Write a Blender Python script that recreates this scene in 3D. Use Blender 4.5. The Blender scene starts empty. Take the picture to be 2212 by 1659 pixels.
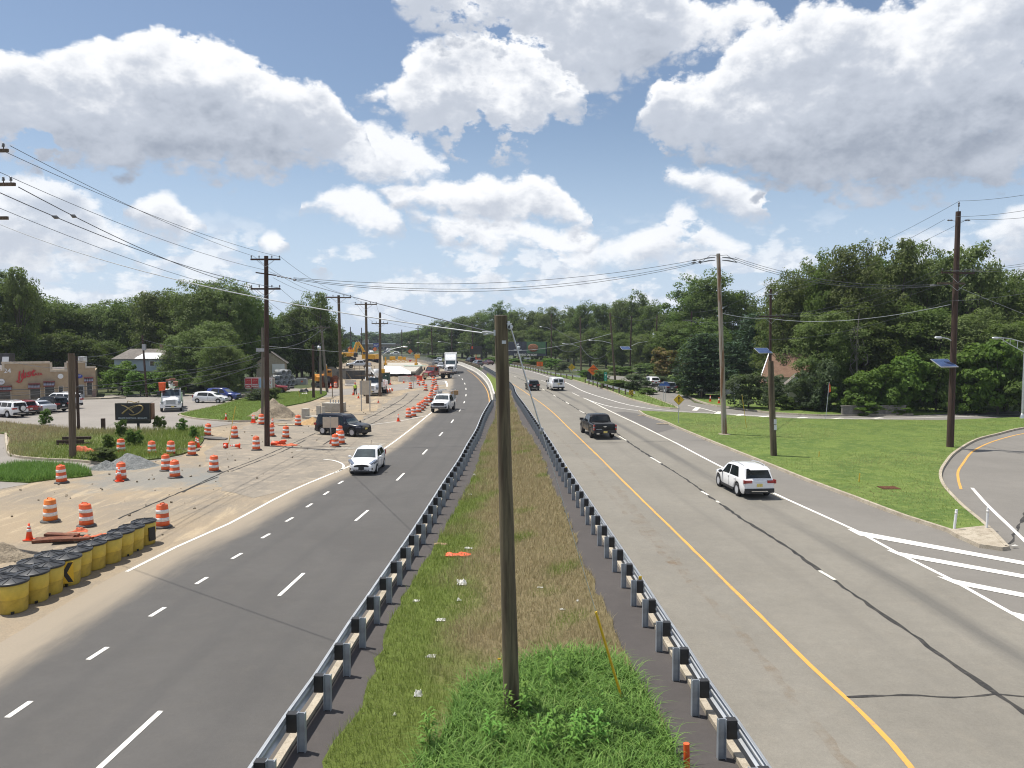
import bpy, bmesh, math, random
import numpy as np
from mathutils import Vector, Matrix, Euler
R = math.radians
scene = bpy.context.scene
COL = scene.collection
cam_d = bpy.data.cameras.new('camera')
cam = bpy.data.objects.new('camera', cam_d)
COL.objects.link(cam)
cam.location = (0,0,8.4)
cam.rotation_euler = (R(90 - 3.3576),0,0)
cam_d.sensor_width = 36.0
cam_d.lens = 36.0 * 1662 / 2212
cam_d.clip_start = 0.1
cam_d.clip_end = 9000
scene.camera = cam
SUN_VEC = Vector((-0.36,0.15,1.0)).normalized()          # from the ground to the sun
sun_d = bpy.data.lights.new('sun', 'SUN')
sun = bpy.data.objects.new('sun', sun_d)
COL.objects.link(sun)
sun_d.energy = 4.4
sun_d.angle = R(0.53)
sun_d.color = (1.0,0.955,0.88)
sun.rotation_euler = SUN_VEC.to_track_quat('Z', 'Y').to_euler()
SUN_EL = math.asin(SUN_VEC.z)
SUN_AZ = math.atan2(SUN_VEC.x, SUN_VEC.y)
scene.view_settings.view_transform = 'Standard'
scene.view_settings.look = 'None'
scene.view_settings.exposure = 0.45
scene.view_settings.gamma = 1.0
scene.view_settings.use_curve_mapping = False
scene.cycles.max_bounces = 6
scene.cycles.diffuse_bounces = 3
scene.cycles.glossy_bounces = 3
scene.cycles.transparent_max_bounces = 12
scene.cycles.use_denoising = True
scene.cycles.filter_width = 1.1
world = bpy.data.worlds.new('World')
scene.world = world
world.use_nodes = True
NT = world.node_tree
for n in list(NT.nodes):
 NT.nodes.remove(n)
LK = NT.links.new
def wn(t):
 return NT.nodes.new(t)
def wset(sock, v):
 if hasattr(v, 'is_linked'):
  LK(v, sock)
 else:
  sock.default_value = v
def WM(op, a, b=0.0, c=0.0, clamp=False):
 n = wn('ShaderNodeMath')
 n.operation = op
 n.use_clamp = clamp
 wset(n.inputs[0], a)
 wset(n.inputs[1], b)
 if len(n.inputs) > 2:
  wset(n.inputs[2], c)
 return n.outputs[0]
def WSTEP(v, lo, hi):
 n = wn('ShaderNodeMapRange')
 n.interpolation_type = 'SMOOTHSTEP'
 wset(n.inputs[0], v)
 n.inputs[1].default_value = lo
 n.inputs[2].default_value = hi
 n.inputs[3].default_value = 0.0
 n.inputs[4].default_value = 1.0
 return n.outputs[0]
def WMIX(f, a, b):
 n = wn('ShaderNodeMix')
 n.data_type = 'RGBA'
 wset(n.inputs[0], f)
 wset(n.inputs[6], a)
 wset(n.inputs[7], b)
 return n.outputs[2]
def WNOISE(vec, scale, detail, rough):
 n = wn('ShaderNodeTexNoise')
 LK(vec, n.inputs['Vector'])
 n.inputs['Scale'].default_value = scale
 n.inputs['Detail'].default_value = detail
 n.inputs['Roughness'].default_value = rough
 return n
tc = wn('ShaderNodeTexCoord')
sep = wn('ShaderNodeSeparateXYZ')
LK(tc.outputs['Generated'], sep.inputs[0])
AZ = WM('ARCTAN2', sep.outputs[0], sep.outputs[1])
ELV = WM('ARCSINE', sep.outputs[2])
flat = wn('ShaderNodeVectorMath')
flat.operation = 'MULTIPLY'
LK(tc.outputs['Generated'], flat.inputs[0])
flat.inputs[1].default_value = (1.0,1.0,1.5)
up = wn('ShaderNodeVectorMath')
up.operation = 'ADD'
LK(flat.outputs[0], up.inputs[0])
up.inputs[1].default_value = (-0.006,0.0,0.028)
wob = WNOISE(flat.outputs[0],8.0,10.0,0.60)
wsep = wn('ShaderNodeSeparateColor')
LK(wob.outputs['Color'], wsep.inputs[0])
NX = WM('SUBTRACT', wsep.outputs[0],0.5)
NY = WM('SUBTRACT', wsep.outputs[1],0.5)
def billow(vec):
 a = WM('ABSOLUTE', WM('SUBTRACT', WNOISE(vec, 15.0,2.0,0.5).outputs[0],0.5))
 b = WM('ABSOLUTE', WM('SUBTRACT', WNOISE(vec, 38.0,4.0,0.6).outputs[0],0.5))
 return WM('MULTIPLY_ADD', b, 0.65, a)
BIL = billow(flat.outputs[0])
BIL_UP = billow(up.outputs[0])
SOFTN = WM('SUBTRACT', WNOISE(flat.outputs[0],5.0,4.0,0.5).outputs[0],0.5)
RELIEF = WM('SUBTRACT', BIL, BIL_UP)
MIDN = WM('SUBTRACT', WNOISE(up.outputs[0],11.0,7.0,0.6).outputs[0],0.5)
HOLES = WM('MULTIPLY', WM('MAXIMUM', WM('SUBTRACT', WNOISE(up.outputs[0],6.5,6.0,0.6).outputs[0],0.55),0.0),0.3)
skyt = wn('ShaderNodeTexSky')
skyt.sky_type = 'NISHITA'
skyt.sun_disc = False
skyt.sun_elevation = SUN_EL
skyt.sun_rotation = SUN_AZ
skyt.altitude = 20
skyt.air_density = 1.0
skyt.dust_density = 0.7
skyt.ozone_density = 1.6
SKYCOL = WMIX(1.0, skyt.outputs[0],(0.90,0.86,0.83,1))
SKYCOL.node.blend_type = 'MULTIPLY'
CLOUD_WHITE = (7.4,7.5,7.7,1)
CLOUD_MID = (4.3,4.65,5.3,1)
CLOUD_BASE = (2.5,2.85,3.5,1)
def envelope(pts, a0, a1):
 n = wn('ShaderNodeFloatCurve')
 cur = n.mapping.curves[0]
 xs = sorted(((a - a0) / (a1 - a0), max(0.0, e) / 0.6) for a, e in pts)
 xs[0] = (0.0, xs[0][1])
 xs[-1] = (1.0, xs[-1][1])
 cur.points[0].location = xs[0]
 cur.points[1].location = xs[-1]
 for x, y in xs[1:-1]:
  cur.points.new(x, y)
 for p in cur.points:
  p.handle_type = 'AUTO'
 n.mapping.update()
 return n
def cloud(under, top, bot, amp=0.03, soft=0.012, dark=1.0, opacity=1.0, grey=0.0):
 a0 = min(p[0] for p in top + bot) - 0.004
 a1 = max(p[0] for p in top + bot) + 0.004
 az = WM('MULTIPLY_ADD', NX, amp * 2.6, AZ)
 el = WM('MULTIPLY_ADD', NY, amp * 2.6, ELV)
 fx = WM('DIVIDE', WM('SUBTRACT', az, a0), a1 - a0, clamp=True)
 tn, bn = envelope(top, a0, a1), envelope(bot, a0, a1)
 LK(fx, tn.inputs['Value'])
 LK(fx, bn.inputs['Value'])
 t = WM('MULTIPLY', tn.outputs[0],0.6)
 b = WM('MULTIPLY', bn.outputs[0],0.6)
 thick = WM('SUBTRACT', t, b)
 above = WM('SUBTRACT', el, b)
 below = WM('SUBTRACT', t, el)
 d = WM('MINIMUM', WM('MULTIPLY', above, 0.5), below)
 inside = WM('COMPARE', fx, 0.5,0.4999)
 d = WM('MULTIPLY_ADD', WM('SUBTRACT', BIL, 0.10), amp * 2.1, WM('ADD', d, 0.004))
 d = WM('SUBTRACT', d, HOLES)
 alpha = WM('MULTIPLY', WM('MULTIPLY', WSTEP(d, -0.002, soft * 0.9), inside), opacity)
 rel = WM('DIVIDE', above, WM('MAXIMUM', thick, 0.02))
 body = WM('MULTIPLY', WSTEP(thick, 0.02,0.12), dark)
 lit = WM('ADD', WM('MULTIPLY_ADD', RELIEF, 1.25, rel), WM('MULTIPLY', SOFTN, 1.5))
 lit = WM('ADD', lit, WM('MULTIPLY_ADD', WM('SUBTRACT', 1.0, body),0.22,-grey))
 lit = WM('MULTIPLY_ADD', MIDN, 1.15, lit)
 rim = WM('SUBTRACT', 1.0, WSTEP(d, 0.0,0.03))
 lit = WM('MULTIPLY_ADD', rim, 0.24, lit)
 low = WMIX(body, CLOUD_MID, CLOUD_BASE)
 col = WMIX(WSTEP(lit, -0.55,0.42), low, CLOUD_MID)
 col = WMIX(WSTEP(lit, 0.30,1.0), col, CLOUD_WHITE)
 return WMIX(alpha, under, col)
den = WM('ADD', WM('ABSOLUTE', sep.outputs[2]),0.12)
lay = wn('ShaderNodeVectorMath')
lay.operation = 'DIVIDE'
comb = wn('ShaderNodeCombineXYZ')
for k in range(3):
 LK(den, comb.inputs[k])
LK(tc.outputs['Generated'], lay.inputs[0])
LK(comb.outputs[0], lay.inputs[1])
fieldn = WNOISE(lay.outputs[0],1.15,8.0,0.55).outputs[0]
outside = WM('MAXIMUM', WSTEP(WM('ABSOLUTE', AZ),0.60,0.74), WSTEP(ELV, 0.42,0.55))
field_a = WM('MULTIPLY', WM('MULTIPLY', WSTEP(fieldn, 0.5,0.58), outside), WSTEP(ELV, 0.0,0.06))
field_c = WMIX(WSTEP(fieldn, 0.56,0.74), CLOUD_WHITE, CLOUD_MID)
SKYCOL = WMIX(field_a, SKYCOL, field_c)
hz = WM('SUBTRACT', 1.0, WSTEP(ELV, -0.02,0.30))
SKYCOL = WMIX(WM('MULTIPLY', hz, 0.78), SKYCOL, (4.3,5.35,7.1,1))
lowv = wn('ShaderNodeVectorMath')
lowv.operation = 'MULTIPLY'
LK(tc.outputs['Generated'], lowv.inputs[0])
lowv.inputs[1].default_value = (1.0,1.0,2.6)
puffs = WM('MULTIPLY_ADD', WM('SUBTRACT', BIL, 0.1),0.35, WNOISE(lowv.outputs[0],9.0,7.0,0.58).outputs[0])
band = WM('SUBTRACT', WSTEP(ELV, 0.0,0.05), WSTEP(ELV, 0.09,0.17))
pa = WM('MULTIPLY', WSTEP(puffs, 0.495,0.58), band)
SKYCOL = WMIX(WM('MULTIPLY', pa, 0.72), SKYCOL, WMIX(WSTEP(RELIEF, -0.10,0.08),(5.2,5.6,6.3,1),(7.2,7.35,7.6,1)))
SKYCOL = cloud(SKYCOL,
 [(-0.1925,0.0772),(-0.175,0.0937),(-0.1575,0.1009),(-0.14,0.0977),(-0.1224,0.0927),(-0.1078,0.0782)],
 [(-0.1925,0.0766),(-0.1752,0.0739),(-0.1519,0.073),(-0.1226,0.0745),(-0.1078,0.0776)],0.014,0.012,0.3,0.85)
SKYCOL = cloud(SKYCOL,
 [(-0.0929,0.1017),(-0.081,0.11),(-0.0632,0.1125),(-0.0334,0.1068),(-0.0096,0.0992),(0.0084,0.0845)],
 [(-0.0929,0.1006),(-0.0692,0.0949),(-0.0394,0.0815),(-0.0096,0.0786),(0.0084,0.0833)],0.014,0.012,0.3,0.75)
SKYCOL = cloud(SKYCOL,
 [(0.3559,0.1297),(0.3765,0.1352),(0.4021,0.1316),(0.4272,0.1223),(0.4473,0.1027)],
 [(0.3559,0.1286),(0.3771,0.1114),(0.403,0.094),(0.4279,0.093),(0.4473,0.1001)],0.02,0.016,0.4,0.85)
SKYCOL = cloud(SKYCOL,
 [(0.5306,0.1084),(0.5473,0.1322),(0.5725,0.1447),(0.6011,0.1491),(0.6289,0.1439)],
 [(0.5306,0.1059),(0.5489,0.0822),(0.575,0.066),(0.6039,0.0648),(0.6311,0.0826)],0.03,0.022,0.3,0.75)
SKYCOL = cloud(SKYCOL,
 [(0.0382,0.0992),(0.0739,0.1106),(0.1152,0.1218),(0.1444,0.1311),(0.1734,0.1374),(0.1962,0.1526),(0.2132,0.1633),(0.236,0.1502),(0.2614,0.1336),(0.2921,0.1091)],
 [(0.0382,0.0974),(0.074,0.0831),(0.1154,0.0898),(0.1506,0.0923),(0.1738,0.0977),(0.2025,0.103),(0.2423,0.0981),(0.2675,0.0985),(0.2921,0.1063)],0.02,0.014,0.5,0.9)
SKYCOL = cloud(SKYCOL,
 [(-0.6171,0.1684),(-0.589,0.1717),(-0.5599,0.1671),(-0.5384,0.1664),(-0.5207,0.171),(-0.5029,0.1617),(-0.485,0.1471),(-0.4667,0.1278),(-0.4438,0.087)],
 [(-0.6208,0.064),(-0.5841,0.0706),(-0.5587,0.0717),(-0.5322,0.083),(-0.5051,0.0864),(-0.4865,0.0925),(-0.4675,0.0975),(-0.4438,0.0859)],0.028,0.018,0.35,0.85)
SKYCOL = cloud(SKYCOL,
 [(-0.4625,0.1425),(-0.4469,0.155),(-0.4272,0.1617),(-0.4075,0.1588),(-0.3926,0.1471),(-0.3797,0.1318)],
 [(-0.4626,0.1415),(-0.4427,0.1282),(-0.4233,0.1209),(-0.4034,0.1198),(-0.3798,0.1296)],0.018,0.010,0.4,0.95)
SKYCOL = cloud(SKYCOL,
 [(-0.3136,0.1195),(-0.3064,0.1297),(-0.2993,0.1316),(-0.2918,0.1281),(-0.2848,0.1194)],
 [(-0.3137,0.1183),(-0.3067,0.1119),(-0.2986,0.11),(-0.2909,0.1125),(-0.2848,0.1183)],0.008,0.008,0.3,0.95)
SKYCOL = cloud(SKYCOL,
 [(-0.2559,0.092),(-0.2502,0.0979),(-0.2434,0.0992),(-0.2367,0.0959),(-0.2312,0.0903)],
 [(-0.2559,0.0909),(-0.2493,0.0853),(-0.2425,0.0832),(-0.2358,0.0851),(-0.2312,0.0892)],0.008,0.008,0.3,0.9)
SKYCOL = cloud(SKYCOL,
 [(-0.1348,0.1633),(-0.1102,0.1581),(-0.0808,0.1562),(-0.0274,0.1509),(0.0083,0.1464),(0.0441,0.1381),(0.0856,0.1378),(0.1122,0.1276)],
 [(-0.1348,0.161),(-0.1103,0.1466),(-0.0868,0.1297),(-0.0631,0.1229),(-0.0274,0.1173),(0.0084,0.115),(0.0441,0.1091),(0.0857,0.1088),(0.1122,0.1247)],0.02,0.012,0.5,0.95)
SKYCOL = cloud(SKYCOL,
 [(-0.1711,0.1915),(-0.145,0.1968),(-0.1217,0.1996),(-0.0923,0.2103),(-0.0628,0.2051),(-0.0273,0.2099),(0.0024,0.2033),(0.0261,0.2077),(0.0557,0.1951),(0.0736,0.1723),(0.0973,0.1514)],
 [(-0.1711,0.1893),(-0.1452,0.1743),(-0.1219,0.167),(-0.0925,0.1606),(-0.063,0.1518),(-0.0274,0.1428),(0.0083,0.1452),(0.044,0.152),(0.0737,0.1402),(0.0973,0.148)],0.022,0.010,0.75,1.0)
SKYCOL = cloud(SKYCOL,
 [(-0.2558,0.1683),(-0.2366,0.1813),(-0.2083,0.1902),(-0.1798,0.1879),(-0.1626,0.1761),(-0.1396,0.1472)],
 [(-0.2559,0.1661),(-0.2313,0.1604),(-0.2089,0.1444),(-0.1861,0.1336),(-0.163,0.1353),(-0.1396,0.145)],0.02,0.012,0.5,0.95)
SKYCOL = cloud(SKYCOL,
 [(0.1756,0.198),(0.2013,0.2037),(0.2296,0.2003),(0.2576,0.1957),(0.2853,0.1877),(0.3126,0.1743),(0.3396,0.1566)],
 [(0.1756,0.1958),(0.2015,0.186),(0.23,0.1716),(0.2582,0.1577),(0.286,0.1482),(0.3132,0.1437),(0.3397,0.1539)],0.02,0.012,0.5,0.95)
SKYCOL = cloud(SKYCOL,
 [(-0.2414,0.2402),(-0.213,0.2646),(-0.1789,0.2663),(-0.1502,0.2633),(-0.1212,0.2546),(-0.1038,0.2431),(-0.0834,0.2215)],
 [(-0.2414,0.2365),(-0.2136,0.2201),(-0.1853,0.2054),(-0.1566,0.1964),(-0.1275,0.1983),(-0.104,0.2067),(-0.0834,0.2193)],0.024,0.014,0.6,0.95)
SKYCOL = cloud(SKYCOL,
 [(-0.1899,0.2983),(-0.1611,0.3179),(-0.1379,0.3429),(-0.103,0.3543),(-0.0621,0.3744),(-0.0035,0.37),(0.0552,0.352),(0.0964,0.3021)],
 [(-0.1899,0.2968),(-0.1614,0.2893),(-0.1385,0.2744),(-0.1037,0.2594),(-0.0626,0.2466),(-0.0331,0.236),(-0.0036,0.23),(0.026,0.2388),(0.0555,0.2684),(0.0964,0.299)],0.032,0.012,0.7,1.0,0.1)
SKYCOL = cloud(SKYCOL,
 [(-0.1545,0.4),(-0.1313,0.4295),(-0.0618,0.4551),(0.1127,0.4534),(0.1984,0.4207),(0.2378,0.3988),(0.2708,0.3883),(0.3032,0.3802),(0.3207,0.3575)],
 [(-0.1545,0.3976),(-0.1204,0.3626),(-0.0622,0.3544),(0.0259,0.3346),(0.1022,0.3083),(0.1313,0.3031),(0.16,0.3123),(0.1998,0.3254),(0.2388,0.3338),(0.2716,0.3455),(0.3207,0.3556)],0.034,0.014,0.85,1.0,0.25)
SKYCOL = cloud(SKYCOL,
 [(-0.629,0.2698),(-0.6013,0.2792),(-0.5767,0.2898),(-0.543,0.2948),(-0.512,0.3053),(-0.4705,0.3247),(-0.4274,0.3412),(-0.3728,0.341),(-0.3421,0.337),(-0.3107,0.3256),(-0.2787,0.3111),(-0.2459,0.3036),(-0.2126,0.2919),(-0.193,0.2773),(-0.1762,0.2526)],
 [(-0.6314,0.2031),(-0.6043,0.1969),(-0.58,0.1953),(-0.5375,0.1956),(-0.4929,0.1936),(-0.4362,0.1939),(-0.3711,0.1951),(-0.3132,0.1979),(-0.2806,0.2053),(-0.2583,0.2237),(-0.2247,0.2352),(-0.1933,0.2497),(-0.1762,0.2504)],0.032,0.012,1.0,1.0,0.14)
SKYCOL = cloud(SKYCOL,
 [(0.1583,0.2619),(0.1718,0.2862),(0.1943,0.3094),(0.2224,0.3159),(0.2502,0.3159),(0.2717,0.3391),(0.3038,0.3526),(0.3353,0.3587),(0.3659,0.3718),(0.3861,0.3747),(0.4159,0.3686),(0.4587,0.3752),(0.5262,0.3801),(0.601,0.3722),(0.6555,0.3351),(0.6871,0.2585)],
 [(0.1583,0.2565),(0.178,0.2396),(0.201,0.2245),(0.2294,0.2188),(0.2629,0.2095),(0.2961,0.1914),(0.3286,0.1788),(0.3654,0.1733),(0.416,0.175),(0.4645,0.1741),(0.5106,0.177),(0.5544,0.1803),(0.6079,0.1834),(0.6612,0.1899),(0.6873,0.2543)],0.034,0.012,1.0,1.0,0.27)
bgn = wn('ShaderNodeBackground')
LK(SKYCOL, bgn.inputs['Color'])
bgn.inputs['Strength'].default_value = 0.1
won = wn('ShaderNodeOutputWorld')
LK(bgn.outputs[0], won.inputs['Surface'])
world.cycles.sampling_method = 'MANUAL'
world.cycles.sample_map_resolution = 512
def tag(o, label=None, cat=None, group=None, kind=None):
 if label: o['label'] = label
 if cat: o['category'] = cat
 if group: o['group'] = group
 if kind: o['kind'] = kind
 return o
def thing(name, label, cat, loc=(0,0,0), rz=0.0, group=None, scale=None):
 o = bpy.data.objects.new(name, None)
 o.empty_display_size = 0.3
 COL.objects.link(o)
 o.location = loc if len(loc) == 3 else (loc[0], loc[1],0)
 o.rotation_euler = (0,0, rz)
 if scale: o.scale = (scale,) * 3
 return tag(o, label, cat, group)
def copy_tree(o, parent=None):
 c = o.copy()
 COL.objects.link(c)
 c.parent = parent
 for ch in list(o.children):
  copy_tree(ch, c)
 return c
def place_copy(o, loc, rz=0.0, label=None, group=None, scale=None):
 c = copy_tree(o)
 c.location = loc if len(loc) == 3 else (loc[0], loc[1],0)
 c.rotation_euler = (0,0, rz)
 if label: c['label'] = label
 if group: c['group'] = group
 if scale: c.scale = (scale,) * 3 if not hasattr(scale, '__len__') else scale
 return c
class MB:
 """collects simple solids into one mesh"""
 def __init__(self):
  self.v, self.f, self.m, self.s = [],[],[],[]
 def add(self, verts, faces, mi=0, smooth=False):
  b = len(self.v)
  self.v.extend([tuple(p) for p in verts])
  for f in faces:
   self.f.append(tuple(b + i for i in f))
   self.m.append(mi)
   self.s.append(smooth)
  return self
 def box(self, c, s, rot=None, mi=0, taper=1.0):
  hx, hy, hz = s[0] / 2, s[1] / 2, s[2] / 2
  vs = [Vector((x * (taper if z > 0 else 1), y * (taper if z > 0 else 1), z)) for z in (-hz, hz) for x, y in ((-hx, -hy),(hx, -hy),(hx, hy),(-hx, hy))]
  if rot is not None:
   m = Euler(rot).to_matrix() if not isinstance(rot, Matrix) else rot
   vs = [m @ v for v in vs]
  vs = [v + Vector(c) for v in vs]
  return self.add(vs, [(3,2,1,0),(4,5,6,7),(0,1,5,4),(1,2,6,5),(2,3,7,6),(3,0,4,7)], mi)
 def beam(self, p0, p1, w, h=None, mi=0):
  """square bar from p0 to p1"""
  h = h or w
  p0, p1 = Vector(p0), Vector(p1)
  d = (p1 - p0).normalized()
  a = d.cross(Vector((0,0,1)))
  if a.length < 1e-3: a = Vector((1,0,0))
  a.normalize()
  b = a.cross(d)
  vs = []
  for p in (p0, p1):
   for x, y in ((-1,-1),(1,-1),(1,1),(-1,1)):
    vs.append(p + a * x * w / 2 + b * y * h / 2)
  return self.add(vs, [(3,2,1,0),(4,5,6,7),(0,1,5,4),(1,2,6,5),(2,3,7,6),(3,0,4,7)], mi)
 def tube(self, pts, r, n=8, mi=0, cap=True, smooth=True):
  pts = [Vector(p) for p in pts]
  rs = list(r) if hasattr(r, '__len__') else [r] * len(pts)
  vs = []
  ref = None
  for i, p in enumerate(pts):
   d = (pts[min(i + 1, len(pts) - 1)] - pts[max(i - 1,0)]).normalized()
   a = ref if ref is not None else (Vector((1,0,0)) if abs(d.x) < 0.9 else Vector((0,1,0)))
   a = (a - d * a.dot(d)).normalized()
   ref = a
   b = d.cross(a)
   for k in range(n):
    t = 2 * math.pi * k / n
    vs.append(p + (a * math.cos(t) + b * math.sin(t)) * rs[i])
  fs = []
  for i in range(len(pts) - 1):
   for k in range(n):
    k2 = (k + 1) % n
    fs.append((i * n + k, i * n + k2,(i + 1) * n + k2,(i + 1) * n + k))
  self.add(vs, fs, mi, smooth)
  if cap:
   self.add(vs[:n],[tuple(range(n))[::-1]], mi)
   self.add(vs[-n:],[tuple(range(n))], mi)
  return self
 def lathe(self, prof, c=(0,0,0), n=16, mi=0, axis='Z', smooth=True, mis=None, caps=True):
  vs = []
  for r_, z in prof:
   for k in range(n):
    t = 2 * math.pi * k / n
    p = (r_ * math.cos(t), r_ * math.sin(t), z)
    if axis == 'Y': p = (p[0], p[2], p[1])
    if axis == 'X': p = (p[2], p[0], p[1])
    vs.append((p[0] + c[0], p[1] + c[1], p[2] + c[2]))
  b = len(self.v)
  self.v.extend(vs)
  for i in range(len(prof) - 1):
   for k in range(n):
    k2 = (k + 1) % n
    f = (b + i * n + k, b + i * n + k2, b + (i + 1) * n + k2, b + (i + 1) * n + k)
    self.f.append(f if axis != 'Y' else f[::-1])
    self.m.append(mis[i] if mis else mi)
    self.s.append(smooth)
  for i, rev in ((0, True),(len(prof) - 1, False)):
   if caps and prof[i][0] > 1e-4:
    f = tuple(b + i * n + k for k in range(n))
    if rev != (axis == 'Y'): f = f[::-1]
    self.f.append(f)
    self.m.append(mis[min(i, len(prof) - 2)] if mis else mi)
    self.s.append(False)
  return self
 def prism(self, poly, z0, z1, mi=0):
  n = len(poly)
  vs = [(p[0], p[1], z0) for p in poly] + [(p[0], p[1], z1) for p in poly]
  area = sum(poly[i][0] * poly[(i + 1) % n][1] - poly[(i + 1) % n][0] * poly[i][1] for i in range(n))
  fs = [tuple(range(n))[::-1], tuple(range(n, 2 * n))] + [(i, (i + 1) % n, n + (i + 1) % n, n + i) for i in range(n)]
  if area < 0: fs = [f[::-1] for f in fs]
  return self.add(vs, fs, mi)
 def xzprism(self, poly, y0, y1, mi=0):
  """profile in x,z extruded along y"""
  n = len(poly)
  vs = [(p[0], y0, p[1]) for p in poly] + [(p[0], y1, p[1]) for p in poly]
  area = sum(poly[i][0] * poly[(i + 1) % n][1] - poly[(i + 1) % n][0] * poly[i][1] for i in range(n))
  fs = [tuple(range(n)), tuple(range(n, 2 * n))[::-1]] + [(i, n + i, n + (i + 1) % n, (i + 1) % n) for i in range(n)]
  if area < 0: fs = [f[::-1] for f in fs]
  return self.add(vs, fs, mi)
 def blob(self, c, r, seed=0, rough=0.15, sub=2, mi=0, flat=0.0):
  bm = bmesh.new()
  bmesh.ops.create_icosphere(bm, subdivisions=sub, radius=1.0)
  rnd = random.Random(seed)
  ph = [rnd.uniform(0,6) for _ in range(6)]
  vs = []
  for v in bm.verts:
   p = v.co
   k = 1 + rough * (math.sin(3 * p.x + ph[0]) * math.cos(4 * p.y + ph[1]) + 0.6 * math.sin(7 * p.z + ph[2] + 5 * p.x) + 0.3 * rnd.uniform(-1,1))
   z = p.z * k
   if flat and z < 0: z *= flat
   vs.append((c[0] + p.x * k * r[0], c[1] + p.y * k * r[1], c[2] + z * r[2]))
  bm.verts.index_update()
  fs = [tuple(v.index for v in f.verts) for f in bm.faces]
  bm.free()
  return self.add(vs, fs, mi, True)
 def mesh(self, name, mats):
  me = bpy.data.meshes.new(name)
  me.from_pydata(self.v, [], self.f)
  for m in (mats if isinstance(mats, (list, tuple)) else [mats]):
   me.materials.append(m)
  me.polygons.foreach_set('material_index', self.m)
  me.polygons.foreach_set('use_smooth', self.s)
  me.update()
  return me
 def obj(self, name, mats, parent=None, loc=None, rot=None):
  return link(self.mesh(name, mats), name, parent, loc, rot)
def link(me, name, parent=None, loc=None, rot=None):
 o = bpy.data.objects.new(name, me)
 COL.objects.link(o)
 if parent is not None: o.parent = parent
 if loc is not None: o.location = loc
 if rot is not None: o.rotation_euler = rot
 return o
def np_mesh(name, verts, faces, mats, uv=None, attr=None, mi=None, smooth=False):
 """faces: (M,k) integer array, k the same for all"""
 me = bpy.data.meshes.new(name)
 nv, (nf, k) = len(verts), faces.shape
 me.vertices.add(nv)
 me.vertices.foreach_set('co', np.asarray(verts, dtype=np.float32).ravel())
 me.loops.add(nf * k)
 me.loops.foreach_set('vertex_index', faces.astype(np.int32).ravel())
 me.polygons.add(nf)
 me.polygons.foreach_set('loop_start', np.arange(0, nf * k, k, dtype=np.int32))
 me.polygons.foreach_set('loop_total', np.full(nf, k, dtype=np.int32))
 for m in (mats if isinstance(mats, (list, tuple)) else [mats]):
  me.materials.append(m)
 if mi is not None: me.polygons.foreach_set('material_index', np.asarray(mi, dtype=np.int32))
 if smooth: me.polygons.foreach_set('use_smooth', np.ones(nf, dtype=bool))
 if uv is not None:
  l = me.uv_layers.new(name='UVMap')
  l.data.foreach_set('uv', np.asarray(uv, dtype=np.float32)[faces.ravel()].ravel())
 if attr is not None:
  for an, av in attr.items():
   a = me.attributes.new(an, 'FLOAT', 'POINT')
   a.data.foreach_set('value', np.asarray(av, dtype=np.float32))
 me.update(calc_edges=True)
 me.validate()
 return me
def densify(pts, step=2.0, smooth=True):
 P = [Vector((p[0], p[1])) for p in pts]
 out = []
 for i in range(len(P) - 1):
  p0, p1, p2, p3 = P[max(i - 1,0)], P[i], P[i + 1], P[min(i + 2, len(P) - 1)]
  n = max(1, int((p2 - p1).length / step))
  for k in range(n):
   t = k / n
   if smooth:
    m1 = (p2 - p0) * 0.5 if i > 0 else (p2 - p1)
    m2 = (p3 - p1) * 0.5 if i < len(P) - 2 else (p2 - p1)
    L = (p2 - p1).length
    if m1.length > L * 1.2: m1 = m1.normalized() * L * 1.2
    if m2.length > L * 1.2: m2 = m2.normalized() * L * 1.2
    h00, h10 = 2 * t**3 - 3 * t**2 + 1, t**3 - 2 * t**2 + t
    h01, h11 = -2 * t**3 + 3 * t**2, t**3 - t**2
    out.append(p1 * h00 + m1 * h10 + p2 * h01 + m2 * h11)
   else:
    out.append(p1.lerp(p2, t))
 out.append(P[-1])
 return out
def arclen(pts):
 s = [0.0]
 for a, b in zip(pts[:-1], pts[1:]):
  s.append(s[-1] + (b - a).length)
 return s
def at_len(pts, s, d):
 for i in range(len(s) - 1):
  if s[i + 1] >= d:
   t = (d - s[i]) / max(1e-6, s[i + 1] - s[i])
   return pts[i].lerp(pts[i + 1], t),(pts[i + 1] - pts[i]).normalized()
 return pts[-1],(pts[-1] - pts[-2]).normalized()
def resample(pts, n):
 s = arclen(pts)
 return [at_len(pts, s, s[-1] * k / (n - 1))[0] for k in range(n)]
def normals2(pts):
 out = []
 for i in range(len(pts)):
  d = (pts[min(i + 1, len(pts) - 1)] - pts[max(i - 1,0)]).normalized()
  out.append(Vector((-d.y, d.x)))        # left of travel
 return out
def sweep(pts, prof, closed=True, z=0.0):
 """sweep a profile [(offset to the left, height)] along a ground polyline; returns MB"""
 mb = MB()
 N = normals2(pts)
 k = len(prof)
 vs = []
 for p, n in zip(pts, N):
  for o, h in prof:
   q = p + n * o
   vs.append((q.x, q.y, z + h))
 fs = []
 for i in range(len(pts) - 1):
  for j in range(k if closed else k - 1):
   j2 = (j + 1) % k
   fs.append((i * k + j, (i + 1) * k + j, (i + 1) * k + j2, i * k + j2))
 mb.add(vs, fs)
 if closed:
  mb.add(vs[:k],[tuple(range(k))])
  mb.add(vs[-k:],[tuple(range(k))[::-1]])
 return mb
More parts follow.
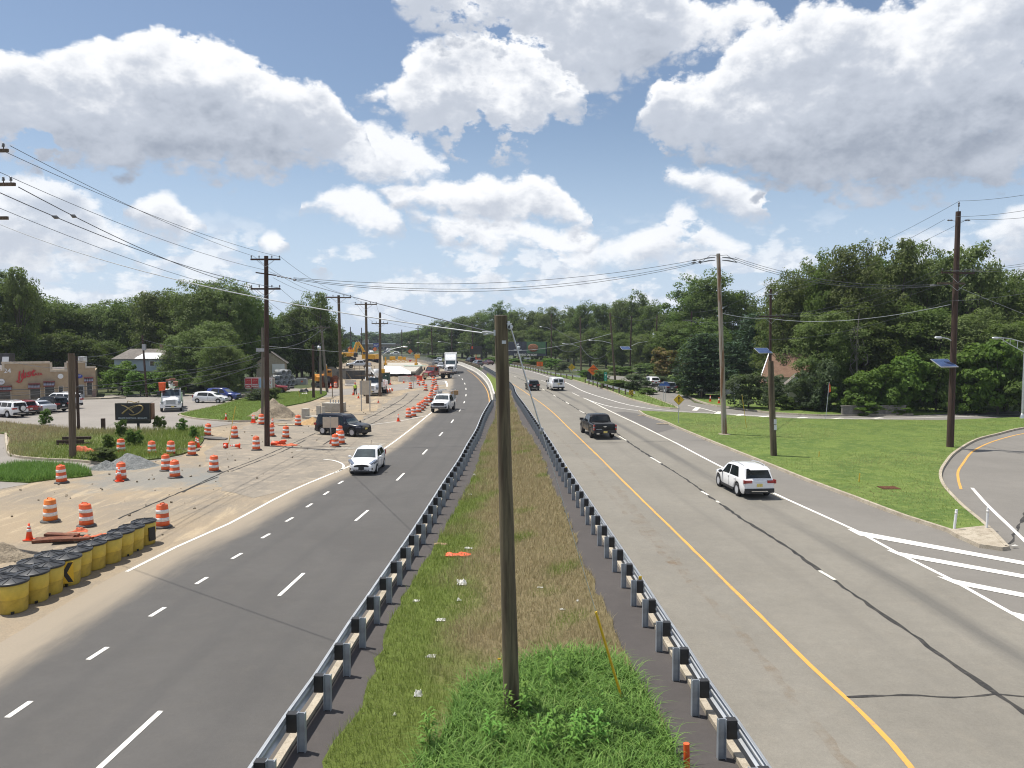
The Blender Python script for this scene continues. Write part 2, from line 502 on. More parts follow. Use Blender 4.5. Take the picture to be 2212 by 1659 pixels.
def ribbon(pts, w, z, jitter=0.0, seed=0):
 """flat strip of width w along a ground polyline"""
 rnd = random.Random(seed)
 mb = MB()
 N = normals2(pts)
 vs = []
 for p, n in zip(pts, N):
  a = w / 2 + rnd.uniform(-jitter, jitter)
  b = w / 2 + rnd.uniform(-jitter, jitter)
  l, r_ = p + n * a, p - n * b
  vs += [(r_.x, r_.y, z),(l.x, l.y, z)]
 mb.add(vs, [(2 * i, 2 * i + 2,2 * i + 3,2 * i + 1) for i in range(len(pts) - 1)])
 return mb
def strip_between(lp, rp, n, z, name, material):
 """road sheet between two ground polylines, with u across and v along"""
 lp, rp = resample(lp, n), resample(rp, n)
 nu = 13
 vs, uv = [],[]
 run = 0.0
 for i in range(n):
  if i: run += ((lp[i] + rp[i]) / 2 - (lp[i - 1] + rp[i - 1]) / 2).length
  for k in range(nu):
   p = lp[i].lerp(rp[i], k / (nu - 1))
   vs.append((p.x, p.y, z))
   uv.append((k / (nu - 1), run))
 fs = [(i * nu + k, i * nu + k + 1,(i + 1) * nu + k + 1,(i + 1) * nu + k) for i in range(n - 1) for k in range(nu - 1)]
 return link(np_mesh(name, np.array(vs), np.array(fs), material, uv=np.array(uv)), name)
def sheet(name, poly, z, material, z0=None):
 mb = MB()
 if z0 is None:
  a = sum(poly[i][0] * poly[(i + 1) % len(poly)][1] - poly[(i + 1) % len(poly)][0] * poly[i][1] for i in range(len(poly)))
  idx = tuple(range(len(poly)))
  mb.add([(p[0], p[1], z) for p in poly],[idx if a > 0 else idx[::-1]])
 else:
  mb.prism(poly, z0, z)
 return mb.obj(name, material)
def inside(poly, x, y):
 """vectorised point in polygon"""
 x, y = np.asarray(x), np.asarray(y)
 c = np.zeros(x.shape, bool)
 n = len(poly)
 for i in range(n):
  x1, y1 = poly[i][0], poly[i][1]
  x2, y2 = poly[(i + 1) % n][0], poly[(i + 1) % n][1]
  if y1 == y2: continue
  cond = (y1 > y) != (y2 > y)
  c ^= cond & (x < (x2 - x1) * (y - y1) / (y2 - y1) + x1)
 return c
def new_mat(name):
 m = bpy.data.materials.new(name)
 m.use_nodes = True
 nt = m.node_tree
 bs = next(n for n in nt.nodes if n.type == 'BSDF_PRINCIPLED')
 return m, nt, bs
def rgb(c):
 return (c[0], c[1], c[2],1.0)
class NB:
 """small node builder for a material tree"""
 def __init__(self, nt):
  self.nt = nt
  self.tc = nt.nodes.new('ShaderNodeTexCoord')
 def co(self, which='Object', scale=(1,1,1)):
  mp = self.nt.nodes.new('ShaderNodeMapping')
  self.nt.links.new(self.tc.outputs[which], mp.inputs[0])
  mp.inputs['Scale'].default_value = scale
  return mp.outputs[0]
 def noise(self, vec, scale, detail=4, rough=0.55, dist=0.0):
  n = self.nt.nodes.new('ShaderNodeTexNoise')
  self.nt.links.new(vec, n.inputs['Vector'])
  n.inputs['Scale'].default_value = scale
  n.inputs['Detail'].default_value = detail
  n.inputs['Roughness'].default_value = rough
  n.inputs['Distortion'].default_value = dist
  return n.outputs[0]
 def set(self, s, v):
  if hasattr(v, 'is_linked'): self.nt.links.new(v, s)
  else: s.default_value = v
 def ramp(self, v, lo, hi):
  n = self.nt.nodes.new('ShaderNodeMapRange')
  n.interpolation_type = 'SMOOTHSTEP'
  self.set(n.inputs[0], v)
  n.inputs[1].default_value = lo
  n.inputs[2].default_value = hi
  return n.outputs[0]
 def mix(self, f, a, b, mode='MIX'):
  n = self.nt.nodes.new('ShaderNodeMix')
  n.data_type = 'RGBA'
  n.blend_type = mode
  self.set(n.inputs[0], f)
  self.set(n.inputs[6], a if hasattr(a, 'is_linked') else rgb(a))
  self.set(n.inputs[7], b if hasattr(b, 'is_linked') else rgb(b))
  return n.outputs[2]
 def math(self, op, a, b=0.0, clamp=False):
  n = self.nt.nodes.new('ShaderNodeMath')
  n.operation = op
  n.use_clamp = clamp
  self.set(n.inputs[0], a)
  self.set(n.inputs[1], b)
  return n.outputs[0]
 def bump(self, h, strength, dist, bs):
  n = self.nt.nodes.new('ShaderNodeBump')
  n.inputs['Strength'].default_value = strength
  n.inputs['Distance'].default_value = dist
  self.nt.links.new(h, n.inputs['Height'])
  self.nt.links.new(n.outputs[0], bs.inputs['Normal'])
MATS = {}
def plain(name, c, rough=0.6, metal=0.0, var=0.12, scale=3.0, coat=0.0, spec=None, bump=0.0, emit=None):
 """colour with a little procedural unevenness"""
 if name in MATS: return MATS[name]
 m, nt, bs = new_mat(name)
 nb = NB(nt)
 f = nb.noise(nb.co(), scale, 5,0.6)
 lo = tuple(max(0, x * (1 - var)) for x in c)
 hi = tuple(min(1, x * (1 + var)) for x in c)
 nt.links.new(nb.mix(nb.ramp(f, 0.3,0.7), lo, hi), bs.inputs['Base Color'])
 bs.inputs['Roughness'].default_value = rough
 bs.inputs['Metallic'].default_value = metal
 if coat:
  bs.inputs['Coat Weight'].default_value = coat
  bs.inputs['Coat Roughness'].default_value = 0.05
 if spec is not None: bs.inputs['Specular IOR Level'].default_value = spec
 if bump: nb.bump(f, bump, 0.02, bs)
 if emit:
  bs.inputs['Emission Color'].default_value = rgb(c)
  bs.inputs['Emission Strength'].default_value = emit
 MATS[name] = m
 return m
def paint(name, c, metal=0.0):
 """car paint with clear coat and a film of road dust low down"""
 if name in MATS: return MATS[name]
 m, nt, bs = new_mat(name)
 nb = NB(nt)
 sepz = nt.nodes.new('ShaderNodeSeparateXYZ')
 nt.links.new(nb.tc.outputs['Object'], sepz.inputs[0])
 f = nb.noise(nb.co(),2.2,6,0.6)
 low = nb.math('MULTIPLY', nb.math('SUBTRACT', 1.0, nb.ramp(sepz.outputs[2],0.25,0.75)), nb.ramp(f, 0.25,0.8))
 dust = nb.math('MULTIPLY', low, 0.4 if max(c) > 0.3 else 0.06)
 nt.links.new(nb.mix(dust, c, (0.2,0.18,0.15)), bs.inputs['Base Color'])
 dk = max(c) < 0.05
 bs.inputs['Roughness'].default_value = 0.25
 bs.inputs['Metallic'].default_value = metal
 if dk: bs.inputs['Specular IOR Level'].default_value = 0.3
 bs.inputs['Coat Weight'].default_value = 0.1 if dk else 0.8
 bs.inputs['Coat Roughness'].default_value = 0.04
 MATS[name] = m
 return m
def foliage(name, c1, c2, trans=0.42, rough=0.6):
 """leaf material: colour differs leaf to leaf and tree to tree"""
 if name in MATS: return MATS[name]
 m, nt, bs = new_mat(name)
 nb = NB(nt)
 geo = nt.nodes.new('ShaderNodeNewGeometry')
 oi = nt.nodes.new('ShaderNodeObjectInfo')
 f = nb.noise(nb.co(),0.55,3,0.6)
 v = nb.math('ADD', nb.math('MULTIPLY', geo.outputs['Random Per Island'],0.5), nb.math('MULTIPLY', nb.ramp(f, 0.3,0.7),0.5))
 col = nb.mix(v, c1, c2)
 hsv = nt.nodes.new('ShaderNodeHueSaturation')
 nt.links.new(col, hsv.inputs['Color'])
 nt.links.new(nb.math('ADD', 0.485, nb.math('MULTIPLY', oi.outputs['Random'],0.03)), hsv.inputs['Hue'])
 nt.links.new(nb.math('ADD', 0.8, nb.math('MULTIPLY', oi.outputs['Random'],0.4)), hsv.inputs['Value'])
 col = hsv.outputs[0]
 nt.links.new(col, bs.inputs['Base Color'])
 bs.inputs['Roughness'].default_value = rough
 bs.inputs['Specular IOR Level'].default_value = 0.15
 tr = nt.nodes.new('ShaderNodeBsdfTranslucent')
 nt.links.new(nb.mix(0.35, col, (0.18,0.3,0.03)), tr.inputs[0])
 mx = nt.nodes.new('ShaderNodeMixShader')
 mx.inputs[0].default_value = trans
 nt.links.new(bs.outputs[0], mx.inputs[1])
 nt.links.new(tr.outputs[0], mx.inputs[2])
 out = next(n for n in nt.nodes if n.type == 'OUTPUT_MATERIAL')
 nt.links.new(mx.outputs[0], out.inputs[0])
 MATS[name] = m
 return m
def wood_pole(name, c1, c2, stain=None):
 if name in MATS: return MATS[name]
 m, nt, bs = new_mat(name)
 nb = NB(nt)
 g = nb.noise(nb.co(scale=(7,7,0.28)),2.0,8,0.7)
 b = nb.noise(nb.co(scale=(2,2,0.25)),1.2,4,0.6)
 col = nb.mix(nb.ramp(g, 0.3,0.7), c1, c2)
 if stain: col = nb.mix(nb.ramp(b, 0.45,0.62), col, stain)
 nt.links.new(col, bs.inputs['Base Color'])
 bs.inputs['Roughness'].default_value = 0.85
 nb.bump(g, 0.6,0.02, bs)
 MATS[name] = m
 return m
def ground_mat(name, cols, scales, grain=(40.0,0.25), rough=0.95, bump=0.4, bdist=0.03):
 """three tones mixed by two noises, then a fine grain"""
 if name in MATS: return MATS[name]
 m, nt, bs = new_mat(name)
 nb = NB(nt)
 co = nb.co()
 a = nb.noise(co, scales[0],5,0.6,0.4)
 b = nb.noise(co, scales[1],6,0.65)
 g = nb.noise(co, grain[0],3,0.7)
 col = nb.mix(nb.ramp(a, 0.36,0.64), cols[0], cols[1])
 col = nb.mix(nb.ramp(b, 0.45,0.7), col, cols[2])
 dk = nb.mix(nb.ramp(g, 0.2,0.8),(1 - grain[1],) * 3,(1 + grain[1],) * 3)
 col = nb.mix(1.0, col, dk, 'MULTIPLY')
 nt.links.new(col, bs.inputs['Base Color'])
 bs.inputs['Roughness'].default_value = rough
 bs.inputs['Specular IOR Level'].default_value = 0.25
 nb.bump(nb.math('ADD', g, nb.math('MULTIPLY', b, 1.5)), bump, bdist, bs)
 MATS[name] = m
 return m
def text(body, size, material, parent, loc, rot, name='lettering', ext=0.004, align='CENTER', shear=0.0, bold=0.0):
 cu = bpy.data.curves.new(name, 'FONT')
 cu.body = body
 cu.size = size
 cu.extrude = ext
 cu.align_x = align
 cu.align_y = 'CENTER'
 cu.shear = shear
 cu.offset = bold
 cu.materials.append(material)
 tmp = bpy.data.objects.new(name, cu)
 me = bpy.data.meshes.new_from_object(tmp)
 bpy.data.objects.remove(tmp)
 return link(me, name, parent, loc, rot)
def asphalt(name, base, dust, left_dust=0.0, lanes=(), grain=0.3, mottle=0.2, rust=0.0):
 """road surface: u (0..1) runs across, v (metres) along"""
 m, nt, bs = new_mat(name)
 nb = NB(nt)
 co = nb.co()
 big = nb.noise(co, 0.22,4,0.6,0.5)
 mid = nb.noise(co, 1.6,5,0.65)
 fine = nb.noise(co, 42.0,2,0.8)
 fine2 = nb.noise(co, 13.0,4,0.8)
 col = nb.mix(nb.ramp(big, 0.3,0.72), base, tuple(x * 1.16 for x in base))
 col = nb.mix(nb.math('MULTIPLY', nb.ramp(mid, 0.45,0.85), mottle), col, dust)
 uvs = nt.nodes.new('ShaderNodeSeparateXYZ')
 nt.links.new(nb.tc.outputs['UV'], uvs.inputs[0])
 u, v = uvs.outputs[0], uvs.outputs[1]
 pat = nb.noise(co, 2.4,6,0.75)
 col = nb.mix(1.0, col, nb.mix(nb.ramp(pat, 0.3,0.7),(1 - grain * .11,) * 3,(1 + grain * .11,) * 3), 'MULTIPLY')
 long_ = nb.noise(nb.co('UV', (9.0,0.035,1)),1.6,4,0.6)
 for (u0, w, k, c) in lanes:                      # polished or oily streaks along the lanes
  d = nb.math('ABSOLUTE', nb.math('SUBTRACT', u, u0))
  s = nb.math('SUBTRACT', 1.0, nb.ramp(d, w * 0.15, w))
  s = nb.math('MULTIPLY', nb.math('MULTIPLY', s, nb.ramp(long_, 0.2,0.75)), k)
  col = nb.mix(s, col, c)
 if rust:
  d = nb.math('ABSOLUTE', nb.math('SUBTRACT', u, nb.math('ADD', 0.14, nb.math('MULTIPLY', nb.noise(nb.co('UV', (0.01,0.05,1)),1.0,3),0.14))))
  s = nb.math('MULTIPLY', nb.math('SUBTRACT', 1.0, nb.ramp(d, 0.005,0.05)), nb.ramp(nb.noise(nb.co('UV', (3.0,0.12,1)),2.0,5,0.7),0.4,0.75))
  col = nb.mix(nb.math('MULTIPLY', s, rust), col, (0.26,0.15,0.07))
 if left_dust:
  e = nb.math('ADD', u, nb.math('MULTIPLY', nb.math('SUBTRACT', nb.noise(nb.co('UV', (6.0,0.12,1)),2.0,6,0.65),0.5),0.16))
  col = nb.mix(nb.math('MULTIPLY', nb.math('SUBTRACT', 1.0, nb.ramp(e, left_dust * 0.25, left_dust)),0.95), col, dust)
 g = nb.mix(nb.math('ADD', nb.math('MULTIPLY', fine, 0.55), nb.math('MULTIPLY', fine2,0.45)),(1 - grain,) * 3,(1 + grain,) * 3)
 col = nb.mix(1.0, col, g, 'MULTIPLY')
 nt.links.new(col, bs.inputs['Base Color'])
 bs.inputs['Roughness'].default_value = 0.88
 bs.inputs['Specular IOR Level'].default_value = 0.3
 nb.bump(nb.math('ADD', fine, nb.math('MULTIPLY', mid, 0.6)),0.25,0.01, bs)
 MATS[name] = m
 return m
DIRT_TAN = (0.32,0.255,0.175)
M_NEW = asphalt('new asphalt', (0.083,0.079,0.0745),(0.29,0.245,0.185), left_dust=0.24, mottle=0.05,
    lanes=((0.38,0.05,0.4,(0.07,0.068,0.066)),(0.6,0.05,0.4,(0.07,0.068,0.066)),(0.82,0.06,0.35,(0.07,0.068,0.066)),(0.99,0.05,0.5,(0.15,0.125,0.10))))
M_OLD = asphalt('old asphalt', (0.180,0.167,0.141),(0.225,0.20,0.16), mottle=0.35,
    lanes=((0.30,0.045,0.3,(0.15,0.14,0.118)),(0.52,0.05,0.45,(0.135,0.126,0.11)),(0.66,0.04,0.25,(0.15,0.14,0.12)),(0.82,0.06,0.85,(0.098,0.094,0.086))), grain=0.55, rust=0.0)
M_SHOULDER = asphalt('shoulder asphalt', (0.165,0.154,0.137),(0.22,0.2,0.17), grain=0.3)
M_LOT = asphalt('parking lot asphalt', (0.225,0.205,0.182),(0.27,0.245,0.21), grain=0.22)
M_STRIP = asphalt('dark median strip', (0.065,0.058,0.055),(0.125,0.11,0.095), grain=0.35)
M_PATCH = asphalt('patch asphalt', (0.115,0.108,0.1),(0.14,0.13,0.115), grain=0.25)
M_WORN = ground_mat('worn dusty pavement', [(0.255,0.222,0.178),(0.205,0.182,0.15),(0.31,0.265,0.205)],(0.25,1.1),(20.0,0.2))
M_EARTH = ground_mat('ground cover', [(0.05,0.07,0.025),(0.08,0.085,0.035),(0.035,0.05,0.018)],(0.08,0.5),(6.0,0.35))
M_CONC = ground_mat('concrete', [(0.44,0.42,0.37),(0.40,0.38,0.33),(0.34,0.31,0.26)],(0.6,3.0),(30.0,0.15), rough=0.85, bump=0.2, bdist=0.01)
M_KERB = ground_mat('kerb concrete', [(0.42,0.37,0.29),(0.36,0.31,0.24),(0.27,0.23,0.17)],(0.5,3.0),(25.0,0.25), rough=0.9, bump=0.3, bdist=0.01)
def dirt_material():
 m, nt, bs = new_mat('construction dirt')
 nb = NB(nt)
 co = nb.co()
 a = nb.noise(co, 0.16,5,0.6,0.6)
 b = nb.noise(co, 0.9,6,0.68,0.3)
 st = nb.noise(nb.co(scale=(0.9,0.16,1)),1.4,6,0.7,0.8)
 g = nb.noise(co, 24.0,3,0.75)
 col = nb.mix(nb.ramp(a, 0.34,0.66), DIRT_TAN, (0.245,0.21,0.165))
 col = nb.mix(nb.math('MULTIPLY', nb.ramp(st, 0.50,0.68),0.8), col, (0.43,0.345,0.235))
 col = nb.mix(nb.math('MULTIPLY', nb.ramp(b, 0.55,0.78),0.5), col, (0.24,0.205,0.155))
 for (cx, cy, r0, k) in ((-21.5,46.5,6.0,0.7),(-17.0,46.5,4.0,0.6)):
  d = nt.nodes.new('ShaderNodeVectorMath')
  d.operation = 'DISTANCE'
  nt.links.new(nb.co(scale=(1,1,1)), d.inputs[0])
  d.inputs[1].default_value = (cx, cy, 0.0)
  dd = nb.math('ADD', d.outputs['Value'], nb.math('MULTIPLY', nb.math('SUBTRACT', b, 0.5),9.0))
  s = nb.math('MULTIPLY', nb.math('SUBTRACT', 1.0, nb.ramp(dd, r0 * 0.35, r0)), k)
  col = nb.mix(s, col, (0.205,0.21,0.20))
 dk = nb.mix(g, (0.62,) * 3,(1.38,) * 3)
 nt.links.new(nb.mix(1.0, col, dk, 'MULTIPLY'), bs.inputs['Base Color'])
 bs.inputs['Roughness'].default_value = 0.97
 bs.inputs['Specular IOR Level'].default_value = 0.15
 nb.bump(nb.math('ADD', nb.math('MULTIPLY', g, 0.5), nb.math('MULTIPLY', b, 2.0)),0.7,0.06, bs)
 return m
M_DIRT = dirt_material()
def structure(o):
 o['kind'] = 'structure'
 return o
gmb = MB()
gmb.add([(-4000,-400,-0.06),(4000,-400,-0.06),(4000,6000,-0.06),(-4000,6000,-0.06)],[(0,1,2,3)])
structure(gmb.obj('ground', M_EARTH))
LEFT_POSTS = [(-5.1,-8.0),(-4.25,15.19),(-4.14,17.02),(-4.09,18.75),(-4.04,20.48),(-3.96,22.18),(-3.7,28.39),(-3.59,31.49),(-3.49,34.71),(-3.3,41.32),(-3.05,48.35),(-2.92,55.63),(-2.71,64.69),(-2.66,77.77),(-2.31,95.46)]
RIGHT_POSTS = [(5.15,-8.0),(4.17,14.85),(4.06,16.67),(4.01,18.46),(3.93,20.21),(3.86,22.03),(3.74,25.69),(2.89,46.68),(2.57,56.45),(1.8,74.58),(1.09,90.47),(0.32,107.27),(-0.4,131.67),(-4,174.62),(-8.03,215.03)]
BARRIER = [(-2.75,103.66),(-3.96,129.58),(-5.32,150.46),(-7.44,174.84),(-10.16,199.63),(-12.79,218.4),(-16.13,241.04),(-18.19,251.46),(-23.99,276.91)]
def offset_line(pts, d):
 P = densify(pts, 3.0)
 return [p + n * d for p, n in zip(P, normals2(P))]
LEFT_KERB = offset_line(LEFT_POSTS, 0.42)
RIGHT_KERB = offset_line(RIGHT_POSTS, -0.42)
ROAD_RIGHT = [p for p in LEFT_KERB if p.y < 99] + densify(BARRIER, 3.0)
ROAD_LEFT = densify([(-14.1,-8.0),(-14.1,10.0),(-14.1,28.0),(-13.01,34.88),(-12.35,42.88),(-10.87,51.2),(-10.03,59.12),(-9.67,74.02),(-9.47,91.67),(-10.26,108.95),(-11.38,129.22),(-12.8,151.78),(-15.32,179.11),(-20.51,218.4),(-27.94,263.83),(-37.58,310.81)],3.0)
dirt_poly = [(-95,-10),(-14,-10),(-14,28)] + [(p.x + 0.3, p.y) for p in ROAD_LEFT if p.y > 28] + [(-47.54,349.73),(-50.2,241.04),(-33.98,135.52),(-37.68,123.48),(-41.45,115.28),(-58.77,112.48),(-83.29,101.02)]
structure(sheet('dirt_ground', dirt_poly, -0.02, M_DIRT))
worn = [(-13.51,40.71),(-12.25,43.28),(-10.87,51.2),(-10.03,59.12),(-9.67,74.02),(-9.47,91.67),(-10.26,108.95),(-11.43,131.67),(-15.38,126.86),(-16.96,110.69),(-16.09,87.06),(-16.14,76.06),(-18.14,72.09),(-24.12,80.48),(-26.02,76.06),(-22.15,54.88),(-18.95,49.9),(-16.32,42.22)]
worn = [(p.x, p.y) for p in densify(worn + worn[:1],1.5)][:-1]
rw = random.Random(4)
structure(sheet('worn_pavement', [(x + rw.uniform(-.35,.35), y + rw.uniform(-.5,.5)) for x, y in worn],-0.012, M_WORN))
cross = [(-12.36,142.45),(-16.35,131.67),(-19.63,122.39),(-23.25,118.23),(-27.11,110.69),(-35.87,122.39),(-40.42,114.33),(-41.21,102.51),(-43.11,107.27),(-42.88,121.32),(-38.58,131.67),(-31.06,126.86),(-25.88,131.67),(-22.38,139.6),(-17.99,148.54),(-14.78,170.35)]
structure(sheet('cross_street', cross, -0.006, M_LOT))
lot = [(-64.65,76.06),(-51.7,77.33),(-46.32,73.24),(-43.42,72.09),(-33.91,69.55),(-29.7,69.55),(-28.6,72.09),(-27.39,77.33),(-25.81,78.21),(-28.33,77.33),(-32.98,80.02),(-36.82,84.41),(-37.07,88.17),(-36.98,94.81),(-37.9,108.1),(-42.49,116.25),(-49.92,117.23),(-54.87,115.28),(-60.72,116.25),(-59.23,108.95),(-60.46,99.57),(-81.03,95.46)]
structure(sheet('parking_lot', lot, 0.0, M_LOT))
inlet = [(-31.45,42.22),(-28.72,42.74),(-28.12,44.26),(-29.34,46.2),(-27.62,50.26),(-24.73,52.57),(-23.57,55.1),(-27.57,56.45),(-31.84,55.54),(-36.91,57.16),(-40.37,60.95),(-44.6,67.51),(-50.82,68.52)]
structure(sheet('driveway', inlet, -0.010, M_LOT))
road_l = structure(strip_between(ROAD_LEFT, ROAD_RIGHT, 160,0.0, 'left_road', M_NEW))
W2 = [(15.9,-8.0),(15.31,22.55),(15.35,26.29),(15.14,30.09),(15.09,33.26),(14.21,42.22),(13.65,52.37),(12.39,75.64),(11.5,88.17),(10.49,106.61),(9.88,112.48),(8.26,131.67),(5.92,153.45),(1.59,188.82),(-4.81,221.87),(-10.1,254.21)]
right_poly = [(p.x, p.y) for p in RIGHT_KERB] + [(-13.65,263.83),(-7.74,279.68),(-0.86,236.95),(5.44,205.52),(9.73,173.75),(12.34,156.91),(14.11,139.6),(15.48,125.26),(16.2,108.27),(16.87,102.51),(20.33,116.25),(22.7,131.67),(23.81,148.54),(21.42,158.7),(17.64,168.29),(18.53,176.83),(23.98,174.62),(28.77,162.4),(26.84,139.6),(25.1,120.27),(25.59,113.4),(24.02,101.02),(25.24,96.79),(26.02,92.28),(29.04,85.98),(33.91,83.39),(36.49,83.64),(44.21,84.41),(51.49,87.06),(60.04,89.89),(110,88),(110,-8)]
structure(sheet('right_pavement', right_poly, -0.004, M_SHOULDER))
road_r = structure(strip_between(RIGHT_KERB, densify(W2,3.0),140,0.0, 'right_road', M_OLD))
GRASS_L = [(-3.2,6.0),(-3.67,14.7),(-3.48,16.97),(-3.51,19.58),(-3.52,24.31),(-3.19,28.69),(-2.94,34.27),(-2.55,41.45),(-2.34,48.83),(-2.15,65.9),(-1.79,80.02),(-1.98,99.57),(-2.76,120.27),(-3.95,142.45),(-5.54,164.32)]
GRASS_R = [(3.3,6.0),(3.18,14.88),(3.2,17.11),(3.04,18.96),(2.94,21.09),(2.82,23.74),(2.69,29),(2.58,35.61),(2.24,46.09),(2.12,53.7),(1.64,63.53),(0.91,75.64),(0.03,104.05),(-0.79,131.67),(-4.06,168.29),(-6.14,188.82)]
median_poly = [(p.x, p.y) for p in LEFT_KERB if p.y < 99] + [(-2.72,107.27),(-3.96,134.21),(-5.45,158.7),(-7.31,183.83),(-8.41,211.76)] + [(p.x, p.y) for p in RIGHT_KERB][::-1]
structure(sheet('median_strip', median_poly, 0.05, M_STRIP))
rg = random.Random(7)
gl = [(p.x + rg.uniform(-.10,.10), p.y) for p in densify(GRASS_L, 0.6)]
gr = [(p.x + rg.uniform(-.13,.13), p.y) for p in densify(GRASS_R, 0.6)]
MEDIAN_GRASS = gl + gr[::-1]
def verge_mat(name, green, dry, dark, split=None):
 m, nt, bs = new_mat(name)
 nb = NB(nt)
 co = nb.co()
 a = nb.noise(co, 0.45,5,0.65,0.4)
 b = nb.noise(co, 5.0,5,0.7)
 g = nb.noise(co, 28.0,3,0.75)
 k = nb.ramp(a, 0.38,0.62)
 if split:
  sx = nt.nodes.new('ShaderNodeSeparateXYZ')
  nt.links.new(co, sx.inputs[0])
  k = nb.ramp(nb.math('ADD', nb.math('MULTIPLY', nb.math('SUBTRACT', a, 0.5),3.0), sx.outputs[0]), split[0], split[1])
 col = nb.mix(k, green, dry)
 col = nb.mix(nb.math('MULTIPLY', nb.ramp(b, 0.5,0.75),0.7), col, dark)
 dk = nb.mix(g, (0.55,) * 3,(1.45,) * 3)
 nt.links.new(nb.mix(1.0, col, dk, 'MULTIPLY'), bs.inputs['Base Color'])
 bs.inputs['Roughness'].default_value = 0.95
 bs.inputs['Specular IOR Level'].default_value = 0.1
 nb.bump(nb.math('ADD', g, b),0.9,0.05, bs)
 MATS[name] = m
 return m
M_MEDIAN = verge_mat('median turf', (0.13,0.17,0.04),(0.22,0.18,0.10),(0.09,0.095,0.04), split=(-2.3,-0.6))
M_LAWN = ground_mat('mown lawn', [(0.115,0.165,0.034),(0.072,0.118,0.024),(0.155,0.195,0.05)],(0.35,1.8),(14.0,0.35), bump=0.3, bdist=0.02)
M_LAWN2 = ground_mat('bright lawn', [(0.105,0.175,0.028),(0.08,0.14,0.024),(0.13,0.19,0.04)],(0.3,1.6),(12.0,0.35), bump=0.8, bdist=0.05)
M_WEEDBED = ground_mat('weedy verge', [(0.16,0.16,0.07),(0.11,0.15,0.04),(0.08,0.12,0.03)],(0.3,1.5),(14.0,0.3), bump=0.8, bdist=0.05)
structure(sheet('median_turf', MEDIAN_GRASS, 0.08, M_MEDIAN))
KERB_A = [(14.65,88.85),(14.54,83.54),(15.33,77.33),(15.5,72.66),(16.17,62.1),(17.04,50.45),(17.42,44.89),(17.91,40.59),(18.4,35.72),(18.97,33.04),(18.83,32.16),(18.84,30.57),(19.46,30.09),(19.84,30.23)]
KERB_B = [(19.84,30.23),(21.2,33.8),(22.57,38),(24.26,42.48),(25.57,45.29),(27.08,48.01),(29.1,51.11),(32.54,55.99),(38.29,63.01),(42.82,67.18),(47.82,71.5),(57.22,77.33)]
LAWN_TOP = [(75,71),(54.42,81.43),(43.92,78.21),(35.47,78.88),(29.83,79.74),(26.89,81.1),(23.81,83.14),(22.06,84.93),(19.54,86.25),(16.62,87.61)]
ka, kb = densify(KERB_A, 1.5), densify(KERB_B, 1.0)
lawn_poly = [(p.x, p.y) for p in ka] + [(p.x, p.y) for p in kb[1:]] + LAWN_TOP
structure(sheet('lawn', lawn_poly, 0.13, M_LAWN, z0=-0.03))
tip = [p for p in ka if p.y < 34.5] + [p for p in kb if p.y < 34.5][1:]
structure(sheet('concrete_nose', [(p.x, p.y) for p in tip],0.134, M_KERB))
ISLAND = [(16.2,108.27),(16.87,102.51),(18.23,93.78),(19.9,91.67),(20.21,94.81),(20.11,99.57),(20.05,107.27),(19.9,113.77),(20.78,123.48),(22.84,142.45),(20.49,151.78),(17.02,162.4),(13.58,168.29),(10.55,186.29),(5.7,215.03),(0.59,245.28),(-4.29,274.19),(-13.92,268.91),(-7.82,282.51),(-0.86,238.97),(5.45,207.05),(9.78,174.62),(12.41,157.8),(14.18,140.3),(15.54,125.71)]
ISL = [ISLAND[i] for i in (0,1,2,3,4,5,6,7,8,9,10,11,12,13,14,15,16)] + [ISLAND[i] for i in (18,19,20,21,22,23,24)]
structure(sheet('roadside_verge', ISL, 0.11, M_LAWN, z0=-0.03))
HOUSE_KERB = [(27.67,143.93),(25.76,123.48),(26.24,118.23),(25.18,107.27),(24.99,101.76),(25.24,96.79),(26.46,93.84),(29.31,86.79),(34.01,83.64),(36.6,83.9),(44.35,84.67)]
house_yard = [(p.x, p.y) for p in densify(HOUSE_KERB, 2.0)] + [(51.49,87.06),(60.04,89.89),(120,90),(130,160),(40,230),(33.86,168.29)]
structure(sheet('house_yard', house_yard, 0.12, M_LAWN, z0=-0.03))
LAWN_LEFT = [(-36.93,84.67),(-35.36,82.65),(-33.32,80.48),(-30.8,78.88),(-28.9,77.99),(-26.52,78.21),(-27.25,82.89),(-27.6,86.52),(-28.38,92.9),(-27.61,98.16),(-27.1,102.51),(-27.35,108.95),(-27.89,115.28),(-29.41,121.32),(-30.84,122.93),(-34.1,121.32),(-36.24,118.73),(-37.35,113.4),(-37.64,106.44),(-36.85,94.48),(-37.07,88.17)]
lawn_left = [(p.x, p.y) for p in densify(LAWN_LEFT + LAWN_LEFT[:1],1.5)][:-1]
structure(sheet('lawn', lawn_left, 0.12, M_LAWN2, z0=-0.03))
BED = [(-37.02,55.99),(-35.91,54.66),(-33.98,53.6),(-32.31,52.98),(-30.47,52.57),(-27.83,51.97),(-25.59,52.37),(-24,55.32),(-24.66,60.42),(-26.61,66.22),(-29.04,72.09),(-31.81,69.55),(-33.91,69.55),(-38.5,70.26),(-43.42,72.09),(-47.77,74.82),(-52.98,76.48),(-55.91,76.06),(-51.68,70.26),(-44.77,67.51)]
bed = [(p.x, p.y) for p in densify(BED + BED[:1],1.5)][:-1]
structure(sheet('weed_bed', bed, 0.10, M_WEEDBED, z0=-0.03))
PATCH = [(-34.62,46.52),(-33.24,49.54),(-32.86,50.82),(-31.81,50.82),(-29.15,50.26),(-27.1,48.49),(-25.84,46.99),(-26.28,46.36),(-27.51,45.59),(-28.3,44.55),(-30.22,44.99),(-31.45,42.22)]
patch = [(p.x, p.y) for p in densify(PATCH + PATCH[:1],1.0)][:-1]
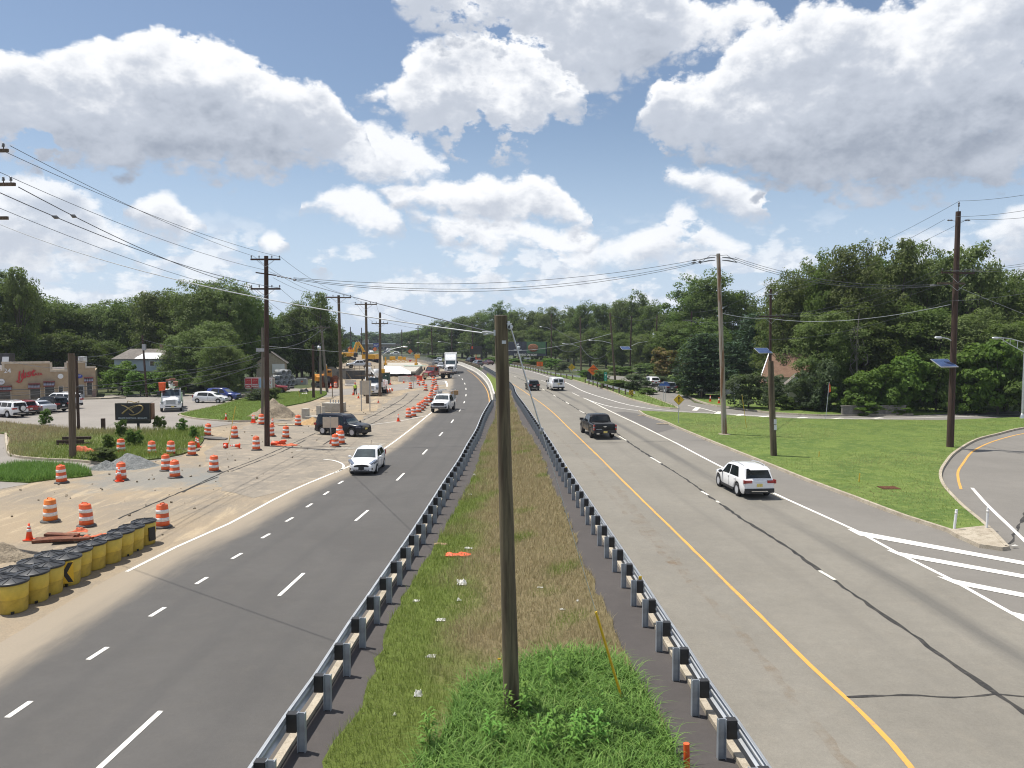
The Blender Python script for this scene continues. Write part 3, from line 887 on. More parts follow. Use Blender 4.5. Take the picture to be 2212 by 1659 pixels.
structure(sheet('grass_patch', patch, 0.06, M_LAWN2, z0=-0.03))
KP = [(0.0,0.15),(0.0,-0.05),(-0.18,-0.05),(-0.18,0.15)]
def kerb(pts, side=1, prof=None, name='kerb', step=1.0, h=0.15):
 P = densify(pts, step) if not isinstance(pts[0], Vector) else pts
 w = 0.17 * side
 pr = [(0.0, h),(w, h),(w, -0.05),(-0.03 * side, -0.05)]
 if side > 0: pr = pr[::-1]
 return structure(sweep(P, pr).obj(name, M_KERB))
kerb([p for p in LEFT_KERB if p.y < 99],-1, h=0.16)
kerb(RIGHT_KERB, 1, h=0.16)
kerb(ka, 1)
kerb(kb, 1)
kerb([(12.34,156.91),(14.11,139.6),(15.48,125.26),(16.2,108.27),(16.87,102.51),(18.23,93.78),(19.9,91.67),(20.21,94.81),(20.11,99.57),(20.05,107.27),(19.9,113.77)],1)
kerb(HOUSE_KERB, 1)
kerb([(-37.53,106.12),(-36.78,94.29),(-37,88),(-36.81,84.62),(-35.25,82.4),(-33.22,80.25),(-30.71,78.65),(-28.82,77.77),(-26.3,77.99)],1, h=0.14)
kerb([(-44.77,67.51),(-40.02,60.42),(-36.12,54.88),(-33.92,53.49),(-32.25,52.87),(-30.41,52.47),(-27.37,51.11)],1, h=0.14)
def mark_mat(name, c, wear):
 m, nt, bs = new_mat(name)
 nb = NB(nt)
 f = nb.noise(nb.co(),7.0,6,0.75)
 g = nb.noise(nb.co(),0.6,3,0.6)
 w = nb.math('MULTIPLY', nb.ramp(nb.math('ADD', f, nb.math('MULTIPLY', g, 0.3)),0.66,0.86), wear)
 nt.links.new(nb.mix(w, c, (0.17,0.16,0.14)), bs.inputs['Base Color'])
 bs.inputs['Roughness'].default_value = 0.7
 MATS[name] = m
 return m
M_WHITE = mark_mat('white road paint', (0.78,0.76,0.70),0.6)
M_WHITE_WORN = mark_mat('worn white road paint', (0.68,0.65,0.57),1.0)
M_YELLOW = mark_mat('yellow road paint', (0.60,0.315,0.06),1.0)
M_TAR = ground_mat('crack sealing tar', [(0.03,0.03,0.03),(0.045,0.043,0.04),(0.07,0.065,0.06)],(1.0,4.0),(20.0,0.3))
def piece(o, parent):
 o.parent = parent
 return o
def dashes(parent, segs, w, m=None, z=0.006):
 for a, b in segs:
  piece(ribbon([Vector(a), Vector(b)], w, z).obj('lane_dash', m or M_WHITE), parent)
def line(parent, pts, w, m=None, z=0.006, name='edge_line', jitter=0.0, step=2.0, seed=0):
 return piece(ribbon(densify(pts, step), w, z, jitter, seed).obj(name, m or M_WHITE), parent)
dashes(road_l, [((-8.1,14.47),(-7.94,16.93)),((-7.63,24.75),(-7.48,27.19)),((-7.24,35.15),(-7.07,37.37)),((-6.85,45.29),(-6.76,47.81)),((-6.51,55.63),(-6.45,58.07)),((-6.3,66.25),(-6.25,68.93)),((-6.09,76.73),(-6.1,79.79)),((-6.13,88.96),(-6.14,91.91)),((-6.3,100.29),(-6.41,103.66)),((-6.77,112.48),(-6.98,116.64)),((-7.6,126.86),(-7.91,131.67)),((-8.66,141.73),(-9.07,146.97)),((-10.1,157.8),(-10.62,163.16)),((-11.84,173.96),(-12.38,178.42))],0.13)
dashes(road_l, [((-11.58,14.85),(-11.57,15.61)),((-11.22,16.63),(-11.17,17.4)),((-11.12,19.72),(-11.04,20.54)),((-10.97,22.86),(-10.88,23.66)),((-10.84,25.96),(-10.76,26.71)),((-10.71,29),(-10.61,29.76)),((-10.56,32.03),(-10.46,32.78)),((-10.41,35),(-10.32,35.8)),((-10.27,38.02),(-10.21,38.86)),((-10.15,41.08),(-10.1,41.96)),((-10.07,44.26),(-10,45.14))],0.14)
line(road_l, [(-13.93,27.36),(-13.58,30.64),(-12.89,34.56),(-12.2,42.41),(-10.71,50.56),(-9.83,57.95),(-9.41,72.24),(-9.17,89.31)],0.14)
line(road_l, [(-13.16,53.33),(-12.49,52.98),(-11.72,51.97),(-11.22,50.82),(-11.01,49.72),(-10.98,48.66),(-11.14,47.81)],0.14, step=0.4)
line(road_l, [(-16.24,57.51),(-14.35,58.37),(-12.42,59.25),(-11.1,59.89)],0.1, m=M_WHITE_WORN, name='stop_line')
line(road_l, [(-11.22,61.77),(-10.16,61.22),(-11.28,59.12),(-13.8,58.12)],0.10, m=M_WHITE_WORN, name='stop_line')
line(road_l, [(-13.87,74.99),(-11.63,78.21),(-9.21,84.26)],0.12, name='stop_line')
line(road_l, [(-13.34,153.79),(-12.23,143.93),(-11.44,135.52)],0.35, step=0.6)
line(road_l, [(-14.32,148.54),(-13.26,152.78)],0.2, m=M_WHITE_WORN, name='stop_line')
line(road_l, [(-13.37,133.56),(-11.96,136.85)],0.2, m=M_WHITE_WORN, name='stop_line')
line(road_l, [(-2.95,99.57),(-3.23,108.1),(-3.55,115.28),(-3.91,122.39),(-5,138.21),(-6.79,158.7),(-9.3,183.83),(-11.88,205.52)],0.12, m=M_YELLOW)
dashes(road_r, [((0.52,172.46),(1.06,168.29)),((5.06,129.22),(5.38,125.71)),((6.19,115.28),(6.42,111.94)),((7.17,102.51),(7.36,99.07)),((7.91,90),(8.21,86.63)),((8.86,82.4),(9.12,77.77)),((9.26,66.22),(9.46,63.3)),((9.85,54.34),(10.06,51.58)),((10.46,42.09),(10.56,40.95)),((10.59,39.53),(10.65,39.08)),((11.15,27.47),(11.26,26.4)),((11.55,16.61),(11.6,15.28))],0.14, m=M_WHITE_WORN, z=0.012)
seam = [(1.01,168.29),(5.38,125.71),(7.36,99.07),(8.21,86.63),(9.12,77.77),(9.46,63.3),(10.06,51.58),(10.45,45.29),(10.52,40.83),(10.62,38.97),(10.74,35.71),(11.11,30.64),(11.18,26.92),(11.31,23.83),(11.4,21.09),(11.46,18.7),(11.52,16.84),(11.53,15.19)]
line(road_r, seam, 0.15, m=M_TAR, z=0.006, name='tar_seam', jitter=0.055, step=0.4, seed=3)
line(road_r, [(7.87,17.61),(9.22,17.7),(10.36,17.58),(11.44,17.75),(12.02,17.61),(13.08,17.75)],0.07, m=M_TAR, z=0.008, name='tar_seam', jitter=0.03, step=0.3, seed=5)
line(road_r, [(1.23,59.89),(3.1,60.95)],0.1, m=M_WHITE_WORN, z=0.007, name='survey_mark')
line(road_r, [(1.52,61.22),(2.98,61.49)],0.1, m=M_WHITE_WORN, z=0.008, name='survey_mark')
line(road_r, [(5.65,-8),(7.84,14.62),(7.65,20.26),(7.24,30.09),(6.58,44.99),(6.23,53.7),(5.48,69.9),(4.43,91.73),(2.74,113.4),(-0.28,147.28),(-3.88,179.11),(-7.03,208.59)],0.125, m=M_YELLOW, jitter=0.014, step=0.8, seed=2)
line(road_r, [(15.8,-8),(15.31,22.55),(15.35,26.29),(15.14,30.09),(15.09,33.26),(14.21,42.22),(13.65,52.37),(13.24,61.77)],0.17, z=0.010)
line(road_r, [(13.24,61.77),(12.39,75.64),(11.5,88.17),(10.47,106.44),(10.16,109.38)],0.17, m=M_WHITE_WORN, z=0.010, jitter=0.02, step=1.0)
dashes(road_r, [((9.39,119.75),(9.88,112.48)),((7.75,136.85),(8.27,131.92)),((5.86,156.91),(6.54,150.79))],0.14, m=M_WHITE_WORN, z=0.012)
pav = bpy.data.objects['right_pavement']
line(pav, [(-0.83,229.16),(5.18,195.44),(8.21,168.29),(10.3,149.17),(11.47,123.48),(13.26,107.68),(14.92,97.47),(16.88,91.97),(19,89.19),(22.61,87.06),(27.07,83.9),(29.58,82.4),(35.32,80.95),(45.87,82.16),(57.45,85.98)],0.16)
line(pav, [(10.43,106.04),(11.18,100.65),(12.36,94.81),(14.99,89.31),(16.14,87.89),(18.66,87.5),(22.57,86.09)],0.16, z=0.011)
line(pav, [(22.24,96.93),(23.07,92.28),(23.73,86.52),(25.19,84.41),(28,82.89)],0.16)
for a, b in (((21.39,89.89),(22.86,94.16)),((22.96,85.98),(24.12,88.74)),((24.59,83.75),(25.79,85.72)),((26.62,82.5),(28.2,83.64)),((30.31,81.43),(31.57,82.16)),((33.89,80.81),(35.13,81.43)),((38.16,80.95),(39.43,81.67))):
 line(pav, [a, b],0.6, z=0.007, name='gore_bar', step=9, m=M_WHITE_WORN)
for q in ([(14.82,33.58),(20.48,27.36),(20.19,26.98),(14.85,32.47)],[(14.9,30.21),(19.4,25.89),(19.11,25.5),(15.06,29.29)],[(15.04,26.81),(17.97,23.96),(17.7,23.58),(15.21,25.89)],[(15.28,23.37),(16.53,21.99),(16.24,21.6),(15.29,22.25)]):
 sheet('gore_bar', q, 0.013, M_WHITE).parent = pav
M_STREAK, nt, bs = new_mat('rust streak')
nb = NB(nt)
tr = nt.nodes.new('ShaderNodeBsdfTransparent')
mx = nt.nodes.new('ShaderNodeMixShader')
bs.inputs['Base Color'].default_value = (0.25,0.155,0.075,1)
bs.inputs['Roughness'].default_value = 0.9
nt.links.new(nb.math('MULTIPLY', nb.ramp(nb.noise(nb.co(),1.1,8,0.75),0.42,0.72),0.25), mx.inputs[0])
nt.links.new(tr.outputs[0], mx.inputs[1])
nt.links.new(bs.outputs[0], mx.inputs[2])
nt.links.new(mx.outputs[0], next(q for q in nt.nodes if q.type == 'OUTPUT_MATERIAL').inputs[0])
line(road_r, [(3.57,70.26),(4.83,53.81),(5.23,42.22),(5.59,35.15),(6.11,26.71),(6.52,21.74),(6.6,17.51),(6.59,14.68),(6.56,13.27)],0.26, m=M_STREAK, z=0.005, name='rust_streak', jitter=0.08, step=0.5, seed=4)
line(road_r, [(5.93,43.56),(6.1,31.86),(6.28,26.04)],0.5, m=M_STREAK, z=0.004, name='rust_streak', jitter=0.12, step=0.5, seed=8)
structure(sheet('asphalt_patch', [(15.01,79.1),(14.47,82.89),(14.11,86.52),(13.08,88.74),(11.93,88.17),(12.64,76.9),(13.02,68.52),(15.43,72.09)],0.003, M_PATCH)).parent = pav
line(pav, [(25.13,42.64),(26.71,45.63),(28.36,48.49),(30.47,51.58),(34.28,56.92),(38.36,61.6),(42.19,65.28),(45.51,68.01),(52.33,72.47)],0.15, m=M_YELLOW, step=0.6, z=0.005)
line(pav, [(25.97,43.01),(23.99,38.33),(22.01,33.26),(20.35,29.12)],0.17, step=0.8, z=0.005)
line(pav, [(20.4,31.13),(21.92,33.02),(23.23,34.71),(27.57,40.35),(30.27,43.56)],0.12, m=M_TAR, step=0.5, z=0.004, name='tar_seam', jitter=0.08, seed=9)
dirt = bpy.data.objects['dirt_ground']
for pts, sd in (([(-18.46,35.61),(-18.34,38.86),(-18.22,42.3),(-18.24,45.44),(-18.2,49.01),(-17.92,52.98),(-17.76,57.16),(-17.66,62.61),(-17.51,69.9)],1),
    ([(-17.83,48.49),(-17.47,52.77),(-17.18,57.16),(-17.21,63.77)],2),
    ([(-18.07,41.83),(-18.15,43.56),(-17.96,46.52)],6)):
 line(dirt, pts, 0.09, m=M_TAR, z=-0.004, name='tyre_track', jitter=0.04, step=0.5, seed=sd)
wornp = bpy.data.objects['worn_pavement']
for pts, sd in (([(-13.92,75.23),(-13.63,88.17),(-13.58,99.57),(-14.21,117.23)],11),([(-15.39,79.56),(-15.18,91.07),(-15.4,107.27),(-16.12,118.23)],12),([(-15.69,94.16),(-13.03,95.46),(-10.28,96.79)],13),([(-15.17,105.63),(-12.69,107.27),(-12.09,110.69)],14),([(-14.98,60.95),(-15.17,68.52),(-14.99,76.06)],15),([(-16.61,58.87),(-14.06,60.15),(-12.44,59.37)],16)):
 line(wornp, pts, 0.13, m=M_TAR, z=-0.003, name='tar_seam', jitter=0.06, step=0.7, seed=sd)
def blades(name, pts, h, w, lean, attrs, material, segs=2, seed=0, droop=0.0):
 """pts (N,3); h, w, lean (N,): one bent, tapering blade per point"""
 rs = np.random.RandomState(seed)
 n = len(pts)
 az = rs.uniform(0,2 * np.pi, n)
 side = az + np.pi / 2 + rs.uniform(-.4,.4, n)
 dx, dy = np.cos(az), np.sin(az)
 sx, sy = np.cos(side), np.sin(side)
 rows = []
 for k in range(segs + 1):
  t = k / segs
  out = lean * h * t ** 1.7
  up_ = h * (t - droop * t ** 3)
  c = np.stack([pts[:, 0] + dx * out, pts[:, 1] + dy * out, pts[:, 2] + up_],1)
  ww = w * (1 - t ** 1.5) * 0.5
  if k < segs:
   rows.append(c + np.stack([sx * ww, sy * ww, 0 * ww],1))
   rows.append(c - np.stack([sx * ww, sy * ww, 0 * ww],1))
  else:
   rows.append(c)
 nv = 2 * segs + 1
 V = np.stack(rows, 1).reshape(-1,3)
 tri = []
 for k in range(segs - 1):
  tri += [(2 * k, 2 * k + 1,2 * k + 3),(2 * k, 2 * k + 3,2 * k + 2)]
 tri.append((2 * segs - 2,2 * segs - 1,2 * segs))
 F_ = (np.arange(n)[:, None, None] * nv + np.array(tri)[None]).reshape(-1,3)
 at = {k: np.repeat(v, nv) for k, v in attrs.items()}
 return link(np_mesh(name, V, F_, material, attr=at), name)
def blade_mat(name, green, green2, dry, dry2, trans=0.3):
 m, nt, bs = new_mat(name)
 nb = NB(nt)
 a = nt.nodes.new('ShaderNodeAttribute')
 a.attribute_name = 'dry'
 r = nt.nodes.new('ShaderNodeAttribute')
 r.attribute_name = 'var'
 col = nb.mix(a.outputs['Fac'], nb.mix(r.outputs['Fac'], green, green2), nb.mix(r.outputs['Fac'], dry, dry2))
 nt.links.new(col, bs.inputs['Base Color'])
 bs.inputs['Roughness'].default_value = 0.6
 bs.inputs['Specular IOR Level'].default_value = 0.25
 tr = nt.nodes.new('ShaderNodeBsdfTranslucent')
 nt.links.new(col, tr.inputs[0])
 mx = nt.nodes.new('ShaderNodeMixShader')
 mx.inputs[0].default_value = trans
 nt.links.new(bs.outputs[0], mx.inputs[1])
 nt.links.new(tr.outputs[0], mx.inputs[2])
 out = next(n for n in nt.nodes if n.type == 'OUTPUT_MATERIAL')
 nt.links.new(mx.outputs[0], out.inputs[0])
 return m
M_BLADE = blade_mat('grass blades', (0.15,0.215,0.036),(0.24,0.29,0.07),(0.28,0.225,0.12),(0.43,0.36,0.21))
M_LUSH = blade_mat('lush weed blades', (0.075,0.165,0.025),(0.20,0.34,0.07),(0.20,0.3,0.07),(0.28,0.36,0.12))
def smooth_noise(x, y, s, seed):
 """cheap value field from a few sines"""
 r = np.random.RandomState(seed)
 o = 0
 for k in range(6):
  a, p, q = r.uniform(0,6.28), r.uniform(0,6.28), r.uniform(0.6,2.2)
  o = o + np.sin((x * np.cos(a) + y * np.sin(a)) * q / s + p) / 6 * 1.6
 return o
def scatter(poly, n, seed, ypow=1.0, ymax=None):
 r = np.random.RandomState(seed)
 xs, ys = [p[0] for p in poly],[p[1] for p in poly]
 y1 = ymax or max(ys)
 x = r.uniform(min(xs), max(xs), n)
 y = min(ys) + (y1 - min(ys)) * r.uniform(0,1, n) ** ypow
 k = inside(poly, x, y)
 return x[k], y[k], r
LUSH = [(-2.08,13.61),(-1.94,14.13),(-1.82,14.62),(-1.61,15.19),(-1.32,16.22),(-1.33,17.06),(-1.05,17.8),(-0.52,18.29),(0.05,19.02),(0.77,19.52),(2.24,19.75),(2.84,18.88),(3.04,18.24),(3.1,17.06),(3.17,16.03),(3.26,15.28),(3.23,14.28),(2.6,8.0),(-0.9,8.0)]
x, y, r_ = scatter(MEDIAN_GRASS, 330000,1, ypow=2.6, ymax=118)
nzv = smooth_noise(x, y, 0.9,5)
dry = np.clip((x + 1.6 + 0.03 * (y - 15) + nzv * 1.1) * 0.62 + 0.3,0,1) * np.clip(1.2 - 1.1 * np.maximum(0, smooth_noise(x, y, 0.6,8) - 0.1),0.1,1)
keep = ~inside(LUSH, x, y) | (r_.uniform(0,1, len(x)) < 0.25)
x, y, dry, nzv = x[keep], y[keep], dry[keep], nzv[keep]
n = len(x)
far = np.clip((y - 12) / 40,0,2.4)
h = r_.uniform(0.06,0.2, n) * (1 + 0.5 * far) * (1 + 0.5 * np.clip(nzv, 0,1))
w = r_.uniform(0.006,0.012, n) * (1 + 2.2 * far)
tag(blades('median_grass', np.stack([x, y, np.full(n, 0.075)],1), h, w, r_.uniform(0.1,0.9, n), {'dry': np.clip(dry + r_.uniform(-.2,.2, n),0,1), 'var': r_.uniform(0,1, n)}, M_BLADE, 2,2),
 'knee high grass covering the median, green on one side and straw brown on the other', 'grass', kind='stuff')
lush_poly = [(p.x, p.y) for p in densify(LUSH + LUSH[:1],0.5)][:-1]
structure(sheet('weed_floor', lush_poly, 0.095, ground_mat('weed floor', [(0.035,0.075,0.015),(0.05,0.10,0.02),(0.025,0.05,0.012)],(1.0,4.0),(20.0,0.4))))
x, y, r_ = scatter(LUSH, 30000,11)
n = len(x)
h = r_.uniform(0.3,0.8, n)
tag(blades('median_weeds', np.stack([x, y, np.full(n, 0.07)],1), h, r_.uniform(0.016,0.042, n), r_.uniform(0.25,1.1, n), {'dry': (r_.uniform(0,1, n) < 0.06) * 0.8, 'var': np.clip(r_.uniform(0,1, n) ** 1.4,0,1)}, M_LUSH, 4,12, droop=0.45),
 'lush bright green weeds growing round the foot of the bare wooden pole', 'weeds', kind='stuff')
x, y, r_ = scatter(lawn_poly, 210000,21)
k = ~inside([(p.x, p.y) for p in tip], x, y)
x, y = x[k], y[k]
n = len(x)
v = smooth_noise(x, y, 1.6,22) * .6 + smooth_noise(x, y * 1.6,5.0,25) * .8
tag(blades('lawn_grass', np.stack([x, y, np.full(n, 0.12)],1), r_.uniform(0.03,0.065, n) * (1.1 + 0.4 * v), r_.uniform(0.02,0.045, n), r_.uniform(0.2,1.0, n), {'dry': np.clip(0.15 + 0.4 * v + r_.uniform(-.1,.2, n),0,0.6), 'var': np.clip(r_.uniform(0,1, n) * 0.7 + 0.3 * v, 0,1)}, M_BLADE, 2,23),
 'mown green grass on the island between the highway and the curved ramp', 'grass', kind='stuff')
x, y, r_ = scatter(lawn_left, 40000,31)
n = len(x)
tag(blades('lawn_grass', np.stack([x, y, np.full(n, 0.11)],1), r_.uniform(0.06,0.16, n), r_.uniform(0.03,0.06, n), r_.uniform(0.2,1.0, n), {'dry': np.full(n, 0.05), 'var': r_.uniform(0,1, n)}, M_BLADE, 2,33),
 'bright green grass on the corner lawn below the red sign', 'grass', kind='stuff')
x, y, r_ = scatter(bed, 60000,41)
n = len(x)
v = smooth_noise(x, y, 2.2,42)
dryv = np.clip(-(x + 33) * 0.11 + 0.12 + v * 0.4,0,1)
tag(blades('verge_weeds', np.stack([x, y, np.full(n, 0.09)],1), r_.uniform(0.12,0.42, n) * (1 + 0.5 * v), r_.uniform(0.02,0.05, n), r_.uniform(0.1,0.7, n), {'dry': dryv, 'var': r_.uniform(0,1, n)}, M_BLADE, 2,43),
 'tall straw coloured and green weeds in the kerbed bed under the black sign', 'weeds', kind='stuff')
x, y, r_ = scatter(patch, 26000,51)
n = len(x)
tag(blades('patch_grass', np.stack([x, y, np.full(n, 0.05)],1), r_.uniform(0.2,0.5, n), r_.uniform(0.02,0.04, n), r_.uniform(0.2,0.8, n), {'dry': np.clip(r_.uniform(-.2,.3, n),0,1), 'var': r_.uniform(0.1,.9, n)}, M_LUSH, 2,53),
 'rank green grass in the patch beside the cut off wooden pole', 'grass', kind='stuff')
x, y, r_ = scatter(ISL, 50000,61)
n = len(x)
tag(blades('roadside_grass', np.stack([x, y, np.full(n, 0.1)],1), r_.uniform(0.1,0.4, n), r_.uniform(0.03,0.07, n), r_.uniform(0.2,0.8, n), {'dry': np.clip(r_.uniform(-.3,.3, n),0,1), 'var': r_.uniform(0,1, n)}, M_BLADE, 2,63),
 'uncut grass along the shoulder guardrail beyond the van', 'grass', kind='stuff')
def leafy_weed_mesh(seed):
 rs = random.Random(seed)
 mb = MB()
 for s_ in range(3):
  h = rs.uniform(.55,.95)
  bx, by = rs.uniform(-.12,.12), rs.uniform(-.12,.12)
  mb.tube([(bx, by, 0),(bx * 1.4, by * 1.4, h)],[.008,.004],5)
  for k in range(13):
   f = .25 + .75 * k / 12
   a = k * 2.4 + rs.uniform(-.3,.3)
   ln, w = rs.uniform(.16,.30) * (1.15 - .4 * f),.05
   d = Vector((math.cos(a), math.sin(a),0))
   n_ = Vector((-d.y, d.x, 0))
   p = Vector((bx * (1 + .4 * f), by * (1 + .4 * f), h * f))
   q1, q2 = p + d * ln * .5 + Vector((0,0, ln * .32)), p + d * ln + Vector((0,0, ln * .12))
   mb.add([p, q1 - n_ * w * .6, q2, q1 + n_ * w * .6, q1 - Vector((0,0,.01))],[(0,1,4),(1,2,4),(2,3,4),(3,0,4)])
 return mb.mesh('leafy_stem', M_BROADLEAF)
M_BROADLEAF = foliage('broad weed leaves', (0.10,0.22,0.035),(0.20,0.36,0.075), trans=.3)
_lw = [leafy_weed_mesh(k) for k in range(4)]
for k, (u_, lab) in enumerate([
 ((-0.16,15.83), 'leafy weed left of the foot of the bare pole'),((0.22,16.07), 'leafy weed touching the bare pole on the right'),((0.35,16.43), 'pale leafy weed just behind the bare pole foot'),((0.92,17.75), 'leafy weed in the middle of the rear of the lush patch'),((1.32,17.99), 'tall leafy weed right of the rear middle'),((1.36,15.19), 'largest leafy weed right of the pole at the bottom'),((1.69,15.65), 'leafy weed cluster beside the largest one'),((0.93,15.11), 'leafy weed left of the largest one at the bottom'),((0.58,14.68), 'leafy weed at the bottom edge below the pole'),((-0.34,15.02), 'leafy weed low left of the pole'),((1.18,14.77), 'leafy weed at the bottom edge under the largest one'),((1.8,14.94), 'leafy weed at the bottom right of the lush patch'),((-1.63,14.94), 'small leafy weed at the left fringe of the lush patch')]):
 tag(link(_lw[k % 4], 'leafy_weed', None, (u_[0], u_[1],.08),(0,0, k * 1.3)), lab, 'weed', 'broad leaved weeds round the bare pole')
M_GALV = plain('galvanised steel', (0.50,0.52,0.54),0.42,0.55,0.12,2.0)
M_POST = plain('galvanised post', (0.33,0.36,0.39),0.5,0.3,0.18,3.0)
M_BLACK = plain('black plastic', (0.018,0.018,0.019),0.5,0,0.3,4.0)
M_TIMBER = plain('weathered timber', (0.17,0.13,0.085),0.85,0,0.3,2.5)
M_GREYMETAL = plain('grey painted metal', (0.36,0.37,0.38),0.45,0.3,0.1,3.0)
M_ALU = plain('brushed aluminium', (0.58,0.59,0.60),0.38,0.7,0.08,4.0)
M_DARKSTEEL = plain('dark steel', (0.05,0.05,0.055),0.5,0.4,0.25,3.0)
WB = [(0.30,.46),(0.38,.50),(0.38,.57),(0.32,.60),(0.32,.64),(0.38,.67),(0.38,.74),(0.30,.78)]
def wbeam_prof(side, dz=0.0):
 outer = [(o * side, z + dz) for o, z in WB]
 inner = [((o - 0.015) * side, z + dz) for o, z in WB][::-1]
 pr = outer + inner
 return pr if side < 0 else pr[::-1]
pm = MB()
pm.box((0,0,.41),(0.02,0.16,.82)).box((0,.075,.41),(0.11,0.016,.82)).box((0,-.075,.41),(0.11,0.016,.82))
POST_ME = pm.mesh('post', M_POST)
BLOCK_ME = MB().box((0,0,.62),(.16,.2,.38)).mesh('blockout', M_BLACK)
TPOST_ME = MB().box((0,0,.42),(.18,.2,.84)).mesh('timber_post', M_TIMBER)
def guardrail(label, pts, side, y0, y1, spacing=1.76, z=0.05, blocks=True, light=False):
 P = [p for p in densify(pts, 1.2) if y0 <= p.y <= y1]
 t = thing('guardrail', label, 'guardrail', (P[0].x, P[0].y, 0))
 base = Vector((P[0].x, P[0].y))
 Q = [p - base for p in P]
 sweep(Q, wbeam_prof(side, z)).obj('rail', M_GALV, t)
 s = arclen(Q)
 d = 0.4
 while d < s[-1]:
  p, tg = at_len(Q, s, d)
  a = math.atan2(tg.y, tg.x)
  o = link(POST_ME, 'post', t, (p.x, p.y, z),(0,0, a))
  if blocks:
   link(BLOCK_ME, 'blockout', o, (0,0.19 * side, 0))
  d += spacing
 return t
guardrail('long steel guardrail with black blockouts beside the dark new roadway', LEFT_POSTS, 1,9,98.5)
guardrail('long steel guardrail with black blockouts beside the pale old roadway', RIGHT_POSTS, -1,9,214)
def shoulder_rail(label, pts, n=8):
 P = densify(pts, 1.5)
 t = thing('guardrail', label, 'guardrail', (P[0].x, P[0].y, 0))
 base = P[0].copy()
 Q = [p - base for p in P]
 sweep(Q, wbeam_prof(1,0.12)).obj('rail', M_GALV, t)
 s = arclen(Q)
 d = 0.5
 while d < s[-1]:
  p, tg = at_len(Q, s, d)
  o = link(TPOST_ME, 'post', t, (p.x, p.y, 0.1),(0,0, math.atan2(tg.y, tg.x)))
  d += 3.8
 return t, base, Q
shoulder_rail('far shoulder guardrail with shiny rail running up to the green mile sign', [(-0.83,231.06),(3.86,207.05),(8.57,175.72),(11.61,163.35),(13.54,156.03)])
t2, b2, q2 = shoulder_rail('near shoulder guardrail ending in a yellow and black striped marker', [(13.69,144.68),(15.07,129.82),(16.8,114.33),(17.29,109.81)])
M_SIGNYEL = plain('sign yellow', (0.72,0.45,0.02),0.5,0,0.06,3)
M_SIGNBLK = plain('sign black', (0.012,0.012,0.012),0.5)
e = q2[-1]
m_ = MB().box((e.x - .3, e.y - .3,.75),(.62,.05,.62))
for k in (-1,0,1):
 m_.box((e.x - .3 + k * .02, e.y - .332,.75 + k * .21),(.56,.012,.085),(0, R(35),0),1)
m_.obj('end_marker', [M_SIGNYEL, M_SIGNBLK], t2)
shoulder_rail('low guardrail behind the small yellow diamond sign', [(10.94,199.63),(14.87,191.41),(18.5,185.05)])
shoulder_rail('low guardrail on the far bend of the side road under the woods', [(24.92,181.44),(27.76,177.96),(30.71,174.62)])
def timber_rail(label, pts):
 P = densify(pts, 2.0)
 t = thing('timber_guardrail', label, 'guardrail', (P[0].x, P[0].y, 0))
 base = P[0].copy()
 Q = [p - base for p in P]
 for z in (.55,.95):
  sweep(Q, [(-.06, z - .1),(.06, z - .1),(.06, z + .1),(-.06, z + .1)]).obj('rail', M_TIMBER, t)
 s = arclen(Q)
 d = 0.3
 while d < s[-1]:
  p, tg = at_len(Q, s, d)
  link(TPOST_ME, 'post', t, (p.x, p.y, 0.15),(0,0, math.atan2(tg.y, tg.x)))
  d += 2.6
timber_rail('brown timber guardrail behind the shiny rail on the far shoulder', [(-1.2,249.67),(3.31,229.16),(6.78,208.59),(8.06,196.81)])
timber_rail('brown timber guardrail behind the white concrete barrier', [(-19.83,276.91),(-15.45,254.21),(-11.78,232.99),(-9.06,215.03)])
t = thing('concrete_barrier', 'white concrete median barrier curving along the bend of the new road', 'barrier', BARRIER[0])
BP = densify(BARRIER, 1.0)
bb = Vector(BARRIER[0])
Q = [p - bb for p in BP]
s = arclen(Q)
M_BARRIER = ground_mat('barrier concrete', [(0.62,0.60,0.55),(0.55,0.53,0.48),(0.44,0.41,0.36)],(0.4,2.5),(20.0,0.1), rough=0.8, bump=0.15, bdist=0.01)
JP = [(-.30,0),(.30,0),(.30,.08),(.16,.33),(.10,1.02),(-.10,1.02),(-.16,.33),(-.30,.08)]
d = 0.0
while d < s[-1] - 1:
 e = min(d + 3.7, s[-1])
 seg = [at_len(Q, s, d + (e - d - 0.04) * k / 4)[0] for k in range(5)]
 sweep([p + Vector((0.36,0)) for p in seg], JP).obj('barrier_segment', M_BARRIER, t)
 d = e
W_DARK = wood_pole('dark creosote pole', (0.030,0.017,0.012),(0.075,0.040,0.026))
W_BROWN = wood_pole('brown pole', (0.075,0.052,0.034),(0.15,0.11,0.075))
W_GREY = wood_pole('grey weathered pole', (0.10,0.088,0.07),(0.19,0.165,0.13))
W_GREEN = wood_pole('greenish treated pole', (0.062,0.050,0.029),(0.17,0.138,0.082),(0.06,0.042,0.024))
W_TAN = wood_pole('two tone pole', (0.25,0.215,0.175),(0.38,0.335,0.275),(0.20,0.105,0.05))
M_PORC = plain('grey insulator', (0.14,0.14,0.15),0.3)
M_WIRE = plain('wire', (0.06,0.065,0.075),0.5)
M_WIRELIGHT = plain('bright cable', (0.42,0.44,0.45),0.4,0.3)
INSUL = MB().lathe([(.02,0),(.02,.08),(.07,.09),(.03,.12),(.07,.14),(.03,.17),(.06,.19),(.03,.24)], n=8).mesh('insulator', M_PORC)
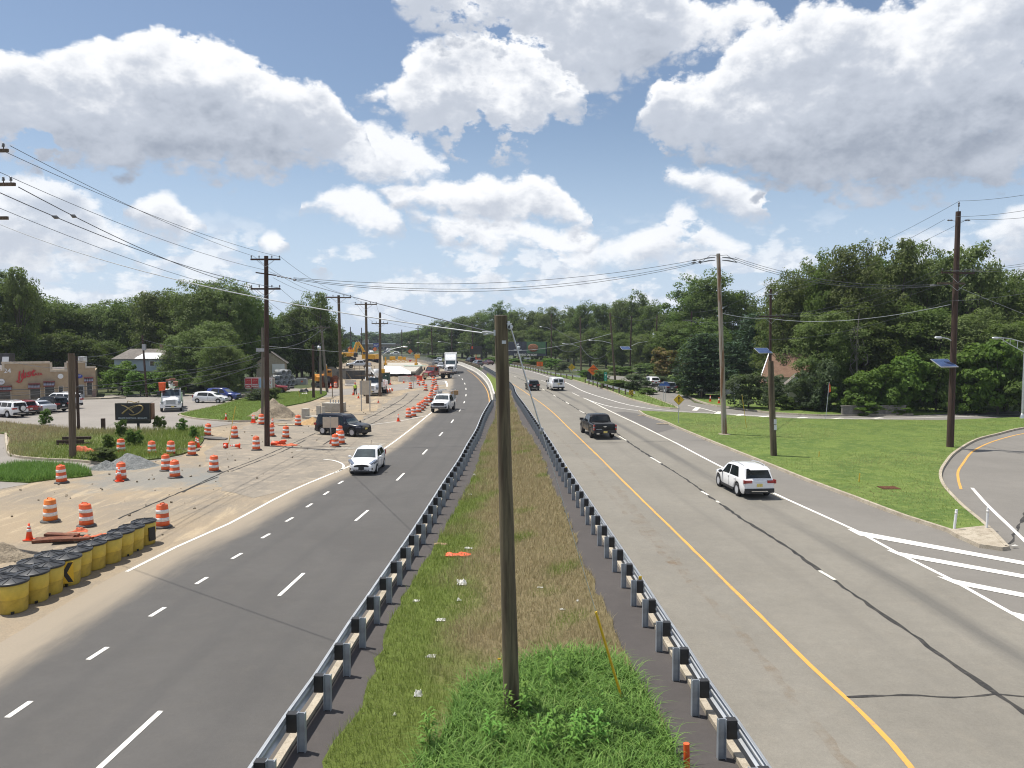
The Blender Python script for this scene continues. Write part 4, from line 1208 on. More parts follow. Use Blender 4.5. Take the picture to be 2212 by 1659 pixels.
def pole(label, base, top, r0, r1, material, name='utility_pole', cat='utility pole', shaft='shaft', bend=0.0):
 t = thing(name, label, cat, (base[0], base[1],0))
 v = Vector((top[0] - base[0], top[1] - base[1], top[2]))
 n = 9
 rnd = random.Random(int(abs(base[0] * 97 + base[1] * 31)))
 pts, rs = [],[]
 for k in range(n):
  f = k / (n - 1)
  pts.append(Vector((0,0,-0.2)) * (1 - f) + v * f + Vector((rnd.uniform(-1,1), rnd.uniform(-1,1),0)) * bend * math.sin(f * math.pi))
  rs.append((r0 + (r1 - r0) * f) * rnd.uniform(0.97,1.03))
 MB().tube(pts, rs, 12).obj(shaft, material, t)
 t['_v'] = list(v)
 return t
def along(t, z):
 v = Vector(t['_v'])
 return v * (z / v.z)
def crossarm(t, z, half, ang=0.0, material=None, ins=(-1,-.45,.45,1), brace=True, off=0.18, shift=0.0):
 c = along(t, z)
 d = Vector((math.cos(ang), math.sin(ang),0))
 nrm = Vector((math.sin(ang),-math.cos(ang),0)) * off
 a = MB().beam(c + nrm - d * (half - shift), c + nrm + d * (half + shift),.10,.13).obj('crossarm', material or M_TIMBER, t)
 for f in ins:
  p = c + nrm + d * (half * f * .95 + shift)
  link(INSUL, 'insulator', a, (p.x, p.y, p.z + .06))
 if brace:
  b = MB()
  for sg in (-1,1):
   b.tube([c + nrm + d * sg * half * .6 - Vector((0,0,.05)), c + nrm * 1.1 - Vector((0,0, half * .5))],.018,5)
  b.obj('brace', M_GREYMETAL, t)
def wire(label, p, q, sag, r=0.013, m=None, group=None, n=18, name='overhead_wire', splice=None):
 p, q = Vector(p), Vector(q)
 pts = [p.lerp(q, k / n) - Vector((0,0, sag * 4 * (k / n) * (1 - k / n))) for k in range(n + 1)]
 mid = pts[0].copy()
 mb = MB().tube([x - mid for x in pts], r, 5)
 o = mb.obj(name, m or M_WIRE, None, mid)
 tag(o, label, 'wire', group)
 if splice:
  f = splice
  c = pts[0].lerp(pts[1],0) if f == 0 else p.lerp(q, f) - Vector((0,0, sag * 4 * f * (1 - f)))
  dd = (q - p).normalized() * .22
  MB().tube([c - dd - mid, c - mid, c + dd - mid],[.03,.1,.03],6).obj('splice', M_PORC, o)
 return o
CP = pole('bare weathered pole standing in the median in front of everything', (0.01,16.28),(-0.24,16.55,8.89),.175,.135, W_GREEN)
cpt = Vector(((-0.24,16.55,8.89)))
cpb = Vector((CP.location))
MB().lathe([(.137,0),(.137,.012),(.02,.02)], n=12).obj('pole_top', plain('cut timber', (0.22,0.19,0.14),0.9), CP, cpt - cpb)
hw = MB()
h0 = Vector((-0.07,16.5,8.7)) - cpb
hw.box(h0,(.05,.10,.16)).tube([h0 + Vector((-.12,0,.02)), h0 + Vector((.06,0,.02))],.018,6)
hw.lathe([(.045,-.02),(.06,-.015),(.06,.015),(.045,.02)],(h0.x + .03, h0.y - .03, h0.z - .05),10, axis='Y')
h1 = Vector((-0.39,16.5,8.53)) - cpb
hw.box(h1 + Vector((.02,0,0)),(.05,.06,.12)).tube([h1, h1 + Vector((-.25,0,.02))],.02,6).tube([h1, h1 + Vector((-.22,.02,-.05))],.02,6)
hw.box(Vector((-0.17,16.38,8.33)) - cpb, (.09,.02,.07))
hw.obj('hardware', M_ALU, CP)
MB().box(Vector((-0.28,16.4,1.43)) - cpb, (.07,.02,.035)).obj('tag', M_SIGNYEL, CP)
ga = Vector((*(2.57,17.04),0.0))
gt = Vector((-0.04,16.5,8.68))
gmid = gt.lerp(ga, .70)
gw = MB().tube([gt - gt, gt.lerp(ga, .26) - gt],.017,6).tube([gt.lerp(ga, .26) - gt, ga - gt],.008,6)
gobj = gw.obj('guy_wire', M_ALU, None, gt)
tag(gobj, 'guy cable slanting down from the top of the bare median pole', 'guy wire')
p_ = gt.lerp(ga, .262) - gt
MB().blob(p_, (.045,.045,.10),3,.2,1).obj('turnbuckle', M_GREYMETAL, gobj)
yg = [gt.lerp(ga, f) - gt for f in (.735,.87,1.0)]
MB().tube(yg, .03,8).obj('guard_sleeve', plain('yellow plastic', (0.68,0.42,0.02),0.45), gobj)
P1 = pole('tall dark creosote pole with two crossarms standing in the work zone', (-19.27,60.15),(-19.08,60.2,14.82),.22,.16, W_DARK)
crossarm(P1,(-19.09,60.2,14.54)[2],1.15,0, W_DARK)
crossarm(P1,(-19.13,60.2,12.27)[2],1.15,0, W_DARK)
dz = (-19.11,60.2,13.43)[2]
c = along(P1, dz)
a = MB().beam(c + Vector((-.75,-.2,0.1)), c + Vector((.8,-.2,-.12)),.09).obj('crossarm', W_DARK, P1)
b = MB()
for k in range(4):
 b.lathe([(.03,0),(.07,.05),(.03,.1),(.07,.15),(.03,.2)], c + Vector((.9 + k * .3,-.2,-.2 - k * .05)),8, axis='X')
b.tube([c + Vector((.7,-.2,-.1)), c + Vector((2.2,-.2,-.42))],.02,5).blob(c + Vector((2.25,-.2,-.48)),(.14,.1,.1),2,.2,1)
b.obj('dead_end_insulators', M_PORC, P1)
GP = pole('slim grey pole close behind the tall dark pole', (-26.22,80.48),(-25.88,80,9.55),.15,.11, W_GREY)
MB().box(along(GP, (-26.02,80,7.25)[2]) + Vector((-.1,-.2,0)),(.9,.35,.35)).obj('transformer_box', M_GREYMETAL, GP)
P2 = pole('brown crossarm pole nearest the concrete block in the work zone', (-19.17,86.36),(-19.42,86.6,13.27),.21,.15, W_BROWN)
crossarm(P2,(-19.45,86.6,13.01)[2],1.4,0.1, W_BROWN)
P3 = pole('brown crossarm pole standing by the tall sign back', (-18.9,100.29),(-18.94,100.2,13.13),.21,.15, W_BROWN)
crossarm(P3,(-18.97,100.2,12.86)[2],1.42,0.1, W_BROWN)
P4 = pole('brown pole with a low crossarm beside the bucket truck', (-19.34,112.48),(-19.22,112.5,12.24),.24,.16, W_BROWN)
crossarm(P4,(-19.24,112.5,10.62)[2],1.2,0.0, W_BROWN)
P5 = pole('short black pole on the edge of the corner lawn', (-27.96,108.1),(-27.91,108,7.56),.2,.17, W_DARK)
P6 = pole('grey pole with a lamp on its top beside the corner lawn', (-28.57,114.81),(-28.66,115,6.67),.18,.16, W_GREY)
pt6 = along(P6,(-28.65,115,7.02)[2])
MB().lathe([(.12,-.2),(.3,0),(.3,.35),(.12,.45)], pt6 + Vector((-.15,0,-.1)),10).obj('lamp', M_ALU, P6)
P7 = pole('leaning grey pole behind the grey lamp pole', (-29.07,120.8),(-29.91,121,10.5),.22,.16, W_GREY)
crossarm(P7,(-29.88,121,10.14)[2],1.3,0.4, W_GREY)
P8 = pole('slim dark pole behind the cut off pole in the weed bed', (-39.5,69.76),(-39.64,70,6.8),.14,.11, W_DARK)
STUB = pole('thick cut off pole standing in the weed bed', (-30.71,53.39),(-30.68,53.6,7.4),.24,.21, W_BROWN)
HP = pole('leaning black pole beside the blue grey house', (-52.87,111.13),(-53.46,111.5,8.93),.16,.12, W_DARK)
MB().box(along(HP, (-53.14,111.5,7.2)[2]) + Vector((.2,-.15,0)),(.5,.3,.9)).obj('transformer', M_GREYMETAL, HP)
lpx = (-24.05,32,14.7)[0]
LP = pole('crossarm pole reaching in from the left edge', (lpx, 32),(-23.97,32,16.57),.22,.17, W_DARK)
crossarm(LP, (-22.38,32,16.01)[2],1.95,-0.05, W_BROWN, ins=(.95,), shift=1.64)
crossarm(LP, (-22.44,32,14.66)[2],2.2,-0.05, W_BROWN, ins=(.6,.82,.97), shift=1.64)
crossarm(LP, (-22.5,32,13.31)[2],1.85,-0.05, W_BROWN, ins=(), shift=1.64)
R1 = pole('tall two tone pole with bark coloured stains on the lawn edge', (18.48,66.54),(17.76,66.8,15.72),.24,.17, W_TAN, bend=.03)
z1 = (17.75,66.8,15.25)[2]
c = along(R1, z1)
b = MB()
for sx in (-1,1):
 for k in range(2):
  q = c + Vector((sx * .3,-.1,-.1 + .25 * k))
  b.tube([q, q + Vector((sx * .6,0,-.05)), q + Vector((sx * 1.3,0,-.2))],[.03,.06,.03],6)
 b.tube([c + Vector((sx * 1.5,-.1,-.25)), c + Vector((sx * .7,-.1,.35)), c + Vector((sx * .1,-.1,.3))],.02,5)
b.tube([c + Vector((-1.7,-.1,-.2)), c + Vector((-1.5,-.1,-.3))],.12,6)
b.obj('dead_end_insulators', M_PORC, R1)
MB().lathe([(.6,0),(.5,.05),(.25,.08)],(0,0,.1),14).obj('stone_collar', M_WORN, R1)
R2 = pole('greenish cut off pole with two white notices on the lawn', (18.6,54.23),(18.28,54.4,6.83),.235,.205, W_GREEN)
for dz in (.0,.66):
 pz = along(R2,2.15 + dz * .62)
 MB().box(pz + Vector((.1,-.24,0)),(.19,.02,.36)).obj('notice', plain('white card', (0.66,0.67,0.68),0.6), R2)
R3 = pole('dark pole with solar panel behind the cut off greenish pole', (30.43,90.47),(30.26,90.5,14.24),.19,.14, W_DARK)
crossarm(R3,(30.34,90.5,11)[2],1.6,0.2, W_DARK)
crossarm(R3,(30.28,90.5,13.59)[2],.8,0.2, M_GREYMETAL, ins=(-1,1), brace=False)
R4 = pole('tall dark pole with solar panel at the edge of the curved ramp', (33.59,58.62),(33.78,58.9,18.02),.255,.18, W_DARK)
crossarm(R4,(33.58,58.9,13.39)[2],1.5,0.25, W_DARK)
crossarm(R4,(33.72,58.9,12.59)[2],1.1,0.1, W_BROWN, ins=(), shift=-.5)
c = along(R4,(33.73,58.9,17.29)[2])
b = MB()
for sx in (-1,1):
 b.tube([c, c + Vector((sx * .45,-.1,.02))],.018,5).lathe([(.03,0),(.07,.1),(.03,.2),(.07,.3),(.02,.42)], c + Vector((sx * .45 if sx > 0 else -.87,-.1,.06)),8, axis='X')
tp = along(R4,(33.78,58.9,18.02)[2])
b.tube([tp, tp + Vector((.03,0,.35))],.025,5).lathe([(.03,0),(.08,.08),(.04,.16),(.08,.24),(.03,.38)], tp + Vector((.03,0,.35)),8)
b.obj('insulators', M_PORC, R4)
M_PANEL = plain('solar glass', (0.05,0.08,0.17),0.12,0.0,0.1,6.0, spec=0.9)
def solar(t, z, w=1.7, h=1.05, side=-1, tilt=30, yaw=20):
 c = along(t, z) + Vector((side * (w * .5 - .02),-.35,.0))
 rot = (R(tilt),0, R(yaw))
 p = MB().box((0,0,0),(w, h, .05)).obj('solar_panel', M_ALU, t, c, rot)
 g = MB()
 for i in range(5):
  for j in range(3):
   g.box(((i - 2) * w * .188,(j - 1) * h * .305,.03),(w * .182, h * .295,.012))
 g.obj('cells', M_PANEL, p)
 MB().tube([along(t, z - .25), c + Vector((0,0,-.2))],.025,6).obj('bracket', M_GREYMETAL, t)
solar(R4,(33.54,58.9,6.31)[2] + .25,1.75,1.15)
solar(R3,(30.36,90.5,6.82)[2] + .2,1.9,1.2)
def lamp_arm(t, z, length, rise, ang=math.pi, head=.8):
 c = along(t, z)
 d = Vector((math.cos(ang), math.sin(ang),0))
 pts = [c, c + d * length * .5 + Vector((0,0, rise * .75)), c + d * length + Vector((0,0, rise))]
 MB().tube(pts, [.05,.042,.035],6).obj('lamp_arm', M_ALU, t)
 h = pts[-1] + d * head * .4
 MB().blob(h, (head * .5,.16,.10),1,.05,2, flat=1.4).obj('lamp_head', M_ALU, t)
lamp_arm(R4,(33.67,58.9,8.75)[2] - .6,.9,.35, head=.7)
far_poles = [
 ('far pole with lamp arm left of the billboard trees', (11.09,216.7),(10.91,214,15.19),2.6,.8, None),
 ('far pole with lamp arm behind the small yellow diamond sign', (15.82,175.72),(15.57,176,13.3),3.6,.9,(12.58,176,7.34)),
 ('leaning far pole with lamp arm behind the green mile sign', (18.75,138.9),(17.5,138,13.07),3.6,.6,(15.25,138,8.15)),
]
for lab, b_, t_, ln, rs, lz in far_poles:
 q = pole(lab, b_, t_, .2,.15, W_BROWN)
 lamp_arm(q, (lz[2] - rs) if lz else (10.92,214,10.96)[2], ln, rs)
SP = pole('dark far pole with solar panel and lamp at the woods edge', (29.39,191.41),(29.39,190,13.97),.2,.16, W_DARK)
solar(SP, (29.01,190,6.12)[2],2.6,1.5)
lamp_arm(SP, (29.23,190,6.58)[2],3.8,1.1,0.2)
ST = pole('dark far pole with solar panel, lamp and grey transformer can', (39.34,211.76),(39.66,211,14.97),.24,.18, W_DARK)
solar(ST, (39.43,211,6.88)[2],3.2,1.8)
lamp_arm(ST, (39.55,211,7.64)[2],7.0,1.3)
cz = along(ST, (39.41,211,9.03)[2])
MB().lathe([(.4,-1),(.45,-.9),(.45,.9),(.3,1.05)], cz + Vector((-.6,-.2,0)),10).obj('transformer', M_ALU, ST)
FP = pole('far crossarm pole half hidden by the pine crowns', (36.18,155.16),(36.05,155,13.87),.2,.15, W_DARK)
crossarm(FP, (36.07,155,12.11)[2],2.0,.2, W_GREY)
lone = [('thin far pole with lamp above the white box truck', (-23.27,297.57),(-23.17,297,13.03),4.0,1.0),('thin far pole with lamp right of the dark message board', (-15.37,304.05),(-15.74,305,14.25),4.6,.6),('thin far pole with lamp left of the box truck', (-30.15,291.36),(-30.28,290,12.74),4.5,.8),('thin far pole above the deck machine', (-50.07,349.73),(-49.86,349,12.58),0,0),('thin far pole beside the pale far house', (-42.7,349.73),(-42.51,349,14.25),0,0),('thin far pole by the diner sign', (-81.34,388.64),(-81.26,388,14.44),0,0),('thin far pole behind the tall excavator', (-73.91,378.12),(-73.53,377,13.82),0,0)]
for lab, b_, t_, ln, rs in lone:
 q = pole(lab, b_, t_, .26,.2, W_DARK)
 if ln: lamp_arm(q, (-23.2,297,6.26)[2], ln, rs, head=1.6)
lamp_arm(P4,(-19.27,112.5,7.05)[2] - 1.2,3.3,1.4,0.0, head=.9)
SLX = (53.29,80.02)
SL = pole('tall aluminium street light with a trussed arm at the right edge', SLX, (SLX[0], SLX[1],10.2),.13,.09, M_ALU, name='street_light', cat='street light', shaft='mast')
a_ = Vector((49.97,79.7,8.54)) - Vector((SLX[0], SLX[1],0))
top_ = Vector((0,0,8.0))
low_ = Vector((0,0,7.0))
b = MB().tube([top_, top_.lerp(a_, .5) + Vector((0,0,.15)), a_ + Vector((.4,0,0))],.05,6).tube([low_, low_.lerp(a_, .5) + Vector((0,0,.05)), a_ + Vector((.5,0,-.08))],.045,6)
for f in (.25,.5,.72):
 b.tube([top_.lerp(a_, f) + Vector((0,0,.08)), low_.lerp(a_, f)],.03,5)
b.obj('lamp_arm', M_ALU, SL)
MB().blob(a_ + Vector((.05,0,-.05)),(.45,.2,.13),1,.05,2, flat=1.5).obj('lamp_head', M_ALU, SL)
MB().lathe([(.26,0),(.26,.1),(.15,.5),(.13,.6)],(0,0,0),10).obj('base', M_ALU, SL)
wire('topmost wire from the left edge crossarm to the dark work zone pole', (-20.54,32,16.29),(-20.02,60,14.8),.35)
wire('second wire from the left edge to the top arm of the dark pole', (-21.11,32,16.21),(-17.91,60,14.73),.45)
wire('wire from the left edge to the middle fittings of the dark pole', (-22.3,32,15.82),(-19.14,60,13.73),.5)
wire('spliced cable from the lower left crossarm to the second arm of the dark pole', (-20.26,32,14.62),(-20.14,60,12.34),.5,.02, splice=.14)
wire('spliced cable below it running to the right end of the second arm', (-21.12,32,14.43),(-18.02,60,12.34),.6,.02, splice=.12)
wire('lowest cable from the left edge to the dark pole', (-22.36,32,14.32),(-19.25,60,11.7),.5)
wire('bright steel strand sagging from the left edge to the bare median pole', (-23.09,33,13.83),(-0.42,16.6,8.5),.62,.014, M_WIRELIGHT)
wire('dark strand from the dark pole to the bare median pole', (-18.93,60,13.63),(-0.42,16.6,8.54),.12,.013)
wire('upper long span crossing the highway between the two tall poles', (-16.93,60,13.13),(16.12,66.5,15.22),1.15,.018, splice=.985)
wire('middle long span crossing the highway between the two tall poles', (-16.93,60,13.06),(16.2,66.5,15.06),1.5,.018, splice=.98)
wire('lower long span crossing the highway between the two tall poles', (-16.93,60,12.98),(16.2,66.5,14.94),1.6,.018)
for qa, qb, lab in (((-20.02,60,14.8),(-20.74,86.4,13.25), 'left'),((-17.91,60,14.73),(-18.1,86.4,13.25), 'right'),((-18.51,60,13.13),(-19.4,86.4,13.15), 'middle'),((-20.14,60,12.34),(-21.06,86.4,9.02), 'lower left'),((-18.02,60,12.34),(-19.39,86.4,10.06), 'lower')):
 wire('%s wire between the dark pole and the next brown crossarm pole' % lab, qa, qb, .5)
wire('left wire between the first and second brown crossarm poles', (-20.69,86.4,13.25),(-20.25,100,13.12),.4)
wire('right wire between the first and second brown crossarm poles', (-18.1,86.4,13.25),(-17.61,100,13.12),.4)
wire('left wire between the second brown pole and the low crossarm pole', (-20.25,100,13.12),(-20.19,112.2,10.89),.3)
wire('right wire between the second brown pole and the low crossarm pole', (-17.61,100,13.12),(-19.17,112.2,12.09),.3)
wire('upper cable from the low crossarm pole towards the far woods', (-18.83,112.2,12.16),(-23.09,296,12.66),1.2,.02)
wire('lower cable from the low crossarm pole towards the far woods', (-18.17,112.2,10.75),(-15.69,304,13.5),1.6,.02)
wire('bright cable strung low across the work zone to the far bend', (-25.85,79.8,7.68),(-15.3,303,4.76),1.6,.02, M_WIRELIGHT)
wire('sagging cable from the slim grey pole up to the leaning grey pole', (-25.85,79.8,7.44),(-29.87,120.8,9.85),.9,.03)
wire('thin cable from the slim grey pole to the leaning grey pole', (-25.84,79.8,8.4),(-30.16,120.8,10.28),.3,.02)
wire('cable from the short black pole to the leaning pole', (-27.86,107.8,7.24),(-29.46,120.8,8.18),.2,.02)
wire('thick cable from the slim grey pole to the left building', (-25.97,79.8,6.53),(-41.35,62,4.29),.8,.03)
wire('second thick cable from the slim grey pole down to the left', (-25.98,79.8,5.91),(-35.32,66,3.27),.6,.03)
wire('third thick cable from the slim grey pole to the left edge', (-25.98,79.8,5.62),(-45.63,66,3.39),.5,.025)
wire('thin wire from the slim dark pole to the leaning house pole', (-39.55,69.8,6.68),(-53.36,111.3,8),.5,.02)
wire('upper wire from the left building to the slim dark pole', (-52.27,80,6.09),(-39.58,69.8,5.67),.2,.02)
wire('wire from the slim dark pole to the slim grey pole', (-39.56,69.8,6.47),(-25.96,79.8,7.06),1.5,.02)
wire('wire from the house pole to the slim grey pole', (-53.35,111.3,8.33),(-25.93,79.8,8.26),1.0,.02)
wire('lower wire from the left edge to the slim dark pole', (-47.4,69.8,3.44),(-39.64,69.8,3.9),.1,.015)
wire('upper span from the two tone pole to the right dark pole', (19.13,66.5,15.37),(33.42,58.7,12.61),.95,.018)
wire('middle span from the two tone pole to the right dark pole', (19.14,66.5,15.22),(33.43,58.7,12.57),1.05,.018, splice=.92)
wire('lower span from the two tone pole to the right dark pole', (19.06,66.5,15.1),(33.36,58.7,12.54),1.1,.018)
wire('topmost wire between the two dark poles on the right', (33.74,58.7,18.78),(30.19,90.3,14.82),.7)
wire('left top wire between the two dark poles on the right', (32.67,58.7,17.4),(29.67,90.3,13.69),.8)
wire('right top wire between the two dark poles on the right', (34.42,58.7,17.43),(30.65,90.3,13.69),.8)
wire('left crossarm wire between the two dark poles on the right', (32.06,58.7,13.55),(29.45,90.3,11.16),.9)
wire('middle crossarm wire between the two dark poles on the right', (32.83,58.7,13.51),(30.21,90.3,11.1),1.0)
wire('right crossarm wire between the two dark poles on the right', (34.8,58.7,13.48),(31.62,90.3,11.1),1.1)
wire('thick bright cable slung between the two dark poles on the right', (33.3,58.7,11),(30.11,90.3,10.78),.75,.022, M_WIRELIGHT)
wire('low thin cable between the two dark poles on the right', (33.29,58.7,11.35),(30.16,90.3,8.35),.8,.015)
wire('topmost wire leaving the right dark pole past the right edge', (33.74,58.7,18.78),(28.06,36,16.01),.3)
wire('second wire leaving the right dark pole past the right edge', (33.54,58.7,17.61),(28.1,36,15.27),.3)
wire('third wire leaving the right dark pole past the right edge', (34.42,58.7,17.43),(28.12,36,14.72),.3)
wire('upper crossarm wire leaving the right dark pole', (32.83,58.7,13.55),(31.35,40,13.26),.3)
wire('middle crossarm wire leaving the right dark pole', (33.46,58.7,13.51),(31.35,40,13.12),.3)
wire('lower crossarm wire leaving the right dark pole', (34.8,58.7,13.51),(31.37,40,12.83),.3)
wire('low wire leaving the right dark pole past the right edge', (33.29,58.7,11.28),(31.41,40,11.79),.3)
wire('guy strand slanting right from the right dark pole', (33.79,58.7,12.33),(48.98,62,7.36),.05,.014, M_WIRELIGHT)
wire('top wire from the dark solar pole to the far crossarm pole', (30.19,90.3,14.82),(35.96,155,13.78),1.0,.02)
wire('crossarm wire from the dark solar pole to the far crossarm pole', (29.45,90.3,11.1),(34.77,155,12.3),.8,.02)
wire('cable from the two tone pole to the dark solar pole', (17.97,66.6,10.63),(30.11,90.3,10.83),.2,.03, M_WIRELIGHT)
wire('sagging cable between the first two far lamp poles', (10.88,213,8.02),(15.64,175.8,6.5),2.0,.035)
wire('sagging cable between the leaning far pole and its neighbour', (15.64,175.8,6.92),(18.16,138,7.08),2.6,.035)
wire('bright high cable along the far lamp poles', (-2.12,220,5.1),(17.9,138,9.39),1.0,.035, M_WIRELIGHT)
wire('thin high wire along the far lamp poles', (10.86,213,12.1),(15.63,175.8,7.87),.5,.03)
wire('wire from the leaning far pole to the far solar pole', (17.54,138,12.7),(39.69,210.8,14.46),1.0,.03)
wire('wire from the far transformer pole to the far crossarm pole', (39.71,210.8,12.44),(36.07,155,12.3),1.0,.03)
M_GLASS = plain('tinted car glass', (0.012,0.016,0.018),0.05,0,0.3,1.5, spec=0.45)
M_GLASSL = plain('windscreen glass', (0.035,0.05,0.055),0.05,0,0.4,1.2, spec=0.8)
M_TYRE = plain('tyre rubber', (0.015,0.015,0.016),0.85,0,0.25,5)
M_RIM = plain('alloy rim', (0.50,0.51,0.53),0.35,0.15,0.1,5)
M_RIMD = plain('dark rim', (0.10,0.10,0.11),0.4,0.6,0.2,5)
M_TRIM = plain('black trim', (0.02,0.02,0.022),0.55,0,0.2,5)
M_CHROME = plain('chrome', (0.75,0.76,0.78),0.12,1.0,0.05,5)
M_TAIL = plain('tail lamp red', (0.32,0.012,0.015),0.15,0,0.25,8, coat=0.8)
M_HEAD = plain('headlamp lens', (0.20,0.23,0.29),0.08,0.3,0.5,9, coat=1.0)
M_AMBER = plain('amber lens', (0.65,0.25,0.03),0.2)
M_PLATE = plain('pale yellow plate', (0.68,0.55,0.16),0.5,0,0.25,30)
M_PLATEW = plain('white plate', (0.65,0.66,0.66),0.5,0,0.2,30)
P_WHITE = paint('white car paint', (0.78,0.78,0.78))
P_BLACK = paint('black car paint', (0.006,0.006,0.007))
P_NAVY = paint('near black blue car paint', (0.008,0.010,0.018))
P_BLUE = paint('blue car paint', (0.022,0.04,0.20))
P_RED = paint('dark red car paint', (0.22,0.012,0.012))
P_SILVER = paint('silver car paint', (0.52,0.53,0.55),0.4)
P_GREY = paint('grey car paint', (0.16,0.17,0.19),0.3)
P_MAROON = paint('maroon car paint', (0.08,0.012,0.016))
P_GREEN = paint('pale green utility paint', (0.42,0.56,0.42))
def lerp_pts(pts, x):
 for (x0, z0),(x1, z1) in zip(pts[:-1], pts[1:]):
  if x <= x1 + 1e-9:
   t = (x - x0) / max(1e-9, x1 - x0)
   return z0 + (z1 - z0) * min(1, max(0, t))
 return pts[-1][1]
_tyre = {}
def wheel_mesh(r, w, dark):
 k = (round(r, 3), w, dark)
 if k in _tyre: return _tyre[k]
 ty = MB().lathe([(r * .62,-w * .5),(r * .92,-w * .5),(r, -w * .32),(r, w * .32),(r * .92, w * .5),(r * .62, w * .5)], n=20, axis='Y', caps=False).mesh('wheel', M_TYRE)
 rm = MB().lathe([(r * .63,-w * .40),(r * .63,-w * .3),(r * .2,-w * .22)], n=20, axis='Y', mi=1)
 for i in range(7):
  a = 2 * math.pi * i / 7
  for sg in (1,):
   rm.box((math.cos(a) * r * .34,-w * .36, math.sin(a) * r * .34),(r * .62, w * .12, r * .15),(0,-a, 0),0)
 rm.lathe([(r * .62,-w * .46),(r * .68,-w * .46),(r * .68,-w * .38),(r * .62,-w * .38)], n=20, axis='Y')
 rm.lathe([(r * .16,-w * .42),(r * .16,-w * .25)], n=10, axis='Y')
 rim = rm.mesh('rim', [M_RIMD if dark else M_RIM, M_TRIM])
 _tyre[k] = (ty, rim)
 return _tyre[k]
def wheels(t, xs, track, r, w=.22, dark=False, dual=False):
 for x in xs:
  for sg in (-1,1):
   ty, rim = wheel_mesh(r, w, dark)
   o = link(ty, 'wheel', t, (x, sg * track / 2, r),(0,0,0 if sg < 0 else math.pi))
   link(rim, 'rim', o)
   if dual and x < 0:
    link(ty, 'wheel', t, (x, sg * (track / 2 - w * 1.2), r))
class Body:
 """car shell: x forward from -L/2 (tail) to L/2 (nose), lofted from a roof line, a belt line and a plan"""
 def __init__(self, L, W, top, belt, zs, axles, R_arch, wr, nose=.22, tail=.12, roof_in=.24, arch_c=None):
  self.L, self.W, self.top, self.belt, self.zs, self.axles, self.Ra, self.wr = L, W, top, belt, zs, axles, R_arch, wr
  self.nose, self.tail, self.roof_in = nose, tail, roof_in
  self.H = max(z for _, z in top)
 def half(self, x):
  L, W = self.L, self.W
  d0, d1 = (L / 2 - x),(x + L / 2)
  f = 1.0
  if d0 < .9: f -= self.nose * (1 - d0 / .9) ** 2.2
  if d1 < .7: f -= self.tail * (1 - d1 / .7) ** 2.2
  return W / 2 * f
 def z_top(self, x): return lerp_pts(self.top, x)
 def z_belt(self, x): return min(lerp_pts(self.belt, x), self.z_top(x) - .03)
 def z_bot(self, x):
  z = self.zs + (.06 if abs(x) > self.L / 2 - .15 else 0)
  for ax in self.axles:
   d = abs(x - ax)
   if d < self.Ra: z = max(z, self.wr + math.sqrt(self.Ra ** 2 - d * d))
  return min(z, self.z_belt(x) - .05)
 def w_top(self, x):
  h = self.half(x)
  k = (self.z_top(x) - self.z_belt(x)) / max(.05, self.H - lerp_pts(self.belt, 0))
  return h * (.95 - (self.roof_in - .05) * min(1, max(0, k)) ** .8)
 def section(self, x):
  h, zb, zt, z0 = self.half(x), self.z_belt(x), self.z_top(x), self.z_bot(x)
  wt = self.w_top(x)
  r = min(.05,(zt - zb) * .4)
  zm = z0 + (zb - z0) * .5
  return [(h * .95, z0),(h * .995, z0 + (zb - z0) * .18),(h, zm),(h * .985, zb - .04),(h * .965, zb),(wt, zt - r),(wt * .93, zt - r * .2),(wt * .6, zt + .012),(0, zt + .02)]
 def stations(self):
  xs = {-self.L / 2, self.L / 2}
  for p in self.top + self.belt: xs.add(p[0])
  for ax in self.axles:
   for k in (-1,-.98,-.9,-.75,-.5,-.25,0,.25,.5,.75,.9,.98,1): xs.add(ax + k * self.Ra)
  for k in range(1,12): xs.add(-self.L / 2 + self.L * k / 12)
  for k in (.03,.1,.22,.4): xs |= {self.L / 2 - k, -self.L / 2 + k}
  xs = sorted(x for x in xs if -self.L / 2 <= x <= self.L / 2)
  out = [xs[0]]
  for x in xs[1:]:
   if x - out[-1] > .012: out.append(x)
  return out
 def build(self, t, m, name='body'):
  mb = MB()
  xs = self.stations()
  rings = []
  for x in xs:
   s = self.section(x)
   rings.append([(x, -y, z) for y, z in s] + [(x, y, z) for y, z in s[::-1][1:]])
  k = len(rings[0])
  vs = [p for r_ in rings for p in r_]
  fs = [(i * k + j, i * k + j + 1,(i + 1) * k + j + 1,(i + 1) * k + j) for i in range(len(xs) - 1) for j in range(k - 1)]
  mb.add(vs, [f[::-1] for f in fs],0, True)
  mb.add(rings[0],[tuple(range(k))],0)
  mb.add(rings[-1],[tuple(range(k))[::-1]],0)
  o = mb.obj(name, m, t)
  try:
   o.data.set_sharp_from_angle(angle=R(38))
  except Exception:
   pass
  MB().box((0,0,(self.zs + .55) / 2 + .02),(self.L * .92, self.W * .74,.55 - self.zs)).obj('underbody', M_TRIM, t)
  return o
 def side_pt(self, x, f, sg, off=.008):
  s = self.section(x)
  a, b = Vector((s[4][0], s[4][1])), Vector((s[5][0], s[5][1]))
  p = a.lerp(b, f)
  return (x, sg * (p.x + off), p.y)
 def top_pt(self, x, f, off=.01):
  """f -1..1 across the roof surface"""
  s = self.section(x)
  y = f * s[5][0] * .97
  a = abs(y)
  pr = sorted([(q[0], q[1]) for q in s[5:]])
  return (x, y, lerp_pts(pr, a) + off)
